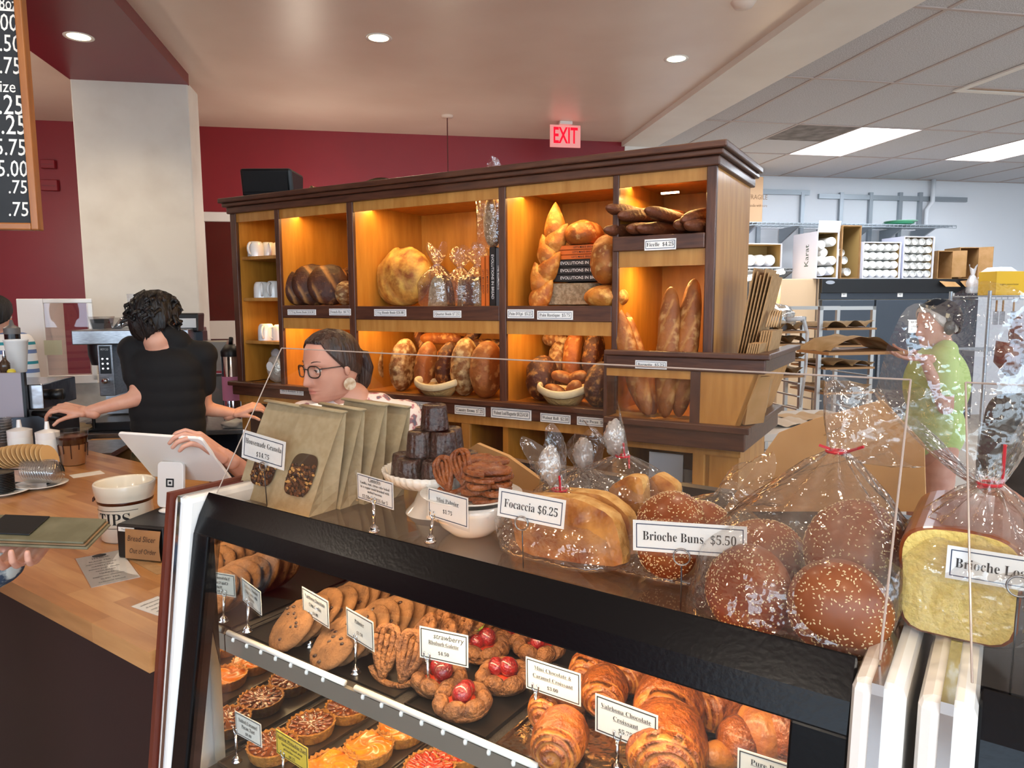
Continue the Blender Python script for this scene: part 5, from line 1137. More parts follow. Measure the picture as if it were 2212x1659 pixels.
MB().box(u_l, -.06, .08, -.07, -.03, ZK - .045).build('front_panel', mat('oxblood_panel', '22080b', .5), kt); MB().box(u_l, -.03, .1, -.1, .75, ZK - .2).build('carcass', M_['blackm'], kt); MB().box(u_l, -.03, .0, -.1, .7, .1).build('plinth', M_['blackm'], kt)
def K(px, py, z=ZK): return atz(px, py, z)
# tip crock
p = K(255, 1165); C = V((p.x, p.y, ZK)) + D.v * .03; dist = (C - CAM).length; r = 51 * dist / F
t = thing('tip_crock', 'cream stoneware crock lettered TIPS with a brown ribbon', 'tip jar', loc=C, rz=math.radians(30)); h = 2.1 * r
MB().lathe([(0, 0), (r * .8, 0), (r * .86, .006), (r * .9, h * .45), (r * .88, h * .62), (r * .98, h * .8), (r * 1.03, h * .97), (r * 1.0, h), (r * .93, h * .97), (r * .85, h * .6), (r * .82, .02), (0, .02)], 48).build('crock', M_['cream'], t, smooth=True)
RB = mat('brown_satin_ribbon', '4a2210', .25); MB().lathe([(r * .9, h * .655), (r * .915, h * .66), (r * .935, h * .725), (r * .92, h * .73)], 48, caps=False).build('ribbon', RB, t, smooth=True)
b = MB(); 
for s in (-1, 1): b.tube([(0, 0, 0), (s * .012, -.006, .012), (s * .03, -.004, .004), (s * .038, -.002, -.003)], [.003, .006, .005, .002], 6); b.tube([(0, 0, 0), (s * .006, -.003, -.015), (s * .012, -.004, -.04)], [.003, .007, .004], 6)
b.build('bow', RB, t, smooth=True, M=RZ(-38) @ T(-r * .93, 0, h * .69) @ RZ(-90))
def wrap(vs, R_, z, a0): return [((R_) * math.sin(p[0] / R_ + a0), -(R_) * math.cos(p[0] / R_ + a0), z + p[1]) for p in vs]
vs, fs = text_mesh(serif('TIPS'), r * .6, r * 1.15, -.004); a0 = -math.radians(30)
lb = MB().add(wrap(vs, r * .912, h * .42, a0), fs)
for zz_, hh in ((h * .27, .0015), (h * .57, .0015)): lb.add([q for k in range(17) for q in wrap([((k / 16 - .5) * r * 1.7, 0, 0), ((k / 16 - .5) * r * 1.7, hh, 0)], r * .915, zz_, a0)], [(2 * k, 2 * k + 2, 2 * k + 3, 2 * k + 1) for k in range(16)])
lb.build('lettering', M_['ink'], t)
# black till box with handwritten note, tablet stand
p = K(255, 1205); M0 = T(p.x, p.y, ZK) @ RZ(-14)
t = thing('receipt_printer', 'black box under the tablet with a handwritten note taped on', 'printer', M=M0)
MB().box(0, 0, 0, .155, .17, .098).build('housing', M_['blackp'], t, bevel=.006); MB().box(.008, -.001, .078, .06, 0, .09).build('sticker', M_['paper'], t)
letters(t, [('Thank You', .007, .034, .084, .046, dict(plain=1))], M_['ink'], RX(90) @ T(0, 0, .0015))
nt = thing('paper_note', 'kraft note reading Bread Slicer Out of Order', 'note', M=M0 @ T(.035, -.0035, .088) @ RX(-4)); 
MB().grid(lambda i, j: (.115 * i, -.002 - .006 * math.sin(PI * j) * i, -.082 * j), 6, 6).build('sheet', mat('tan_note_paper', 'a9794c', .75), nt); MB().box(.04, -.004, -.006, .075, -.0025, .004).build('tape', M_['lam'], nt)
hw = dict(plain=1, shear=.2, off=-.004); letters(nt, [('Bread Slicer', .022, .058, -.024, .09, hw), ('Out of Order', .02, .062, -.058, .085, hw)], M_['ink'], RX(90) @ T(0, 0, .0095))
t = thing('tablet_stand', 'white tablet register on its stand, seen from behind', 'tablet', M=M0 @ T(.06, .14, .0985) @ RZ(4))
# neck plate with square emblem, base disc, screen leaning to the cashier
MB().lathe([(.0, 0), (.028, 0), (.03, .004), (.02, .008), (0, .008)], 28).build('base', M_['enamel'], t, smooth=True)
def rrect(w, h, r, n=6): return [(sx * (w / 2 - r) + r * math.cos(a), sy * (h / 2 - r) + r * math.sin(a)) for sx, sy, a0 in ((1, 1, 0), (-1, 1, PI / 2), (-1, -1, PI), (1, -1, 3 * PI / 2)) for a in [a0 + k * PI / 2 / n for k in range(n + 1)]]
nk_ = MB().prism([(x, y + .072) for x, y in rrect(.084, .135, .014)], 0, .012, 'y').build('stand_back', M_['enamel'], t, M=RX(-6) @ T(0, 0, .004), bevel=.002)
em = MB()
for o_, i_ in ((.0125, .0082), (.0036, 0)):
    if i_: 
        for x0, y0, x1, y1 in ((-o_, -o_, o_, -i_), (-o_, i_, o_, o_), (-o_, -i_, -i_, i_), (i_, -i_, o_, i_)): em.box(x0, -.0012, y0 + .078, x1, -.0002, y1 + .078)
    else: em.box(-o_, -.0012, .078 - o_, o_, -.0002, .078 + o_)
em.build('emblem', M_['ink'], nk_)
sc_ = MB().prism(rrect(.30, .2, .012), 0, .009, 'z').build('tablet', M_['enamel'], t, M=T(.02, .035, .142) @ RZ(-8) @ RX(128) @ T(0, .02, 0), bevel=.002); MB().prism(rrect(.285, .185, .008), -.0012, .0002, 'z').build('screen', mat('dark_screen', '0c0e12', .1), sc_)
# papers
def sheet(lb, cpx, z, name='menu_card', m='paper', lines=(), th=.0012, lam=True):
    q = [K(x, y, z) for x, y in cpx]; C = sum(q, V()) / 4; x = ((q[1] - q[0]) + (q[2] - q[3])).normalized(); y = V((0, 0, 1)).cross(x); w = ((q[1] - q[0]).length + (q[2] - q[3]).length) / 2; h = ((q[0] - q[3]).length + (q[1] - q[2]).length) / 2
    t = thing(name, lb, 'paper', M=Matrix(((x.x, y.x, 0, C.x), (x.y, y.y, 0, C.y), (0, 0, 1, z), (0, 0, 0, 1)))); MB().box(-w / 2, -h / 2, .0002, w / 2, h / 2, th).build('sheet', M_[m], t)
    if lam: MB().box(-w / 2 - .003, -h / 2 - .003, th, w / 2 + .003, h / 2 + .003, th + .0006).build('laminate', M_['lam'], t)
    if lines: letters(t, [(a, s * h, xx * w, yy * h, f * w, *o) for a, s, xx, yy, f, *o in lines], M_['ink'], T(0, 0, th + .0009))
    return t, w, h
tea = [('TEA MENU', .06, 0, .36, .4)] + [(a, .04, -.05, .26 - k * .085, .66, dict(plain=1)) for k, a in enumerate(('BLACK TEA', 'english breakfast, earl grey', 'GREEN TEA', 'jasmine pearl, sencha', 'OOLONG', 'HERBAL', 'peppermint, chamomile', 'ICED TEA', 'seasonal blend'))]
t, w, h = sheet('laminated tea menu lying on the counter', [(150, 1210), (247, 1192), (316, 1243), (212, 1267)], ZK, lines=tea)
MB().prism([(w * .16 * math.cos(a), h * .045 * math.sin(a) + h * .44) for a in [k * PI / 10 for k in range(20)]], .0021, .0025, 'z').build('emblem', M_['ink'], t)
sheet('second menu sheet half under the pastry case end', [(280, 1313), (352, 1285), (385, 1312), (345, 1328)], ZK, lines=[(a, .1, .0, .3 - k * .2, .7, dict(plain=1)) for k, a in enumerate(('breakfast menu served', 'all day with toast', 'soup and salad', 'ask for the special'))])
sheet('kraft envelope lying in front of the black box', [(268, 1200), (300, 1192), (355, 1237), (335, 1243)], ZK, m='kraft', lam=False); sheet('white receipt slip on the counter', [(148, 1027), (215, 1017), (228, 1023), (160, 1033)], ZK, m='paper', lam=False)
# lids, plates, clear lids, wooden stirrers
def plate(lb, px, py, r):
    p = K(px, py); t = thing('saucer', lb, 'saucer', loc=(p.x, p.y, ZK), group='white saucers on the counter'); MB().lathe([(0, .002), (r * .5, 0), (r * .55, .004), (r, .014), (r * 1.01, .016), (r * .6, .009), (0, .008)], 36).build('dish', M_['porcelain'], t, smooth=True); return p
p = plate('white saucer under the black cup lids', 8, 1068, .085); q = plate('white saucer under the clear cup lids', 90, 1052, .09)
bl_ = MB().lathe([(.044, 0), (.046, .001), (.046, .005), (.043, .006), (.04, .0055)], 28).mesh('lid', [M_['blackp']], smooth=True, sharp=40)
for k in range(12): tag(link('cup_lid', bl_, M=T(p.x - .01, p.y, ZK + .011 + k * .0062)), f'black plastic cup lid, {ORD[k]} from the bottom of the stack', 'lid', 'black cup lids')
cl_ = MB().lathe([(.046, 0), (.048, .002), (.047, .006), (.04, .008), (.036, .018), (0, .02)], 28, caps=False).mesh('lid', [film('clear_lid_plastic', 'f0efec', .06, .18, haze=.08)], smooth=True)
for k in range(12): tag(link('cup_lid', cl_, M=T(q.x - .052 + k * .0095, q.y + .0, ZK + .062) @ RY(78 - k * .5)), f'clear plastic cup lid, {ORD[k]} along the leaning row', 'lid', 'clear cup lids')
ws = MB().lathe([(0, 0), (.05, 0), (.05, .003), (0, .003)], 24).mesh('disc', [mat('birch_lid', 'd9b27a', .6)])
for k in range(12): tag(link('cardboard_disc', ws, M=T(q.x - .17 + k * .0165, q.y + .03 + k * .001, ZK + .105 + .012 * math.sin(k * .26)) @ RY(48 + k * 2)), f'tan cardboard disc, {ORD[k]} in the fanned row above the black lids', 'cardboard disc', 'fanned tan discs')
t = thing('lid_rack', 'dark wire rack carrying the fanned tan discs', 'rack', loc=(q.x - .08, q.y + .035, ZK)); MB().box(-.12, -.03, 0, .1, .03, .004).box(-.12, -.03, 0, -.116, .03, .085).box(.096, -.03, 0, .1, .03, .085).box(-.12, .0, .06, .1, .004, .064).build('wire', M_['blackm'], t)
# bottles, iced drink, cups
WP = mat('milky_squeeze_plastic', 'e6e4de', .35)
for px, py, lb in ((48, 1003, 'squeeze bottle with white nozzle, left of the pair'), (108, 1006, 'squeeze bottle with white nozzle, beside the iced drink')):
    p = K(px, py); d = (p - CAM).length; r = 19 * d / F; h = 50 * d / F; t = thing('squeeze_bottle', lb, 'bottle', loc=(p.x, p.y, ZK), group='squeeze bottles on the counter')
    MB().lathe([(0, 0), (r * .95, 0), (r, .006), (r, h), (r * .92, h + .004)], 28).build('body', WP, t, smooth=True, sharp=50); MB().lathe([(r * 1.0, h), (r * 1.02, h + .03), (r * .8, h + .034), (r * .24, h + .042), (r * .16, h + .075), (0, h + .076)], 24).build('nozzle_cap', M_['enamel'], t, smooth=True, sharp=50)
p = K(160, 1003); t = thing('iced_drink', 'clear cup of iced mocha with chocolate drizzle', 'drink', loc=(p.x, p.y, ZK)); d = (p - CAM).length; h = 62 * d / F; r = 27 * d / F
MB().lathe([(r * .68, 0), (r * .7, .004), (r * .98, h), (r * 1.03, h + .001), (r * 1.03, h + .005), (r * .99, h + .005)], 32, caps=False).build('cup', film('cup_plastic', 'f4f4f2', .05, .08), t, smooth=True)
MB().lathe([(0, .003), (r * .66, .003), (r * .86, h * .62), (0, h * .62)], 32).build('coffee', mat('milky_coffee', 'b07a52', .3), t, smooth=True, sharp=50); MB().lathe([(0, h * .62), (r * .87, h * .62), (r * .94, h * .86), (0, h * .9)], 32).build('mocha', mat('chocolate_syrup', '3a170c', .2), t, smooth=True, sharp=50)
b = MB()
for k in range(11): a = k * .57; L_ = (.25, .4, .15, .32)[k % 4] * h; b.tube([(r * .885 * math.cos(a), r * .885 * math.sin(a), h * .63), (r * .83 * math.cos(a), r * .83 * math.sin(a), h * .63 - L_)], .0022, 5)
b.build('drizzle', mat('chocolate_drizzle', '3a170c', .2), t)
p = K(8, 1000); CUPS = film('stacked_cup_plastic', 'e8e8e6', .05, .16, haze=.06); cmx = MB().lathe([(.028, 0), (.043, .095), (.046, .096), (.046, .1), (.043, .1)], 28, caps=False).mesh('cup', [CUPS], smooth=True)
for k in range(9): tag(link('plastic_cup', cmx, M=T(p.x, p.y, ZK + .003 + k * .0125)), f'clear plastic cup, {ORD[k]} from the bottom of the stack at the frame edge', 'cup', 'stack of clear cups at the frame edge')
p = K(468, 1048); cm2 = MB().lathe([(.024, 0), (.036, .05), (.039, .051), (.039, .054), (.036, .054)], 28, caps=False).mesh('cup', [CUPS], smooth=True)
for k in range(6): tag(link('plastic_cup', cm2, M=T(p.x, p.y, ZK + .003 + k * .007)), f'clear sauce cup, {ORD[k]} from the bottom of the stack beside the register', 'cup', 'stack of sauce cups beside the register')
p = K(500, 1050, 1.0); t = thing('toy_figure', 'small yellow and white figure beside the pastry case', 'figure', loc=(p.x, p.y, ZK))
MB().lathe([(0, 0), (.02, 0), (.024, .03), (.018, .07), (.008, .078)], 20).build('body', M_['enamel'], t, smooth=True); MB().ell((0, 0, .09), (.014, .014, .014), 16, 10).build('head', mat('yellow_plastic', 'e8b82a', .4), t, smooth=True); MB().lathe([(.026, 0), (.03, .012), (.026, .02)], 20).build('red_base', mat('red_plastic', 'b8202c', .4), t, smooth=True)
# customer's plate arm is built with the people
# ================================================================ coffee station behind the counter (frame R)
def RP(px, py, v): return R.onv(px, py, v)
VCF = 4.3; ZB = .9
bcn = thing('back_counter', 'steel back counter under the coffee brewer', 'counter', M=RM)
MB().box(-1.86, VCF, ZB - .03, -.75, VCF + .75, ZB).build('worktop', M_['steel'], bcn, bevel=.004)
for u in (-1.83, -.85): MB().box(u, VCF + .05, 0, u + .05, VCF + .1, ZB - .03).build('leg', M_['darksteel'], bcn)
MB().box(-1.86, VCF + .04, .28, -.75, VCF + .7, .3).build('undershelf', M_['darksteel'], bcn); MB().box(-1.86, VCF + .7, .0, -.75, VCF + .74, ZB - .03).build('back_board', mat('navy_board', '1c2233', .6), bcn)
# brewer
a, c = RP(158, 745, VCF + .12), RP(300, 712, VCF + .12); x0, zt, zb_ = a.x, c.z, a.z
t = thing('coffee_brewer', 'steel twin coffee brewer with a black button panel', 'coffee brewer', M=RM)
MB().box(x0, VCF + .1, zb_, x0 + .62, VCF + .55, zt).build('head', M_['steel'], t, bevel=.006); MB().box(x0 + .06, VCF + .38, ZB + .06, x0 + .58, VCF + .55, zb_).build('back', M_['steel'], t)
a, c = RP(219, 855, VCF + .16), RP(245, 747, VCF + .16)
MB().box(a.x, VCF + .14, a.z, c.x, VCF + .38, zb_).build('control_column', M_['steel'], t, bevel=.004); pn = MB().box(a.x + .012, VCF + .136, a.z + .13, c.x - .012, VCF + .14, zb_ - .01).build('button_panel', M_['blackp'], t)
LED_ = emitter('panel_light', 'f4f6ff', 3); b = MB()
for r_ in range(3):
    for s in (0, 1): b.lathe([(0, 0), (.005, 0), (.005, .002), (0, .002)], 10, M=T((a.x + c.x) / 2 + (s - .5) * .026, VCF + .135, a.z + .16 + r_ * .028) @ RX(90))
b.build('button', LED_, pn); letters(pn, [('FETCO', .016, (a.x + c.x) / 2, zb_ - .03, .04, dict(plain=1))], WH, T(0, VCF + .135, 0) @ RX(90))
MB().tube([((a.x + c.x) / 2, VCF + .14, a.z + .09), ((a.x + c.x) / 2, VCF + .105, a.z + .09)], .016, 14).build('dial', M_['chrome'], t, smooth=True)
MB().box(x0 + .04, VCF + .1, ZB, x0 + .6, VCF + .55, ZB + .05).build('base', M_['darksteel'], t, bevel=.005)
for s in (.1, .42): MB().lathe([(.06, 0), (.075, .06), (.075, .12), (0, .12)], 24, c=(x0 + s, VCF + .26, zb_ - .125)).build('brew_basket', M_['blackp'], t, smooth=True, sharp=50)
for s in (.09, .44): MB().tube([(x0 + s, VCF + .13, ZB + .12), (x0 + s, VCF + .09, ZB + .1), (x0 + s, VCF + .09, ZB + .02)], .01, 8).build('tap', M_['blackp'], t)
CP = film('clear_tub_plastic', 'f2f2f0', .05, .12, haze=.05)
def clear_bin(lb, px0, py0, px1, py1, v, d, fill=None, fh=.6, name='clear_bin', extra=None):
    a, c = RP(px0, py1, v), RP(px1, py0, v); w, h = c.x - a.x, c.z - a.z; t = thing(name, lb, 'container', M=RM @ T(a.x, v, a.z)); e = .012
    MB().hexa([(e, e, 0), (w - e, e, 0), (w - e, d - e, 0), (e, d - e, 0)], [(0, 0, h), (w, 0, h), (w, d, h), (0, d, h)]).build('shell', CP, t)
    if fill: MB().hexa([(e + .003, e + .003, .003), (w - e - .003, e + .003, .003), (w - e - .003, d - e, .003), (e + .003, d - e, .003)], [(.006, .006, h * fh), (w - .006, .006, h * fh), (w - .006, d - .006, h * fh), (.006, d - .006, h * fh)]).build('contents', fill, t)
    return t, w, h
clear_bin('clear bin of dark grounds on top of the brewer', 192, 684, 226, 712, VCF + .2, .16, mat('ground_coffee', '141416', .9), .8); t, w, h = clear_bin('clear bin with a steel scoop on top of the brewer', 236, 686, 281, 712, VCF + .2, .16)
t = thing('scoop', 'steel scoop standing in the clear bin', 'scoop', M=RM @ T(RP(262, 700, VCF + .28)) @ RY(48)); MB().tube([(0, 0, -.06), (0, 0, .03)], [.012, .03], 14).build('bowl', M_['chrome'], t, smooth=True); MB().tube([(0, 0, .03), (0, 0, .13)], .008, 8).build('handle', M_['steel'], t, smooth=True)
t, w, h = clear_bin('tall clear measuring pitcher behind the barista', 278, 635, 312, 712, VCF + .4, .12, name='pitcher')
# ticket machine, bin, flask, rag
a = RP(405, 716, VCF + .3); t = thing('card_machine', 'black angled machine with a lit label beside the barista', 'machine', M=RM @ T(a.x, VCF + .3, a.z - .25)); MB().box(-.06, -.02, -.2, .09, .1, .25).build('stand', M_['darksteel'], t); MB().prism([(-.08, .25), (.06, .25), (.1, .36), (-.06, .36)], -.05, .08).build('housing', M_['blackp'], t, bevel=.008); MB().box(-.045, -.0825, .275, .07, -.076, .33).build('label', M_['paper'], t, M=RX(0))
clear_bin('milky plastic bin beside the steel flask', 432, 735, 490, 805, VCF + .25, .2, mat('pale_liner', 'd8d0c4', .6), .95); t, w, h = clear_bin('lower plastic bin with a red lid under the milky bin', 435, 806, 488, 880, VCF + .23, .2, mat('grey_liner', '8c8c8a', .6), .9); MB().box(-.004, -.004, h, w + .004, .2, h + .012).build('lid', mat('red_lid', 'b01820', .4), t)
a = RP(502, 868, VCF + .1); t = thing('flask', 'steel pump flask with a pink label beside the bread case', 'flask', M=RM @ T(a.x, VCF + .12, ZB)); hh = RP(502, 770, VCF + .1).z - ZB
MB().lathe([(.0, 0), (.055, 0), (.055, hh), (.05, hh + .005), (0, hh + .005)], 28).build('body', M_['chrome'], t, smooth=True, sharp=50); MB().lathe([(.0565, hh * .38), (.0565, hh * .72)], 28, caps=False).build('label', mat('pink_label', 'd98ab0', .6), t, smooth=True); MB().lathe([(.055, hh), (.057, hh + .03), (.03, hh + .07), (0, hh + .07)], 24).build('lid', M_['blackp'], t, smooth=True); MB().tube([(0, 0, hh + .06), (.01, -.02, hh + .11)], .012, 8).build('pump', M_['blackp'], t, smooth=True)
def cloth(lb, P, w, d, h, col, seed): tag(MB().ell((0, 0, h * .45), (w / 2, d / 2, h * .55), 28, 14, disp=lambda q: 1 + .3 * nz(q, 2.6, seed) + .15 * nz(q, 6, seed)).build('cloth', mat('rag_' + str(seed), col, .9), smooth=True, M=T(P)), lb, 'cloth')
a = RP(505, 870, VCF + .06); cloth('white bar rag beside the flask', RM @ V((a.x, VCF + .06, ZB)), .16, .09, .05, 'd8d4cc', 2); a = RP(162, 882, VCF + .06); cloth('tan bar rag beside the brewer', RM @ V((a.x, VCF + .1, ZB)), .14, .09, .05, 'b8a888', 5)
# carton
a = RP(192, 936, VCF - .06); t = thing('carton', 'cardboard carton with a white 10-0994 label under the back counter', 'carton', M=RM @ T(a.x, VCF - .06 + .1, .301)); hc = ZB - .035 - .301; MB().box(0, -.02, 0, .42, .27, hc).build('box', M_['cardboard'], t, bevel=.004); MB().box(.012, -.0215, hc - .17, .11, -.02, hc - .02).build('label', M_['paper'], t); letters(t, [('10-0994', .04, 0, 0, .13, dict(plain=1, off=.006))], M_['ink'], T(.035, -.0225, hc - .095) @ RX(90) @ RZ(90)); letters(t, [('fine roasted', .01, 0, .0, .1, dict(plain=1)), ('keep dry', .01, 0, -.015, .08, dict(plain=1))], M_['ink'], T(.075, -.0225, hc - .095) @ RX(90) @ RZ(90))
t.matrix_world = RM @ T(a.x, VCF - .3, 0); MB().box(0, -.02, -.0, .42, .3, .0).mesh('x', M_['cardboard'])
for ch in t.children: ch.location.z += ZB - .02 - hc - .0
MB().box(.02, 0, 0, .40, .28, ZB - .022 - hc).build('lower_box', M_['cardboard'], t)
# white glazed partition
v = 5.35; a, c = RP(55, 862, v), RP(200, 645, v); w, h = c.x - a.x, c.z - a.z
t = thing('glazed_partition', 'white framed glass partition behind the espresso machine', 'partition', M=RM @ T(a.x, v, a.z)); e = .085
MB().box(0, -.02, 0, e * 1.9, .3, h).build('end_post', M_['enamel'], t, bevel=.004); MB().box(e * 1.9, -.02, h - .03, w, .0, h).box(w - .03, -.02, .12, w, 0, h - .03).box(e * 1.9, -.02, .1, w, .1, .16).build('frame', M_['enamel'], t, bevel=.004); MB().box(e * 1.9, -.012, .16, w - .03, -.008, h - .03).build('pane', film('partition_glass', 'f4ecec', .02, .01), t)
MB().box(e * 1.9 - .01, -.0245, .3, e * 1.9 + .10, -.0215, .4).build('notice', mat('pale_green_notice', 'cfd3b8', .7), t); MB().box(.02, 0, -a.z, w + .12, .28, .1).build('plinth', mat('scuffed_panel', 'cfc8bc', .6, col2='b9b0a2', scale=8), t)
# espresso machine at the frame edge
v = 3.62; a, c = RP(-60, 905, v), RP(45, 805, v)
t = thing('espresso_machine', 'espresso machine with grey side panel and black portafilter handle', 'espresso machine', M=RM)
MB().box(a.x, v, a.z, c.x, v + .02, c.z).build('side_panel', mat('mauve_grey_enamel', '9d949c', .35), t, bevel=.004); MB().box(c.x, v - .002, a.z, c.x + .012, v + .022, c.z).build('edge_strip', M_['blackp'], t)
q = RP(110, 880, v + .1); q2 = RP(110, 826, v + .1); MB().box(a.x, v + .03, q.z, q.x, v + .4, q2.z).build('boiler_body', mat('mirror_steel', 'b4b2b6', .18, 1, bump=.3, bscale=7), t, bevel=.006)
MB().tube([(q.x, v + .12, (q.z + q2.z) / 2), (q.x + .05, v + .12, (q.z + q2.z) / 2)], .026, 16).build('steam_knob', M_['blackp'], t, smooth=True)
g0, g1 = RP(60, 896, v), RP(130, 908, v); MB().tube([(g0.x, v + .05, g0.z), ((g0.x + g1.x) / 2, v + .04, (g0.z + g1.z) / 2 + .004), (g1.x, v + .03, g1.z)], [.012, .02, .016], 12).build('portafilter_handle', M_['blackp'], t, smooth=True)
MB().box(a.x, v + .03, .89, c.x + .35, v + .4, .915).build('drip_tray', M_['steel'], t); MB().box(a.x, v + .03, .915, a.x + .3, v + .38, a.z).build('group_column', M_['darksteel'], t)
bs = thing('bar_counter', 'steel bar top under the espresso machine', 'counter', M=RM); MB().box(-3.6, 3.6, .86, -1.5, 4.1, .89).build('worktop', M_['steel'], bs, bevel=.004); MB().box(-3.6, 3.62, 0, -1.55, 4.08, .86).build('cabinet', M_['blackm'], bs)
z_ = RP(40, 806, v + .15).z
def stand_on(px, py, v_): q = RP(px, py, v_); return RM @ V((q.x, v_, z_ + .001))
P = stand_on(40, 808, v + .2); t = thing('paper_cup', 'tall white paper cup on top of the espresso machine', 'paper cup', loc=P); MB().lathe([(.034, 0), (.036, .002), (.05, .15), (.053, .152), (.053, .157), (.048, .157), (.034, .01), (0, .01)], 32).build('cup', M_['paper'], t, smooth=True, sharp=60); MB().lathe([(.0515, .15), (.0535, .154), (.0515, .158)], 32, caps=False).build('lip', M_['paper'], t, smooth=True)
P = stand_on(32, 790, v + .33); t = thing('sauce_bottle', 'dark sauce bottle with grey cap behind the tall paper cup', 'bottle', loc=P); MB().lathe([(0, 0), (.034, 0), (.034, .18), (0, .18)], 24).build('body', mat('dark_sauce', '1c1210', .25), t, smooth=True, sharp=50); MB().lathe([(.036, .18), (.036, .21), (.012, .225), (.006, .25), (0, .25)], 24).build('cap', mat('grey_cap', '6a6460', .5), t, smooth=True, sharp=50)
P = stand_on(12, 808, v + .1); t = thing('syrup_bottle', 'small glass bottle with a metal pourer at the frame edge', 'bottle', loc=P); MB().lathe([(0, 0), (.02, 0), (.022, .05), (.008, .07), (.008, .085)], 20).build('body', mat('amber_glass', '5a4636', .1, trans=.3), t, smooth=True); MB().tube([(0, 0, .085), (0, 0, .11)], .006, 8).build('pourer', M_['chrome'], t)
P = stand_on(25, 808, v + .06); t = thing('lemon_half', 'yellow lemon half on the espresso machine', 'lemon', loc=P); MB().ell((0, 0, .014), (.018, .018, .014), 16, 10).build('rind', mat('lemon', 'e8d048', .4), t, smooth=True); MB().lathe([(0, .0285), (.014, .026)], 16, caps=False).build('cut_face', mat('lemon_pulp', 'f0e69a', .3), t)

# ================================================================ chalk menu board
v = 2.55; a, c = R.onv(0, 497, v), R.onv(90, 0, v); fw = .022; zb0 = a.z; ur = R.onv(89, 490, v).x; ul = ur - 1.3; zt0 = 3.19
t = thing('menu_board', 'chalk menu board in an oak frame with prices', 'menu board', M=RM @ T(ur, v, zb0))
MB().box(-1.3 + fw, 0, fw, -fw, .012, zt0 - zb0 - fw).build('chalkboard', mat('slate_board', '23272b', .75, col2='2c3034', scale=5), t)
MB().box(-fw, -.02, 0, 0, .02, zt0 - zb0).build('frame_side', wood('oak_frame', 'a8672c', '8a5020'), t, bevel=.004); MB().box(-1.3, -.02, 0, -fw, .02, fw).build('frame_bottom', wood('oak_frame_rail', 'a8672c', '8a5020', stretch=(.5, 4, 4)), t, bevel=.004); MB().box(-1.3, -.02, fw, -1.3 + fw, .02, zt0 - zb0).build('frame_side', wood('oak_frame_far', 'a8672c', '8a5020'), t, bevel=.004); MB().box(-1.3 + fw, -.02, zt0 - zb0 - fw, -fw, .02, zt0 - zb0).build('frame_top', wood('oak_frame_top', 'a8672c', '8a5020'), t)
ln = []
for txt, px, py, hp in (('8oz', 36, 10, 26), ('4.00', 38, 52, 34), ('4.50', 45, 97, 34), ('4.75', 46, 145, 34), ('size', 34, 189, 24), ('5.25', 53, 230, 40), ('5.25', 58, 273, 40), ('5.75', 57, 321, 34), ('5.00', 60, 367, 34), ('.75', 60, 406, 28), ('.75', 63, 454, 30)):
    q = R.onv(px, py, v); s = hp * 2.6 / F; ln.append((txt, s * 1.25, q.x - ur, q.z - zb0, s * 1.5 * len(txt) / 4, dict(plain=1, align='RIGHT', shear=.08, off=.004)))
letters(t, ln, mat('chalk', 'eceae4', .9), T(0, -.001, 0) @ RX(90)); q = R.onv(0, 21, v); q1 = R.onv(43, 25, v); MB().box(q.x - ur, -.0015, q.z - zb0 - .003, q1.x - ur, -.0005, q.z - zb0 + .003).build('chalk_rule', M_['paper'], t)
for u_ in (-.2, -1.1): MB().tube([(u_, 0, zt0 - zb0), (u_, 0, 3.2 - zb0)], .004, 6).build('hanger', M_['blackm'], t)
# ================================================================ kitchen (frame R)
VF = 7.75
a, c = R.onv(1772, 602, VF), R.onv(2113, 602, VF); ux0, ux1, zf = a.x, c.x, a.z
t = thing('reach_in_fridge', 'three door dark steel fridge under boxes of cups', 'fridge', M=RM)
DK = mat('graphite_door', '4a5058', .4, .5); MB().box(ux0, VF + .02, .1, ux1, VF + .8, zf).build('body', mat('fridge_side_steel', 'c8b8a4', .45, .2), t); MB().box(ux0, VF - .04, R.onv(1940, 633, VF).z, ux1, VF + .02, zf).build('header', M_['blackp'], t, bevel=.006)
zd0 = R.onv(1940, 646, VF).z; MB().box(ux0, VF - .02, zd0, ux1, VF + .02, R.onv(1940, 632, VF).z - .002).build('grille', M_['darksteel'], t); n = 3; w = (ux1 - ux0) / 3
for k in range(3):
    dr = MB().box(ux0 + k * w + .012, VF - .04, .15, ux0 + (k + 1) * w - .012, VF + .015, zd0 - .01).build('door', DK, t, bevel=.006); MB().box(ux0 + (k + .06) * w, VF - .075, .7, ux0 + (k + .06) * w + .03, VF - .04, 1.15).build('handle', M_['steel'], dr)
    q = R.onv((1824, 1945, 2057)[k], 637, VF - .03); MB().box(q.x - .035, VF - .026, q.z - .024, q.x + .035, VF - .0215, q.z + .024).build('door_tag', M_['paper'], t); letters(t, [('P%d' % (k + 1), .03, q.x, q.z, .05, dict(plain=1))], M_['ink'], T(0, VF - .027, 0) @ RX(90))
q = R.onv(1793, 610, VF - .04); MB().prism([(q.x + .06 * math.cos(b_), q.z + .022 * math.sin(b_)) for b_ in [k * PI / 10 for k in range(20)]], VF - .046, VF - .04, 'y').build('badge', M_['chrome'], t); q = R.onv(1975, 703, VF - .045); MB().box(q.x - .08, VF - .046, q.z - .09, q.x + .06, VF - .042, q.z + .07).build('paper_notice', M_['paper'], t)
letters(t, [('MON TUE', .03, q.x - .01, q.z + .04, .1, dict(plain=1)), ('8 4 6', .03, q.x - .01, q.z - .01, .1, dict(plain=1)), ('2 5 1', .03, q.x - .01, q.z - .05, .1, dict(plain=1))], M_['ink'], T(0, VF - .048, 0) @ RX(90))
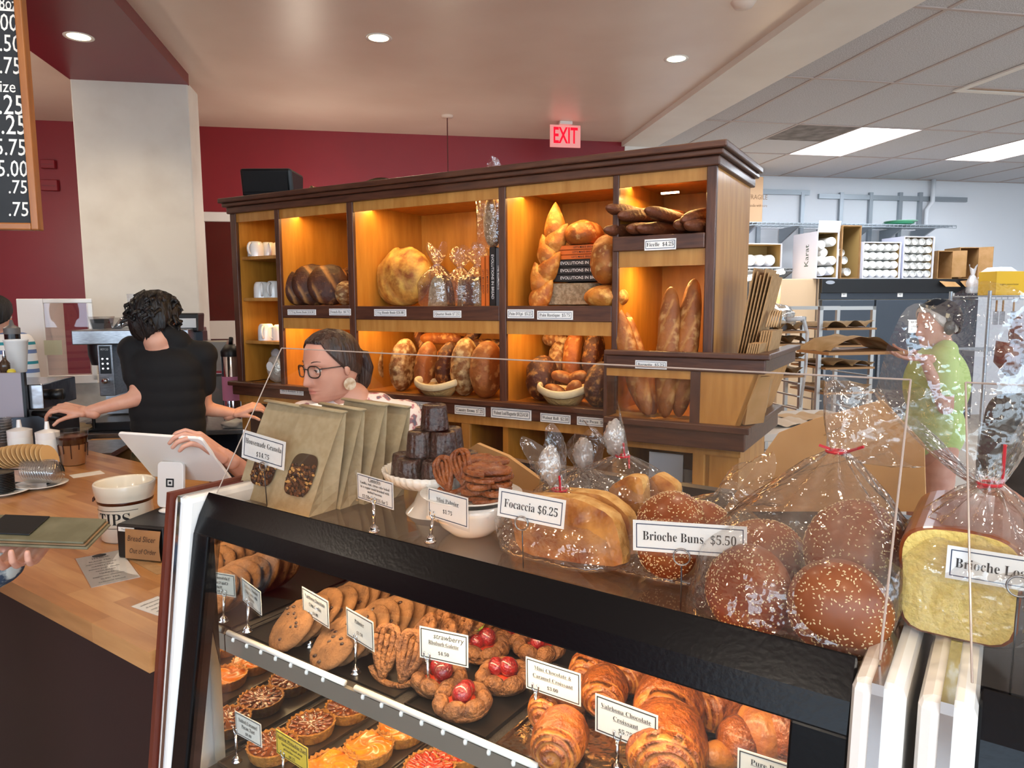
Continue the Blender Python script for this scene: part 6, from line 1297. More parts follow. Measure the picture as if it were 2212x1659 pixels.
q = R.onv(1700, 600, VF + .0); tag(MB().box(ux0 - .48, VF + .05, 0, ux0 - .01, VF + .8, zf - .0).build('fridge_side_box', mat('beige_fridge_side', 'd2b08a', .5), M=RM, bevel=.01), 'beige metal cabinet beside the dark fridge', 'cabinet')  # plain box added as the fridge's left side, in warm beige
MB().box(0, 0, 0, .01, .01, .01)
# cup cartons on the fridge
CW = mat('white_carton', 'dcdcea', .7); CBI = mat('carton_inside', 'a8874e', .8)
def cup_me(r, L_): return MB().lathe([(r * .86, 0), (r, L_), (r * .96, L_), (r * .82, L_ * .1), (0, L_ * .1)], 14, caps=False, M=RX(-90)).mesh('cup', [M_['paper']], smooth=True, sharp=40)
def cup_me2(r, L_): return MB().lathe([(0, 0), (r * .8, 0), (r, .02), (r, L_), (0, L_)], 14, M=RX(-90)).mesh('cup', [M_['paper']], smooth=True, sharp=40)
def open_carton(lb, px0, py0, px1, py1, v, d, cups, open_cups, words=None, outside=CW, flap=None, pos=None, z0=None, cl=''):
    a, c = R.onv(px0, py1, v), R.onv(px1, py0, v); w, h = c.x - a.x, c.z - a.z; zz = zf + .002 if z0 is None else z0; h = c.z - zz
    t = thing('carton', lb, 'carton', M=RM @ T(a.x, v, zz), group='cup cartons'); th = .012
    b = MB().box(0, 0, 0, w, d, th).box(0, 0, h - th, w, d, h).box(0, 0, th, th, d, h - th).box(w - th, 0, th, w, d, h - th).box(th, d - th, th, w - th, d, h - th)
    b.build('shell', outside, t); MB().box(th, .02, th, th + .002, d - th, h - th).box(w - th - .002, .02, th, w - th, d - th, h - th).box(th, .02, h - th - .002, w - th, d - th, h - th).box(th, d - th - .003, th, w - th, d - th, h - th).build('lining', CBI, t)
    if flap: MB().hexa([(0, -.002, h - .004), (w, -.002, h - .004), (w, 0, h - .004), (0, 0, h - .004)], [(0, flap[0] - .003, h + flap[1]), (w, flap[0] - .003, h + flap[1]), (w, flap[0], h + flap[1]), (0, flap[0], h + flap[1])]).build('flap', CW, t)
    if words: letters(t, [(words, .12, 0, 0, .4, dict(plain=1))], mat('dark_green_ink', '2c4438', .7), T(-.001, d * .4, h * .5) @ RZ(-90) @ RX(90) @ RZ(90))
    if cups:
        nx, ny = cups; r = min((w - 2 * th) / nx, (h - 2 * th) / ny) / 2; me = (cup_me if open_cups else cup_me2)(r * .97, d * .6)
        for j in range(ny):
            for i in range(nx):
                M = RM @ T(a.x + th + (w - 2 * th) * (i + .5) / nx, v + .015, zz + th + r + (h - 2 * th - 2 * r) * (j / max(1, ny - 1)))
                tag(link('paper_cup', me, M=M @ (RX(180) @ T(0, -d * .6, 0) if open_cups and False else Matrix())), f'cup {cl}, {ORD[ny - 1 - j]} row down, {ORD[i]} from left', 'paper cup', 'paper cups in ' + cl)
    if pos:
        for k, (px, py, rp) in enumerate(pos):
            q = R.onv(px, py, v + .02); r = rp * q.y / F; tag(link('paper_cup', (cup_me if open_cups else cup_me2)(r, d * .6), M=RM @ T(q.x, v + .012 + .02 * (k % 3), max(q.z, zz + th + r + .001))), f'white paper cup {cl}, {ORD[k]} from the top', 'paper cup', 'paper cups in ' + cl)
open_carton('tall white carton with green lettering and its flap up', 1762, 500, 1814, 600, VF + .0, .5, None, False, 'Karat', CW, (-.02, .12), [(1798, 522, 11), (1777, 529, 11), (1784, 545, 11), (1798, 563, 11), (1778, 586, 11), (1799, 584, 11), (1778, 563, 11)], cl='in the tall lettered carton')
open_carton('tall carton with brown inside, nearly empty', 1815, 487, 1862, 600, VF + .02, .45, None, True, None, M_['cardboard'], None, [(1817, 546, 10), (1825, 562, 11), (1834, 587, 11)], cl='in the nearly empty carton')
open_carton('wide low carton of wrapped cups', 1862, 523, 1948, 600, VF - .02, .4, (5, 4), False, cl='in the wide low carton'); open_carton('square carton of nested cups beside the wide one', 1949, 511, 2020, 600, VF - .02, .4, (4, 5), True, cl='in the square carton')
for px0, py0, px1, lb, ya in ((2024, 542, 2062, 'small open cardboard box beside the cup cartons', 4), (2070, 535, 2112, 'open cardboard box with flaps at the fridge end', -8)):
    a, c = R.onv(px0, 600, VF), R.onv(px1, py0, VF); w, h = c.x - a.x, c.z - zf; t = thing('open_box', lb, 'carton', M=RM @ T(a.x, VF, zf + .002) @ RZ(ya), group='open cardboard boxes')
    MB().box(0, 0, 0, w, .3, .008).box(0, 0, .008, .008, .3, h).box(w - .008, 0, .008, w, .3, h).box(.008, .29, .008, w - .008, .3, h).box(.008, 0, h - .008, w - .008, .3, h).build('shell', M_['cardboard'], t)
    MB().hexa([(w, 0, .02), (w + .006, 0, .02), (w + .006, .0, h), (w, 0, h)], [(w + .1, -.1, .02), (w + .106, -.1, .02), (w + .106, -.1, h), (w + .1, -.1, h)]).build('flap', M_['cardboard'], t); MB().hexa([(0, 0, 0), (w, 0, 0), (w, .006, 0), (0, .006, 0)], [(.0, -.14, -.1), (w, -.14, -.1), (w, -.134, -.1), (0, -.134, -.1)]).build('flap', M_['cardboard'], t)
q = R.onv(2100, 612, VF - .15); t = thing('clear_bag', 'clear plastic bag hanging from the open box', 'bag', M=RM); film_bag(t, (q.x, q.y, q.z - .12), .09, .06, (q.x, q.y, q.z + .1), .02, (q.x, q.y, q.z + .2), (.05, .04), 41, n=30, mat_=M_['filmw'])
# wall tracks, wire shelves and what lies on them
t = thing('wall_shelving', 'wire shelf on steel wall tracks above the fridge', 'shelf', M=RM); VW = VK - .02
for x0, x1, y in ((1645, 1748, 414), (1768, 2088, 424)): a, c = R.onv(x0, y, VW), R.onv(x1, y, VW); MB().box(a.x, VW - .02, a.z - .03, c.x, VW + .02, a.z + .03).build('track_rail', M_['galv'], t)
for px in (1640, 1733, 1817, 1881, 1945, 1988): a = R.onv(px, 416, VW); MB().box(a.x - .025, VW - .025, 1.9, a.x + .025, VW + .02, a.z).build('upright', M_['galv'], t)
def wire_shelf(par, u0, u1, v0, v1, z):
    b = MB(); n = max(3, int((v1 - v0) / .06))
    for k in range(n + 1): v_ = v0 + (v1 - v0) * k / n; b.box(u0, v_ - .004, z, u1, v_ + .004, z + .008)
    m_ = int((u1 - u0) / .06)
    for k in range(m_ + 1): u_ = u0 + (u1 - u0) * k / m_; b.box(u_ - .003, v0, z - .004, u_ + .003, v1, z); b.box(u_ - .003, v0 - .004, z - .03, u_ + .003, v0, z)
    b.box(u0, v0 - .006, z - .034, u1, v0, z - .026); b.build('wire_deck', M_['galv'], par)
VSF = VK - .55; a, c = R.onv(1615, 484, VSF), R.onv(2066, 484, VSF); zsh = R.onv(1840, 484, VSF).z; wire_shelf(t, a.x, c.x, VSF, VW - .03, zsh)
for px in (1640, 1733, 1817, 1890, 1960, 2030): u_ = R.onv(px, 490, VSF).x; MB().prism([(VSF + .05, zsh - .02), (VW - .02, zsh - .02), (VW - .02, zsh - .22), (VW - .06, zsh - .2)], u_ - .012, u_ + .012).build('bracket', M_['galv'], t)
t2 = thing('wall_shelving', 'lower wire shelf of clear cups beside the bread case', 'shelf', M=RM); zl2 = R.onv(1680, 580, VSF).z; a, c = R.onv(1590, 580, VSF), R.onv(1735, 580, VSF); wire_shelf(t2, a.x, c.x, VSF, VW - .03, zl2); MB().prism([(VSF + .05, zl2 - .02), (VW - .02, zl2 - .02), (VW - .02, zl2 - .2)], c.x - .1, c.x - .08).build('bracket', M_['galv'], t2)
open_carton('open carton of clear cups on the lower wire shelf', 1600, 526, 1690, 575, VSF + .02, .35, None, False, None, CW, None, [(1622, 562, 13), (1645, 562, 13), (1668, 562, 13)], z0=zl2 + .009, cl='in the carton on the lower wire shelf')
q = R.onv(1944, 480, VSF + .15); t = thing('plate_stack', 'pair of green plates on the wire shelf', 'plate', M=RM @ T(q.x, VSF + .2, zsh + .009)); MB().lathe([(0, 0), (.12, 0), (.2, .025), (.2, .03), (.1, .01), (0, .01)], 28).build('lower_plate', mat('green_plastic', '3f9a72', .4), t, smooth=True); MB().lathe([(0, 0), (.12, 0), (.2, .025), (.2, .03), (.1, .01), (0, .01)], 28, c=(.05, 0, .03)).build('upper_plate', mat('pale_green_plastic', '8cc0a2', .4), t, smooth=True)
a, c = R.onv(1618, 480, VSF + .1), R.onv(1645, 385, VSF + .1); t = thing('carton', 'tall tan carton on the wire shelf beside the bread case', 'carton', M=RM @ T(a.x - .3, VSF + .05, zsh + .009)); MB().box(0, 0, 0, c.x - a.x + .3, .4, c.z - zsh).build('box', mat('tan_carton', 'd0a882', .8), t, bevel=.006); letters(t, [('FRAGILE', .08, .38, .3, .25, dict(plain=1)), ('handle with care', .05, .38, .2, .25, dict(plain=1))], mat('faded_ink', '8a6a4a', .8), T(0, -.002, 0) @ RX(90))
a = R.onv(2016, 385, VW - .05); tag(MB().tube([(a.x, VW - .06, ZD), (a.x, VW - .06, ZD - .3), (a.x - .08, VW - .06, ZD - .4), (a.x - .08, VW - .06, 1.9)], .03, 10).build('wall_pipe', M_['kwall'], M=RM, smooth=True), 'white painted pipe running down the kitchen wall', 'pipe')
a, c = R.onv(1605, 605, VSF - .4), R.onv(1693, 588, VSF - .1); t = thing('tube_light', 'glowing tube light under the lower wire shelf', 'light', M=RM); MB().tube([a, c], .022, 10).build('tube', emitter('lit_tube', 'fff2dc', 8), t, smooth=True); MB().tube([a + V((0, .02, .03)), c + V((0, .02, .03))], .02, 6).build('holder', M_['enamel'], t); lamp('tube_lamp', 'POINT', RM @ ((a + c) / 2 - V((0, .1, .1))), 14, (1, .78, .5), size=.15)
# sheet racks with linen covered dough
LN_ = mat('linen_couche', 'b89a72', .9, col2='a48558', scale=14, bump=.3, bscale=30); AL = mat('aluminium_rack', 'b9b4ae', .45, .6); WB = mat('proofing_board', 'b08050', .7)
def rack(lb, px0, px1, py0, v, shelves, d=.5, extra='', grp='sheet racks in the kitchen'):
    a, c = R.onv(px0, py0, v), R.onv(px1, py0, v); w = c.x - a.x; t = thing('sheet_rack', lb, 'rack', M=RM @ T(a.x, v, 0), group=grp); h = a.z; run_me = MB().box(0, 0, 0, .02, d, .01).mesh('runner', [AL])
    for x_ in (0, w - .03):
        for y_ in (0, d - .03): MB().box(x_, y_, 0, x_ + .03, y_ + .03, h).build('post', AL, t)
    MB().box(0, 0, h - .03, w, .03, h).box(0, d - .03, h - .03, w, d, h).build('top_bar', AL, t); b = MB()
    for x_ in (.03, w - .05):
        for k in range(11): link('runner', run_me, t, T(x_, 0, .4 + k * .1))
    for k, py in enumerate(shelves):
        z = R.onv((px0 + px1) / 2, py, v).z; o = thing('proofing_board', f'linen covered board, {ORD[k]} from the top of {extra}', 'board', M=RM @ T(a.x + .03, v - .06, z), group='linen covered boards in the racks'); MB().box(0, 0, -.016, w - .06, d, 0).build('board', WB, o)
        MB().grid(lambda i, j: ((w - .06) * i, d * j, .008 + .05 * abs(math.sin(i * PI * 2.6 + k)) * (1 - .3 * j) + .012 * nz((i * 5, j * 4, k), 1.3, k)), 26, 8).build('linen', LN_, o, smooth=True)
rack('aluminium sheet rack of linen covered boards before the fridge', 1772, 1893, 662, 5.3, (708, 745, 792, 845), extra='the rack before the fridge'); rack('plastic draped sheet rack beside the bread case', 1630, 1742, 685, 4.9, (715, 742, 775, 810), extra='the rack beside the bread case')
a = R.onv(1690, 690, 4.85); t = thing('plastic_cover', 'clear plastic cover bunched over the rack beside the bread case', 'cover', M=RM); MB().ell((a.x, 5.1, a.z), (.2, .26, .12), 40, 18, disp=lambda q: 1 + .22 * nz(q, 2.4, 5) + .1 * nz(q, 6, 2)).build('film', film('rack_plastic', 'eef0ee', .12, .14, haze=.2), t, smooth=True); p_ = [R.onv(x, y, 4.84) for x, y in ((1700, 690), (1735, 688), (1744, 720), (1740, 800), (1728, 880))]; MB().tube(p_, [.02, .02, .014, .012, .01], 8).build('hanging_edge', M_['filmw'], t, smooth=True)
# bench with board of linen in front of the kitchen worker
t = thing('work_bench', 'pale kitchen bench behind the bread case', 'bench', M=RM); zbn = .95; MB().box(1.75, 3.3, zbn - .04, 2.72, 4.0, zbn).build('worktop', mat('pale_worktop', 'cdc6be', .5), t, bevel=.004)
for u_ in (1.8, 2.63):
    for v_ in (3.35, 3.9): MB().box(u_, v_, 0, u_ + .05, v_ + .05, zbn - .04).build('leg', M_['galv'], t)
MB().box(1.8, 3.4, .4, 2.68, 3.95, .42).build('undershelf', M_['galv'], t)
a, c = R.onv(1790, 768, 3.42), R.onv(1965, 765, 3.42); t = thing('peel_board', 'long board with folded linen carried by the kitchen worker', 'board', M=RM @ T(a.x, 3.42, a.z)); PBZ = a.z; w = c.x - a.x; MB().box(0, 0, 0, w, .3, .016).build('board', WB, t); MB().grid(lambda i, j: (w * (.02 + .96 * i), .3 * j, .02 + .075 * math.sin(PI * min(1, i * 1.15)) ** .7 + .014 * nz((i * 5, j * 3, 0), 1.4, 3)), 26, 8).build('linen', LN_, t, smooth=True)
for k, (px, py, w, h, lb) in enumerate(((1690, 915, .3, .03, 'pale folded cloth on the kitchen bench beside the bin'), (1760, 905, .34, .035, 'folded linen on the kitchen bench, farther from the bin'))): q = R.onz(px, py, zbn); tag(MB().grid(lambda i, j: (w * (i - .5), .26 * (j - .5), .003 + h * abs(math.sin(i * 9)) * .5 + .01 * nz((i * 4, j * 4, 0), 1.4, k)), 24, 8).build('folded_cloth', mat('pale_cloth_%d' % k, ('d8cfc4', 'cdb494')[k], .9), M=RM @ T(q.x, min(q.y, 3.8), zbn + .001), smooth=True), lb, 'cloth')
# wire cart with yellow box at the frame edge
v = 5.6; a, c = R.onv(2138, 640, v), R.onv(2330, 640, v); t = thing('wire_cart', 'wire shelf cart at the frame edge', 'cart', M=RM)
for u_ in (a.x, c.x):
    for v_ in (v, v + .45): MB().tube([(u_, v_, 0), (u_, v_, a.z + .05)], .016, 8).build('post', M_['galv'], t)
wire_shelf(t, a.x, c.x, v, v + .45, a.z); wire_shelf(t, a.x, c.x, v, v + .45, a.z - .5)
for k, (px, py) in enumerate(((2153, 655), (2167, 657), (2190, 660))): q = R.onv(px, py, v - .02); o = thing('spatula', f'spatula hanging from the wire cart, {ORD[k]} from its post', 'utensil', M=RM @ T(q.x, v - .02, a.z - .035), group='hanging utensils'); MB().tube([(0, 0, 0), (0, 0, -.1)], .008, 6).build('handle', M_['cardboard'], o); MB().box(-.025, -.004, -.22, .025, .004, -.1).build('blade', M_['steel'], o, bevel=.003)
q, q1 = R.onv(2150, 636, v + .05), R.onv(2215, 588, v + .05); t = thing('yellow_carton', 'yellow carton on the wire cart', 'carton', M=RM @ T(q.x, v + .05, a.z + .009)); MB().box(0, 0, 0, q1.x - q.x + .06, .2, q1.z - a.z).build('box', mat('yellow_print', 'd8a818', .5), t, bevel=.004); letters(t, [('organic pasture butter', .022, .14, .1, .2, dict(plain=1))], M_['ink'], T(0, -.001, 0) @ RX(90)); q2 = MB().hexa([(0, 0, .0), (.2, 0, 0), (.2, .2, 0), (0, .2, 0)], [(.05, .02, .04), (.15, .02, .04), (.15, .18, .04), (.05, .18, .04)]).build('lid', M_['kwall'], t, M=T(.02, 0, q1.z - a.z))
# ================================================================ people
def remeshed(b, voxel, smooth=4, fac=.5):
    """union of overlapping closed shells as one skin"""
    me = b.mesh('shell', [M_['skin']]); o = bpy.data.objects.new('shell', me); COL.objects.link(o)
    r = o.modifiers.new('r', 'REMESH'); r.mode = 'VOXEL'; r.voxel_size = voxel
    s = o.modifiers.new('s', 'SMOOTH'); s.iterations = smooth; s.factor = fac
    dg = bpy.context.evaluated_depsgraph_get(); dg.update(); m2 = bpy.data.meshes.new_from_object(o.evaluated_get(dg))
    vs = [tuple(v.co) for v in m2.vertices]; fs = [tuple(p.vertices) for p in m2.polygons]
    bpy.data.objects.remove(o); bpy.data.meshes.remove(me); bpy.data.meshes.remove(m2); return vs, fs
def cap(b, p, q, r0, r1, fl=None):
    p, q = V(p), V(q); n = max(2, int((q - p).length / (min(r0, r1) * .35)) + 1); n = min(n, 14)
    for k in range(n + 1): t_ = k / n; r = r0 + (r1 - r0) * t_; b.ell(p.lerp(q, t_), (r, r, r), 14, 9)
def oval(b, c, rx, ry, rz, M=None): b.ell(c, (rx, ry, rz), 22, 14, M=M)

_SL = [(.5, 0, 0, 0), (.485, .10, .10, .12), (.45, .185, .19, .23), (.38, .262, .30, .33), (.28, .308, .365, .405), (.15, .328, .395, .445), (.05, .330, .40, .45), (-.05, .322, .388, .43), (-.15, .308, .385, .385), (-.24, .288, .382, .315), (-.32, .258, .378, .25), (-.39, .222, .372, .19), (-.45, .165, .355, .13), (-.485, .10, .30, .08), (-.5, 0, 0, 0)]
def head_pt(z, a, grow=0.0):
    """point on the head at height z and angle a from straight ahead (-y); unit head height"""
    for (z0, a0, f0, b0), (z1, a1, f1, b1) in zip(_SL, _SL[1:]):
        if z <= z0 and z >= z1:
            t_ = (z0 - z) / (z0 - z1); A, Fr_, Bk = a0 + (a1 - a0) * t_, f0 + (f1 - f0) * t_, b0 + (b1 - b0) * t_; break
    c, s = math.cos(a), math.sin(a); x = s * A; y = -(Fr_ if c > 0 else Bk) * c
    return V((x, y, z))
def g_(x, s): return math.exp(-(x / s) ** 2)
def face_bump(p):
    if p.y > -.12: return p
    x, z = p.x, p.z; d = 0
    nose = max(0, min(1, (.07 - z) / .24)) if z > -.2 else max(0, 1 - (-.2 - z) / .045)
    d += (.02 + .095 * nose) * g_(x, .034 + .022 * nose) * (1 if -.245 < z < .08 else 0)
    d -= .045 * (g_(x - .135, .075) + g_(x + .135, .075)) * g_(z - .005, .055)
    d += .018 * g_(z - .085, .035) * g_(x, .2); d += .016 * (g_(x - .18, .08) + g_(x + .18, .08)) * g_(z + .12, .07)
    d += .026 * g_(z + .285, .020) * g_(x, .085) + .028 * g_(z + .328, .022) * g_(x, .075) - .018 * g_(z + .306, .007) * g_(x, .09); d += .022 * g_(z + .43, .05) * g_(x, .08)
    return V((p.x, p.y - d, p.z))
def add_head(b, M, H, skin=0, lip=1, white=2, iris=3, hair=4, lids=True):
    """head grid with a face, eyes, brows and ears, in M (face towards -y, up +z)"""
    S = M @ SCL(H, H, H); NZ, NA = 110, 120
    zs = [.5 * math.cos(PI * k / NZ) for k in range(NZ + 1)]
    def f(i, j): return face_bump(head_pt(zs[int(round(j * NZ))], 2 * PI * i))
    def mf(i, j):
        p = face_bump(head_pt(.5 * math.cos(PI * j), 2 * PI * i)); return lip if p.y < -.3 and ((p.x / .088) ** 2 + ((p.z + .306) / .034) ** 2) < 1 else skin
    b.grid(f, NA, NZ, wu=True, M=S, mf=mf)
    for s in (-1, 1):
        e = V((s * .135, -.318, .0)); b.ell(e, (.052, .046, .046), 16, 10, mi=white, M=S); b.ell(e + V((0, -.036, -.006)), (.022, .014, .023), 12, 8, mi=iris, M=S)
        if lids: b.ell(e + V((0, .006, .026)), (.060, .052, .036), 16, 8, mi=skin, M=S); b.ell(e + V((0, .006, -.044)), (.058, .046, .024), 16, 8, mi=skin, M=S); b.tube([e + V((q * .05, -.050 + .012 * q * q, .004 - .006 * q * q)) for q in (-1, -.5, 0, .5, 1)], [.003, .006, .007, .006, .003], 6, mi=hair, M=S)
        b.tube([V((s * (.055 + .15 * q), -.385 + .075 * q * q, .095 + .03 * math.sin(q * 2.4))) for q in (0, .25, .5, .75, 1)], [.011, .014, .013, .010, .004], 6, mi=hair, M=S, flat=(1, .6))
        b.ell((s * .335, .02, -.03), (.028, .058, .095), 14, 10, M=S @ T(s * .335, .02, -.03) @ RZ(s * 18) @ T(-s * .335, -.02, .03), mi=skin)
def hair_cap(M, H, mats, line, grow=.05, seed=1, strand=.014, name='hair', parent=None, extra=None):
    """scalp hair: a shell over the skull, open at the face; line(a) gives its lower edge for an angle from the front"""
    S = M @ SCL(H, H, H); b = MB(); NZ, NA = 26, 72
    def f(i, j):
        a = 2 * PI * i; lo = line(abs(((a + PI) % (2 * PI)) - PI)); z = .5 - (.5 - lo) * j ** .9 * 1.0; z = max(min(z, .4999), -.47); p = head_pt(z, a); n = V((p.x * 1.2, p.y, p.z + .0)).normalized(); k = grow * (1 if j < .93 else .35)
        return p + n * (k + strand * nz((math.cos(a) * 9, math.sin(a) * 9, z * 1.2), 1.6, seed) + strand * .7 * nz((math.cos(a) * 22, math.sin(a) * 22, z * 2), 1.5, seed))
    b.grid(f, NA, NZ, wu=True, M=S)
    if extra: extra(b, S)
    return b.build(name, mats, parent, smooth=True)

def finger(b, p, d, up, lens, r, curl):
    """three phalanges from p along d, bending about d x up"""
    d = V(d).normalized(); ax = d.cross(V(up)).normalized(); q = V(p)
    for k, L_ in enumerate(lens):
        d = Matrix.Rotation(math.radians(curl[k]), 3, ax) @ d; e = q + d * L_; cap(b, q, e, r * (1 - .1 * k), r * (1 - .1 * (k + 1))); q = e
def hand(b, M, side, curl=(25, 35, 25), s=1.0, thumb=(35, 20), spread=6):
    """local: wrist at 0, fingers to +x, palm facing -z, thumb on side*y"""
    c = MB()
    for k in range(4): y = (k - 1.5) * .0195 * s; cap(c, (.005 * s, y * .75, 0), (.088 * s, y, .003 * s), .0145 * s, .0115 * s)
    cap(c, (-.035 * s, 0, 0), (.01 * s, 0, 0), .024 * s, .023 * s)
    for k, L_ in enumerate((1.0, 1.1, 1.02, .8) if side > 0 else (.8, 1.02, 1.1, 1.0)):
        y = (k - 1.5) * .0195 * s; a = math.radians((k - 1.5) * spread); dd = (.0,)
        finger(c, (.088 * s, y, .002 * s), (math.cos(a), math.sin(a), 0), (0, 0, -1), (.04 * s * L_, .026 * s * L_, .02 * s * L_), .0088 * s, [-x if False else x for x in curl])
    ty = -side * .034 * s
    finger(c, (.02 * s, ty * .8, -.006 * s), (math.cos(math.radians(thumb[0])), -side * math.sin(math.radians(thumb[0])), -.25), (0, 0, -1), (.045 * s, .03 * s, .024 * s), .0105 * s, (0, thumb[1] * .5, thumb[1]))
    vs, fs = remeshed(c, .0032 * s, 3); b.add(vs, fs, 0, M); return b
def hand_pose(wrist, d, palm):                          # matrix with x along d and -z along the palm normal
    x = V(d).normalized(); z = -V(palm).normalized(); z = (z - x * z.dot(x)).normalized(); y = z.cross(x); return Matrix(((x.x, y.x, z.x, wrist[0]), (x.y, y.y, z.y, wrist[1]), (x.z, y.z, z.z, wrist[2]), (0, 0, 0, 1)))
def body_mesh(name, b, mats, label): o = b.build(name, mats, smooth=True); return tag(o, label, 'person')
def HM(c, yaw, pitch=0, roll=0): return T(c) @ RZ(yaw) @ RX(pitch) @ RY(roll)   # yaw 0 looks at the camera, positive turns to the photo's right
HB = mat('dark_brown_hair', '1e0f0a', .45, col2='3a2014', scale=40, stretch=(1, 1, .15), bump=.9, bscale=90); HK = mat('near_black_hair', '0e0b0a', .5, col2='1e1613', scale=40, stretch=(1, 1, .2), bump=.9, bscale=80); HG = mat('silver_hair', 'cfc8c2', .6, col2='b5aca4', scale=40); HR = mat('auburn_hair', '5a2410', .45, col2='74341a', scale=30, stretch=(1, 1, 6))

# ---- woman at the register
Y = 2.42; hc = aty(716, 790, Y); H_ = .238; yaw = -40
sk = MB(); Mh = HM(hc, yaw, 6, 0); add_head(sk, Mh, H_)
bd = MB(); nb = hc + V((.03, .035, -.10)); base = V((hc.x + .06, Y + .05, 0)); zsh = aty(716, 884, Y).z
cap(bd, nb, (base.x, base.y, zsh + .03), .052, .06)
shL, shR = V((base.x - .155, base.y - .05, zsh - .035)), V((base.x + .17, base.y + .04, zsh - .045))
cap(bd, shL, shR, .058, .058); oval(bd, (base.x, base.y, zsh - .16), .17, .12, .2); oval(bd, (base.x, base.y, zsh - .42), .165, .125, .2)
hw = aty(482, 985, 2.05); el = V((shL.x - .045, shL.y - .10, zsh - .30)); cap(bd, shL, el, .05, .042); cap(bd, el, hw, .04, .027)
el2 = V((shR.x + .05, shR.y - .02, zsh - .32)); cap(bd, shR, el2, .05, .042); cap(bd, el2, el2 + V((-.12, -.2, .0)), .04, .028)
for s in (-1, 1): cap(bd, (base.x + s * .09, base.y, zsh - .5), (base.x + s * .09, base.y, .06), .09, .05); oval(bd, (base.x + s * .09, base.y - .05, .035), .045, .11, .036)
vs, fs = remeshed(bd, .011, 5); sk.add(vs, fs)
tgt = aty(432, 952, 2.0); hand(sk, hand_pose(hw, tgt - hw, (-.2, .3, -.9)), 1, (20, 42, 35), .98, (30, 25))
hand(sk, hand_pose(el2 + V((-.12, -.2, 0)), (-.6, -.7, 0), (0, 0, -1)), -1, (15, 25, 20), .95)
wm = body_mesh('person', sk, [M_['skin'], M_['lip'], M_['eye'], M_['iris'], HB], 'person with glasses and tied back hair in a floral top at the register')
FL = mat('floral_cotton', 'e8d6cc', .8); _t = FL.node_tree; _n = _t.nodes; _p = _n['Principled BSDF']; _tc = _n.new('ShaderNodeTexCoord'); _z = _n.new('ShaderNodeTexNoise'); _z.inputs['Scale'].default_value = 17; _z.inputs['Detail'].default_value = 3; _t.links.new(_tc.outputs['Object'], _z.inputs['Vector']); _r = _n.new('ShaderNodeValToRGB'); _e = _r.color_ramp.elements; _e[0].position = .36; _e[0].color = hx('8e2a3a'); _e[1].position = .64; _e[1].color = hx('6a6470')
for pos, col in ((.42, 'c98a90'), (.46, 'ecdcd4'), (.57, 'ecdcd4'), (.6, 'b06a6a')): q = _r.color_ramp.elements.new(pos); q.color = hx(col)
_t.links.new(_z.outputs['Fac'], _r.inputs[0]); _t.links.new(_r.outputs[0], _p.inputs['Base Color'])
cl = MB(); cap(cl, shL + V((-.0, 0, -.0)), shR, .068, .068); oval(cl, (base.x, base.y, zsh - .17), .185, .135, .2); oval(cl, (base.x, base.y, zsh - .43), .18, .14, .22); cap(cl, shL, shL.lerp(el, .62), .064, .06); cap(cl, shR, shR.lerp(el2, .62), .064, .06); cap(cl, (base.x - .07, base.y - .01, zsh - .0), (base.x + .085, base.y + .02, zsh - .005), .055, .055)
vs, fs = remeshed(cl, .009, 4); MB().add(vs, fs).build('floral_top', FL, wm, smooth=True)
def pony(b, S):
    b.ell((0, .47, .10), (.10, .09, .10), 18, 12, M=S, disp=lambda d: 1 + .12 * nz(d, 4, 2)); b.tube([V((0, .44, .1)), V((.02, .56, .06)), V((.03, .58, -.12)), V((.02, .52, -.34)), V((.0, .46, -.52))], [.07, .10, .12, .10, .03], 14, M=S)
def line_w(a):
    d = math.degrees(a)
    return .36 - .02 * (d / 40) if d < 40 else (.34 - (d - 40) / 45 * .36 if d < 85 else -.02 - (min(d, 180) - 85) / 95 * .26)
hair_cap(Mh, H_, HB, line_w, .035, 3, .008, parent=wm, extra=pony)
GS = Mh @ SCL(H_, H_, H_); gl = MB(); GF = mat('dark_tortoise_frame', '1c1614', .25)
for s in (-1, 1): gl.tube([V((s * .148 + .105 * math.copysign(abs(math.cos(a)) ** .75, math.cos(a)), -.425 + .05 * (abs(s * .148 + .105 * math.cos(a)) / .25) ** 2, -.012 + .082 * math.copysign(abs(math.sin(a)) ** .75, math.sin(a)))) for a in [k * PI / 14 for k in range(28)]], .0095, 6, closed=True, M=GS); gl.tube([V((s * .252, -.375, .03)), V((s * .335, -.2, .03)), V((s * .345, .02, .02))], .008, 6, M=GS)
gl.tube([V((-.045, -.43, .02)), V((0, -.445, .03)), V((.045, -.43, .02))], .009, 6, M=GS); go = gl.build('glasses', GF, wm, smooth=True)
for s in (-1, 1): MB().add([V((s * .148 + .10 * math.cos(a), -.424 + .05 * (abs(s * .148 + .1 * math.cos(a)) / .25) ** 2, -.012 + .077 * math.sin(a))) for a in [k * PI / 10 for k in range(20)]], [tuple(range(20))], M=GS).build('lens', M_['glass'], go)
ea = Mh @ (V((.352, .03, -.135)) * H_); MB().lathe([(0, 0), (.021, 0), (.021, .003), (0, .003)], 28).build('earring', mat('cork_disc', 'a8845e', .6, col2='d8c8b0', scale=60), wm, M=facing(ea - V((0, 0, .026)), Mh.to_3x3() @ V((1, -.35, 0)))); MB().ell(ea + V((-.002, 0, .012)), (.0028, .0028, .0028), 8, 6).build('ear_stud', M_['chrome'], wm)

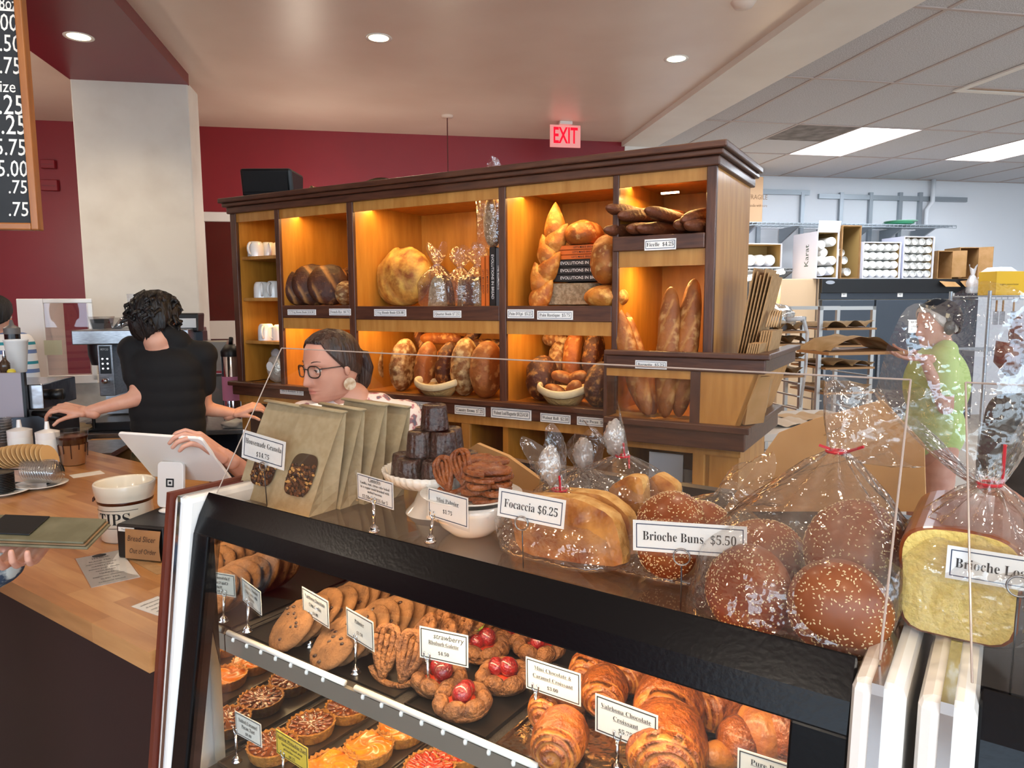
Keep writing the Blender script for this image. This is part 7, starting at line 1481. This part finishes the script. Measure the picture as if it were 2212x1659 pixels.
# ---- barista seen from behind
Y = 3.45; hc = aty(337, 694, Y); H_ = .25; yaw = 160; Mh = HM(hc, yaw, 10, 0)
sk = MB(); add_head(sk, Mh, H_); bd = MB(); zs0 = aty(350, 742, Y).z; bx = aty(357, 800, Y).x; by = Y + .0
cap(bd, hc + V((.0, -.02, -.08)), (bx - .01, by - .03, zs0 + .02), .055, .07)
sl, sr = V((aty(288, 765, Y).x, by, zs0 - .03)), V((aty(430, 785, Y).x, by + .05, zs0 - .06)); cap(bd, sl, sr, .06, .06); oval(bd, (bx, by, zs0 - .17), .165, .105, .2); oval(bd, (bx, by, zs0 - .38), .15, .10, .18)
eL, wL, tL = aty(305, 858, Y - .08), aty(185, 890, Y - .16), aty(140, 882, Y - .18); cap(bd, sl, eL, .05, .043); cap(bd, eL, wL, .042, .027)
eR, wR, tR = aty(438, 882, Y + .1), aty(508, 893, Y + .16), aty(545, 880, Y + .18); cap(bd, sr, eR, .05, .042); cap(bd, eR, wR, .041, .026)
for s in (-1, 1): cap(bd, (bx + s * .095, by, zs0 - .5), (bx + s * .10, by, .06), .09, .055); oval(bd, (bx + s * .10, by + .06, .035), .045, .12, .036)
vs, fs = remeshed(bd, .011, 5); sk.add(vs, fs); hand(sk, hand_pose(wL, tL - wL, (.1, .3, -.9)), -1, (22, 38, 30), 1.08, (30, 25)); hand(sk, hand_pose(wR, tR - wR, (0, .3, -.9)), 1, (25, 40, 30), 1.05, (25, 20))
ba = body_mesh('person', sk, [M_['skin2'], M_['lip'], M_['eye'], M_['iris'], HK], 'barista in a black t-shirt seen from behind, arms spread over the bar')
cl = MB(); cap(cl, sl, sr, .071, .071); [oval(cl, (bx, by, zs0 - q), .185 - .02 * abs(q - .2), .125, .12) for q in (.12, .19, .26, .33, .40, .46)]; cap(cl, sl, sl.lerp(eL, .55), .064, .066); cap(cl, sr, sr.lerp(eR, .55), .064, .064); cap(cl, (bx - .07, by - .01, zs0 + .015), (bx + .07, by, zs0 + .01), .06, .06); cap(cl, (bx - .03, by - .02, zs0 + .045), (bx + .03, by - .02, zs0 + .045), .055, .055)
vs, fs = remeshed(cl, .010, 4); MB().add(vs, fs).build('t_shirt', mat('black_jersey', '08080a', .85), ba, smooth=True)
cl = MB(); oval(cl, (bx, by, zs0 - .58), .19, .135, .17)
for s in (-1, 1): cap(cl, (bx + s * .09, by, zs0 - .62), (bx + s * .10, by, .12), .105, .08)
vs, fs = remeshed(cl, .014, 3); MB().add(vs, fs).build('camouflage_trousers', mat('camouflage', '4a4a30', .9, col2='8a7048', scale=9, lo=.45, hi=.55), ba, smooth=True)
def tufts(b, S):
    r_ = random.Random(5)
    for k in range(90):
        a = r_.uniform(0, 2 * PI); z = r_.uniform(-.1, .46); p = head_pt(z, a); n = V((p.x, p.y, p.z * .8)).normalized()
        if math.cos(a) > .55 and z < .3: continue
        b.tube([p + n * .03, p + n * .085 + V((0, 0, .02)), p + n * .12 + V((r_.uniform(-.12, .12), r_.uniform(-.05, .1), -.07)), p + n * .11 + V((r_.uniform(-.16, .16), r_.uniform(-.05, .1), -.15))], [.05, .045, .03, .003], 6, M=S)
hair_cap(Mh, H_, HK, lambda a: .22 if a < .7 else (.22 - (a - .7) / .7 * .27 if a < 1.4 else -.05 - (a - 1.4) / 1.74 * .42), .085, 7, .06, parent=ba, extra=tufts)

# ---- kitchen worker in profile
Y = 4.0; hc = aty(2022, 702, Y); H_ = .25; Mh = HM(hc, -82, 4, 0); sk = MB(); add_head(sk, Mh, H_); bd = MB(); zs0 = aty(2000, 755, Y).z; bx = hc.x + .02
cap(bd, hc + V((.03, 0, -.08)), (bx + .02, Y, zs0), .055, .065); a_, b_ = V((bx - .06, Y - .17, zs0 - .04)), V((bx + .08, Y + .17, zs0 - .04)); cap(bd, a_, b_, .06, .06); oval(bd, (bx, Y, zs0 - .2), .14, .19, .22); oval(bd, (bx, Y, zs0 - .45), .14, .18, .2)
for s, q in ((-1, a_), (1, b_)):
    e_ = q + V((-.0, -.03, -.26)); w_ = V((e_.x - .13, e_.y, PBZ - .02)); cap(bd, q, e_, .05, .042); cap(bd, e_, w_, .04, .028); cap(bd, (bx, Y + s * .09, zs0 - .5), (bx, Y + s * .09, .06), .09, .055); oval(bd, (bx - .05, Y + s * .09, .035), .12, .045, .036)
vs, fs = remeshed(bd, .012, 5); sk.add(vs, fs)
for s, q in ((-1, a_), (1, b_)): w_ = V((q.x - .13, q.y - .03, PBZ - .02)); hand(sk, hand_pose(w_, (-1, .1, .05), (0, 0, 1)), -s, (8, 15, 12), 1.0)
kw = body_mesh('person', sk, [M_['skin'], M_['lip'], M_['eye'], M_['iris'], HG], 'kitchen worker in profile wearing headphones, patterned cap and lime shirt')
cl = MB(); cap(cl, a_, b_, .07, .07); oval(cl, (bx, Y, zs0 - .2), .155, .205, .23); oval(cl, (bx, Y, zs0 - .45), .15, .19, .2)
for q in (a_, b_): cap(cl, q, q + V((-.01, -.02, -.15)), .068, .066)
cap(cl, (bx, Y - .08, zs0 + .0), (bx + .02, Y + .08, zs0), .06, .06); vs, fs = remeshed(cl, .012, 4); MB().add(vs, fs).build('lime_shirt', mat('lime_jersey', 'b8cf7c', .85), kw, smooth=True)
hair_cap(Mh, H_, HG, lambda a: .30 if a < .6 else (.30 - (a - .6) / .7 * .32 if a < 1.3 else -.02 - (a - 1.3) / 1.84 * .26), .05, 9, .02, parent=kw)
CAPM = mat('patterned_cap_cloth', '10141f', .85, col2='b8a888', scale=28, lo=.6, hi=.66)
b = MB(); S = Mh @ SCL(H_, H_, H_); b.grid(lambda i, j: (lambda p: p + V((p.x, p.y + .05, p.z)).normalized() * (.09 + .015 * nz(p, 6, 3)))(head_pt(max(-.3, .499 - j * (.15 + .55 * (1 - math.cos(2 * PI * i)) / 2)), 2 * PI * i) if True else 0), 48, 12, wu=True, M=S @ T(0, .04, .0)); b.ell((0, .42, -.05), (.13, .09, .16), 16, 12, M=S); b.build('cap', CAPM, kw, smooth=True)
b = MB(); b.tube([V((.40 * math.cos(a), .0, .0 + .57 * math.sin(a))) for a in [k * PI / 14 for k in range(15)]], .045, 8, M=S, flat=(1.3, .6))
for s in (-1, 1): b.ell((s * .40, .01, -.05), (.075, .13, .16), 18, 12, M=S)
b.build('headphones', M_['blackp'], kw, smooth=True)

# ---- person at the right frame edge
Y = 2.7; hc = aty(2262, 735, Y); H_ = .24; Mh = HM(hc, 60, 4, 0); sk = MB(); add_head(sk, Mh, H_); bd = MB(); zs0 = hc.z - .22; bx = hc.x + .02
cap(bd, hc + V((0, .02, -.08)), (bx, Y + .03, zs0), .05, .06); cap(bd, (bx - .15, Y, zs0 - .05), (bx + .15, Y, zs0 - .05), .06, .06); oval(bd, (bx, Y, zs0 - .2), .17, .12, .22); oval(bd, (bx, Y, zs0 - .45), .16, .12, .2)
for s in (-1, 1): cap(bd, (bx + s * .09, Y, zs0 - .5), (bx + s * .09, Y, .06), .09, .05); cap(bd, (bx + s * .16, Y, zs0 - .06), (bx + s * .2, Y, zs0 - .34), .05, .04); cap(bd, (bx + s * .2, Y, zs0 - .34), (bx + s * .16, Y - .2, zs0 - .4), .04, .028)
vs, fs = remeshed(bd, .013, 5); sk.add(vs, fs)
for s in (-1, 1): hand(sk, hand_pose((bx + s * .16, Y - .2, zs0 - .4), (-.2 * s, -1, 0), (0, 0, -1)), s)
rp = body_mesh('person', sk, [M_['skin'], M_['lip'], M_['eye'], M_['iris'], HR], 'auburn haired person in black at the edge of the picture by the kitchen')
cl = MB(); cap(cl, (bx - .15, Y, zs0 - .05), (bx + .15, Y, zs0 - .05), .07, .07); oval(cl, (bx, Y, zs0 - .2), .185, .135, .23); oval(cl, (bx, Y, zs0 - .45), .18, .135, .22)
for s in (-1, 1): cap(cl, (bx + s * .16, Y, zs0 - .06), (bx + s * .19, Y, zs0 - .26), .066, .06)
vs, fs = remeshed(cl, .013, 4); MB().add(vs, fs).build('black_top', mat('black_cotton', '0c0c0e', .85), rp, smooth=True)
hair_cap(Mh, H_, HR, lambda a: .3 if a < .6 else (.3 - (a - .6) / .6 * .5 if a < 1.2 else -.2 - (a - 1.2) / 1.94 * .26), .06, 11, .016, parent=rp, extra=lambda b, S: (b.ell((0, .2, .5), (.17, .17, .14), 18, 12, M=S), b.tube([V((0, .42, -.1)), V((0, .46, -.4)), V((0, .38, -.6))], [.25, .2, .08], 14, M=S)))

# ---- striped person beyond the espresso machine
Y = 4.35; hc = aty(-14, 683, Y); H_ = .24; Mh = HM(hc, 160, 5, 0); sk = MB(); add_head(sk, Mh, H_); bd = MB(); zs0 = aty(10, 725, Y).z; bx = aty(-5, 760, Y).x
cap(bd, hc + V((.0, 0, -.08)), (bx, Y, zs0), .05, .06); cap(bd, (bx - .15, Y, zs0 - .05), (bx + .15, Y, zs0 - .05), .06, .06); oval(bd, (bx, Y, zs0 - .2), .17, .12, .22); oval(bd, (bx, Y, zs0 - .45), .16, .12, .2)
for s in (-1, 1): cap(bd, (bx + s * .09, Y, zs0 - .5), (bx + s * .09, Y, .06), .09, .05); cap(bd, (bx + s * .16, Y, zs0 - .06), (bx + s * .19, Y, zs0 - .34), .05, .04); cap(bd, (bx + s * .19, Y, zs0 - .34), (bx + s * .1, Y + .18, zs0 - .4), .04, .028)
vs, fs = remeshed(bd, .014, 5); sk.add(vs, fs)
for s in (-1, 1): hand(sk, hand_pose((bx + s * .1, Y + .18, zs0 - .4), (-.3 * s, 1, 0), (0, 0, -1)), -s)
lp_ = body_mesh('person', sk, [M_['skin2'], M_['lip'], M_['eye'], M_['iris'], HK], 'dark haired person in a striped top at the edge beyond the espresso machine')
cl = MB(); cap(cl, (bx - .15, Y, zs0 - .05), (bx + .15, Y, zs0 - .05), .072, .072); oval(cl, (bx, Y, zs0 - .2), .19, .14, .23); oval(cl, (bx, Y, zs0 - .45), .185, .14, .22)
for s in (-1, 1): cap(cl, (bx + s * .16, Y, zs0 - .06), (bx + s * .19, Y, zs0 - .34), .066, .058)
vs, fs = remeshed(cl, .013, 4); STR = mat('striped_knit', 'e4e2e0', .85); _t = STR.node_tree; _n = _t.nodes; _p = _n['Principled BSDF']; _tc = _n.new('ShaderNodeTexCoord'); _s = _n.new('ShaderNodeSeparateXYZ'); _t.links.new(_tc.outputs['Object'], _s.inputs[0]); _m = _n.new('ShaderNodeMath'); _m.operation = 'MULTIPLY'; _m.inputs[1].default_value = 8.5; _t.links.new(_s.outputs[2], _m.inputs[0]); _f = _n.new('ShaderNodeMath'); _f.operation = 'FRACT'; _t.links.new(_m.outputs[0], _f.inputs[0]); _r = _n.new('ShaderNodeValToRGB'); _r.color_ramp.interpolation = 'CONSTANT'; _e = _r.color_ramp.elements; _e[0].position = 0; _e[0].color = hx('e4e2e0'); _e[1].position = .3; _e[1].color = hx('6a7ea8')
for pos, col in ((.5, 'e4e2e0'), (.75, '2c8a96'), (.9, 'e4e2e0')): q = _r.color_ramp.elements.new(pos); q.color = hx(col)
_t.links.new(_f.outputs[0], _r.inputs[0]); _t.links.new(_r.outputs[0], _p.inputs['Base Color']); MB().add(vs, fs).build('striped_top', STR, lp_, smooth=True)
hair_cap(Mh, H_, HK, lambda a: .3 if a < .6 else (.3 - (a - .6) / .6 * .4 if a < 1.2 else -.1 - (a - 1.2) / 1.94 * .36), .06, 13, .016, parent=lp_)

# ---- customer's arm with a folder, at the left edge
Y = 1.45; wz = aty(70, 1166, Y).z - .024; w0 = aty(72, 1190, Y + .05); w0.z = wz - .006; pk = w0 + V((.03, -.1, .0)); sk = MB(); bd = MB(); elb = aty(-110, 1270, Y - .0); sh_ = elb + V((-.12, -.1, .28)); cap(bd, elb, w0, .045, .03); cap(bd, sh_, elb, .055, .048); oval(bd, sh_ + V((-.17, -.05, -.2)), .18, .13, .32); oval(bd, sh_ + V((-.17, -.05, .28)), .09, .105, .13); cap(bd, sh_ + V((-.17, -.05, .0)), sh_ + V((-.17, -.05, .2)), .06, .055)
cap(bd, sh_ + V((0, 0, .0)), sh_ + V((-.34, -.1, .0)), .06, .06); b0 = sh_ + V((-.17, -.05, 0))
for s in (-1, 1): cap(bd, (b0.x + s * .09, b0.y, b0.z - .45), (b0.x + s * .09, b0.y, .06), .1, .055)
vs, fs = remeshed(bd, .012, 5); sk.add(vs, fs); hand(sk, hand_pose(w0, pk - w0, (0, 0, 1)), -1, (4, 34, 40), 1.0, (40, 10), 4)
cu = body_mesh('person', sk, [M_['skin']], 'person in a plaid sleeve at the left edge, hand under a worn wallet'); cl = MB(); cap(cl, elb, elb.lerp(w0, .6), .056, .05); cap(cl, sh_, elb, .068, .06); oval(cl, sh_ + V((-.17, -.05, -.2)), .2, .15, .34); cap(cl, sh_, sh_ + V((-.34, -.1, 0)), .072, .072); vs, fs = remeshed(cl, .012, 4); MB().add(vs, fs).build('plaid_sleeve', mat('plaid_flannel', '2a3648', .9, col2='b8b8b0', scale=16, lo=.5, hi=.56), cu, smooth=True)
P0, P1 = aty(-40, 1172, Y), aty(205, 1140, Y - .02); t = thing('wallet', 'worn olive leather wallet held in the hand', 'wallet', M=ox((.05, -.25, .97), (0, 1, .2), (P0 + P1) / 2)); Lw = (P1 - P0).length
for k, (zz_, th, m_) in enumerate(((0, .006, 'leather_olive'), (.008, .004, 'leather_tan'), (.013, .005, 'leather_olive'))): MB().box(-Lw / 2 + k * .004, -.045, zz_, Lw / 2 - k * .003, .045, zz_ + th).build('leaf', mat(m_, ('7c7358', '8a6a44', '6e6850')[k], .55, col2=('6a6048', '77583a', '5e5840')[k], scale=20), t, bevel=.002)
MB().box(-Lw * .35, -.03, .019, Lw * .02, .04, .022).build('phone', M_['blackp'], t, bevel=.001)
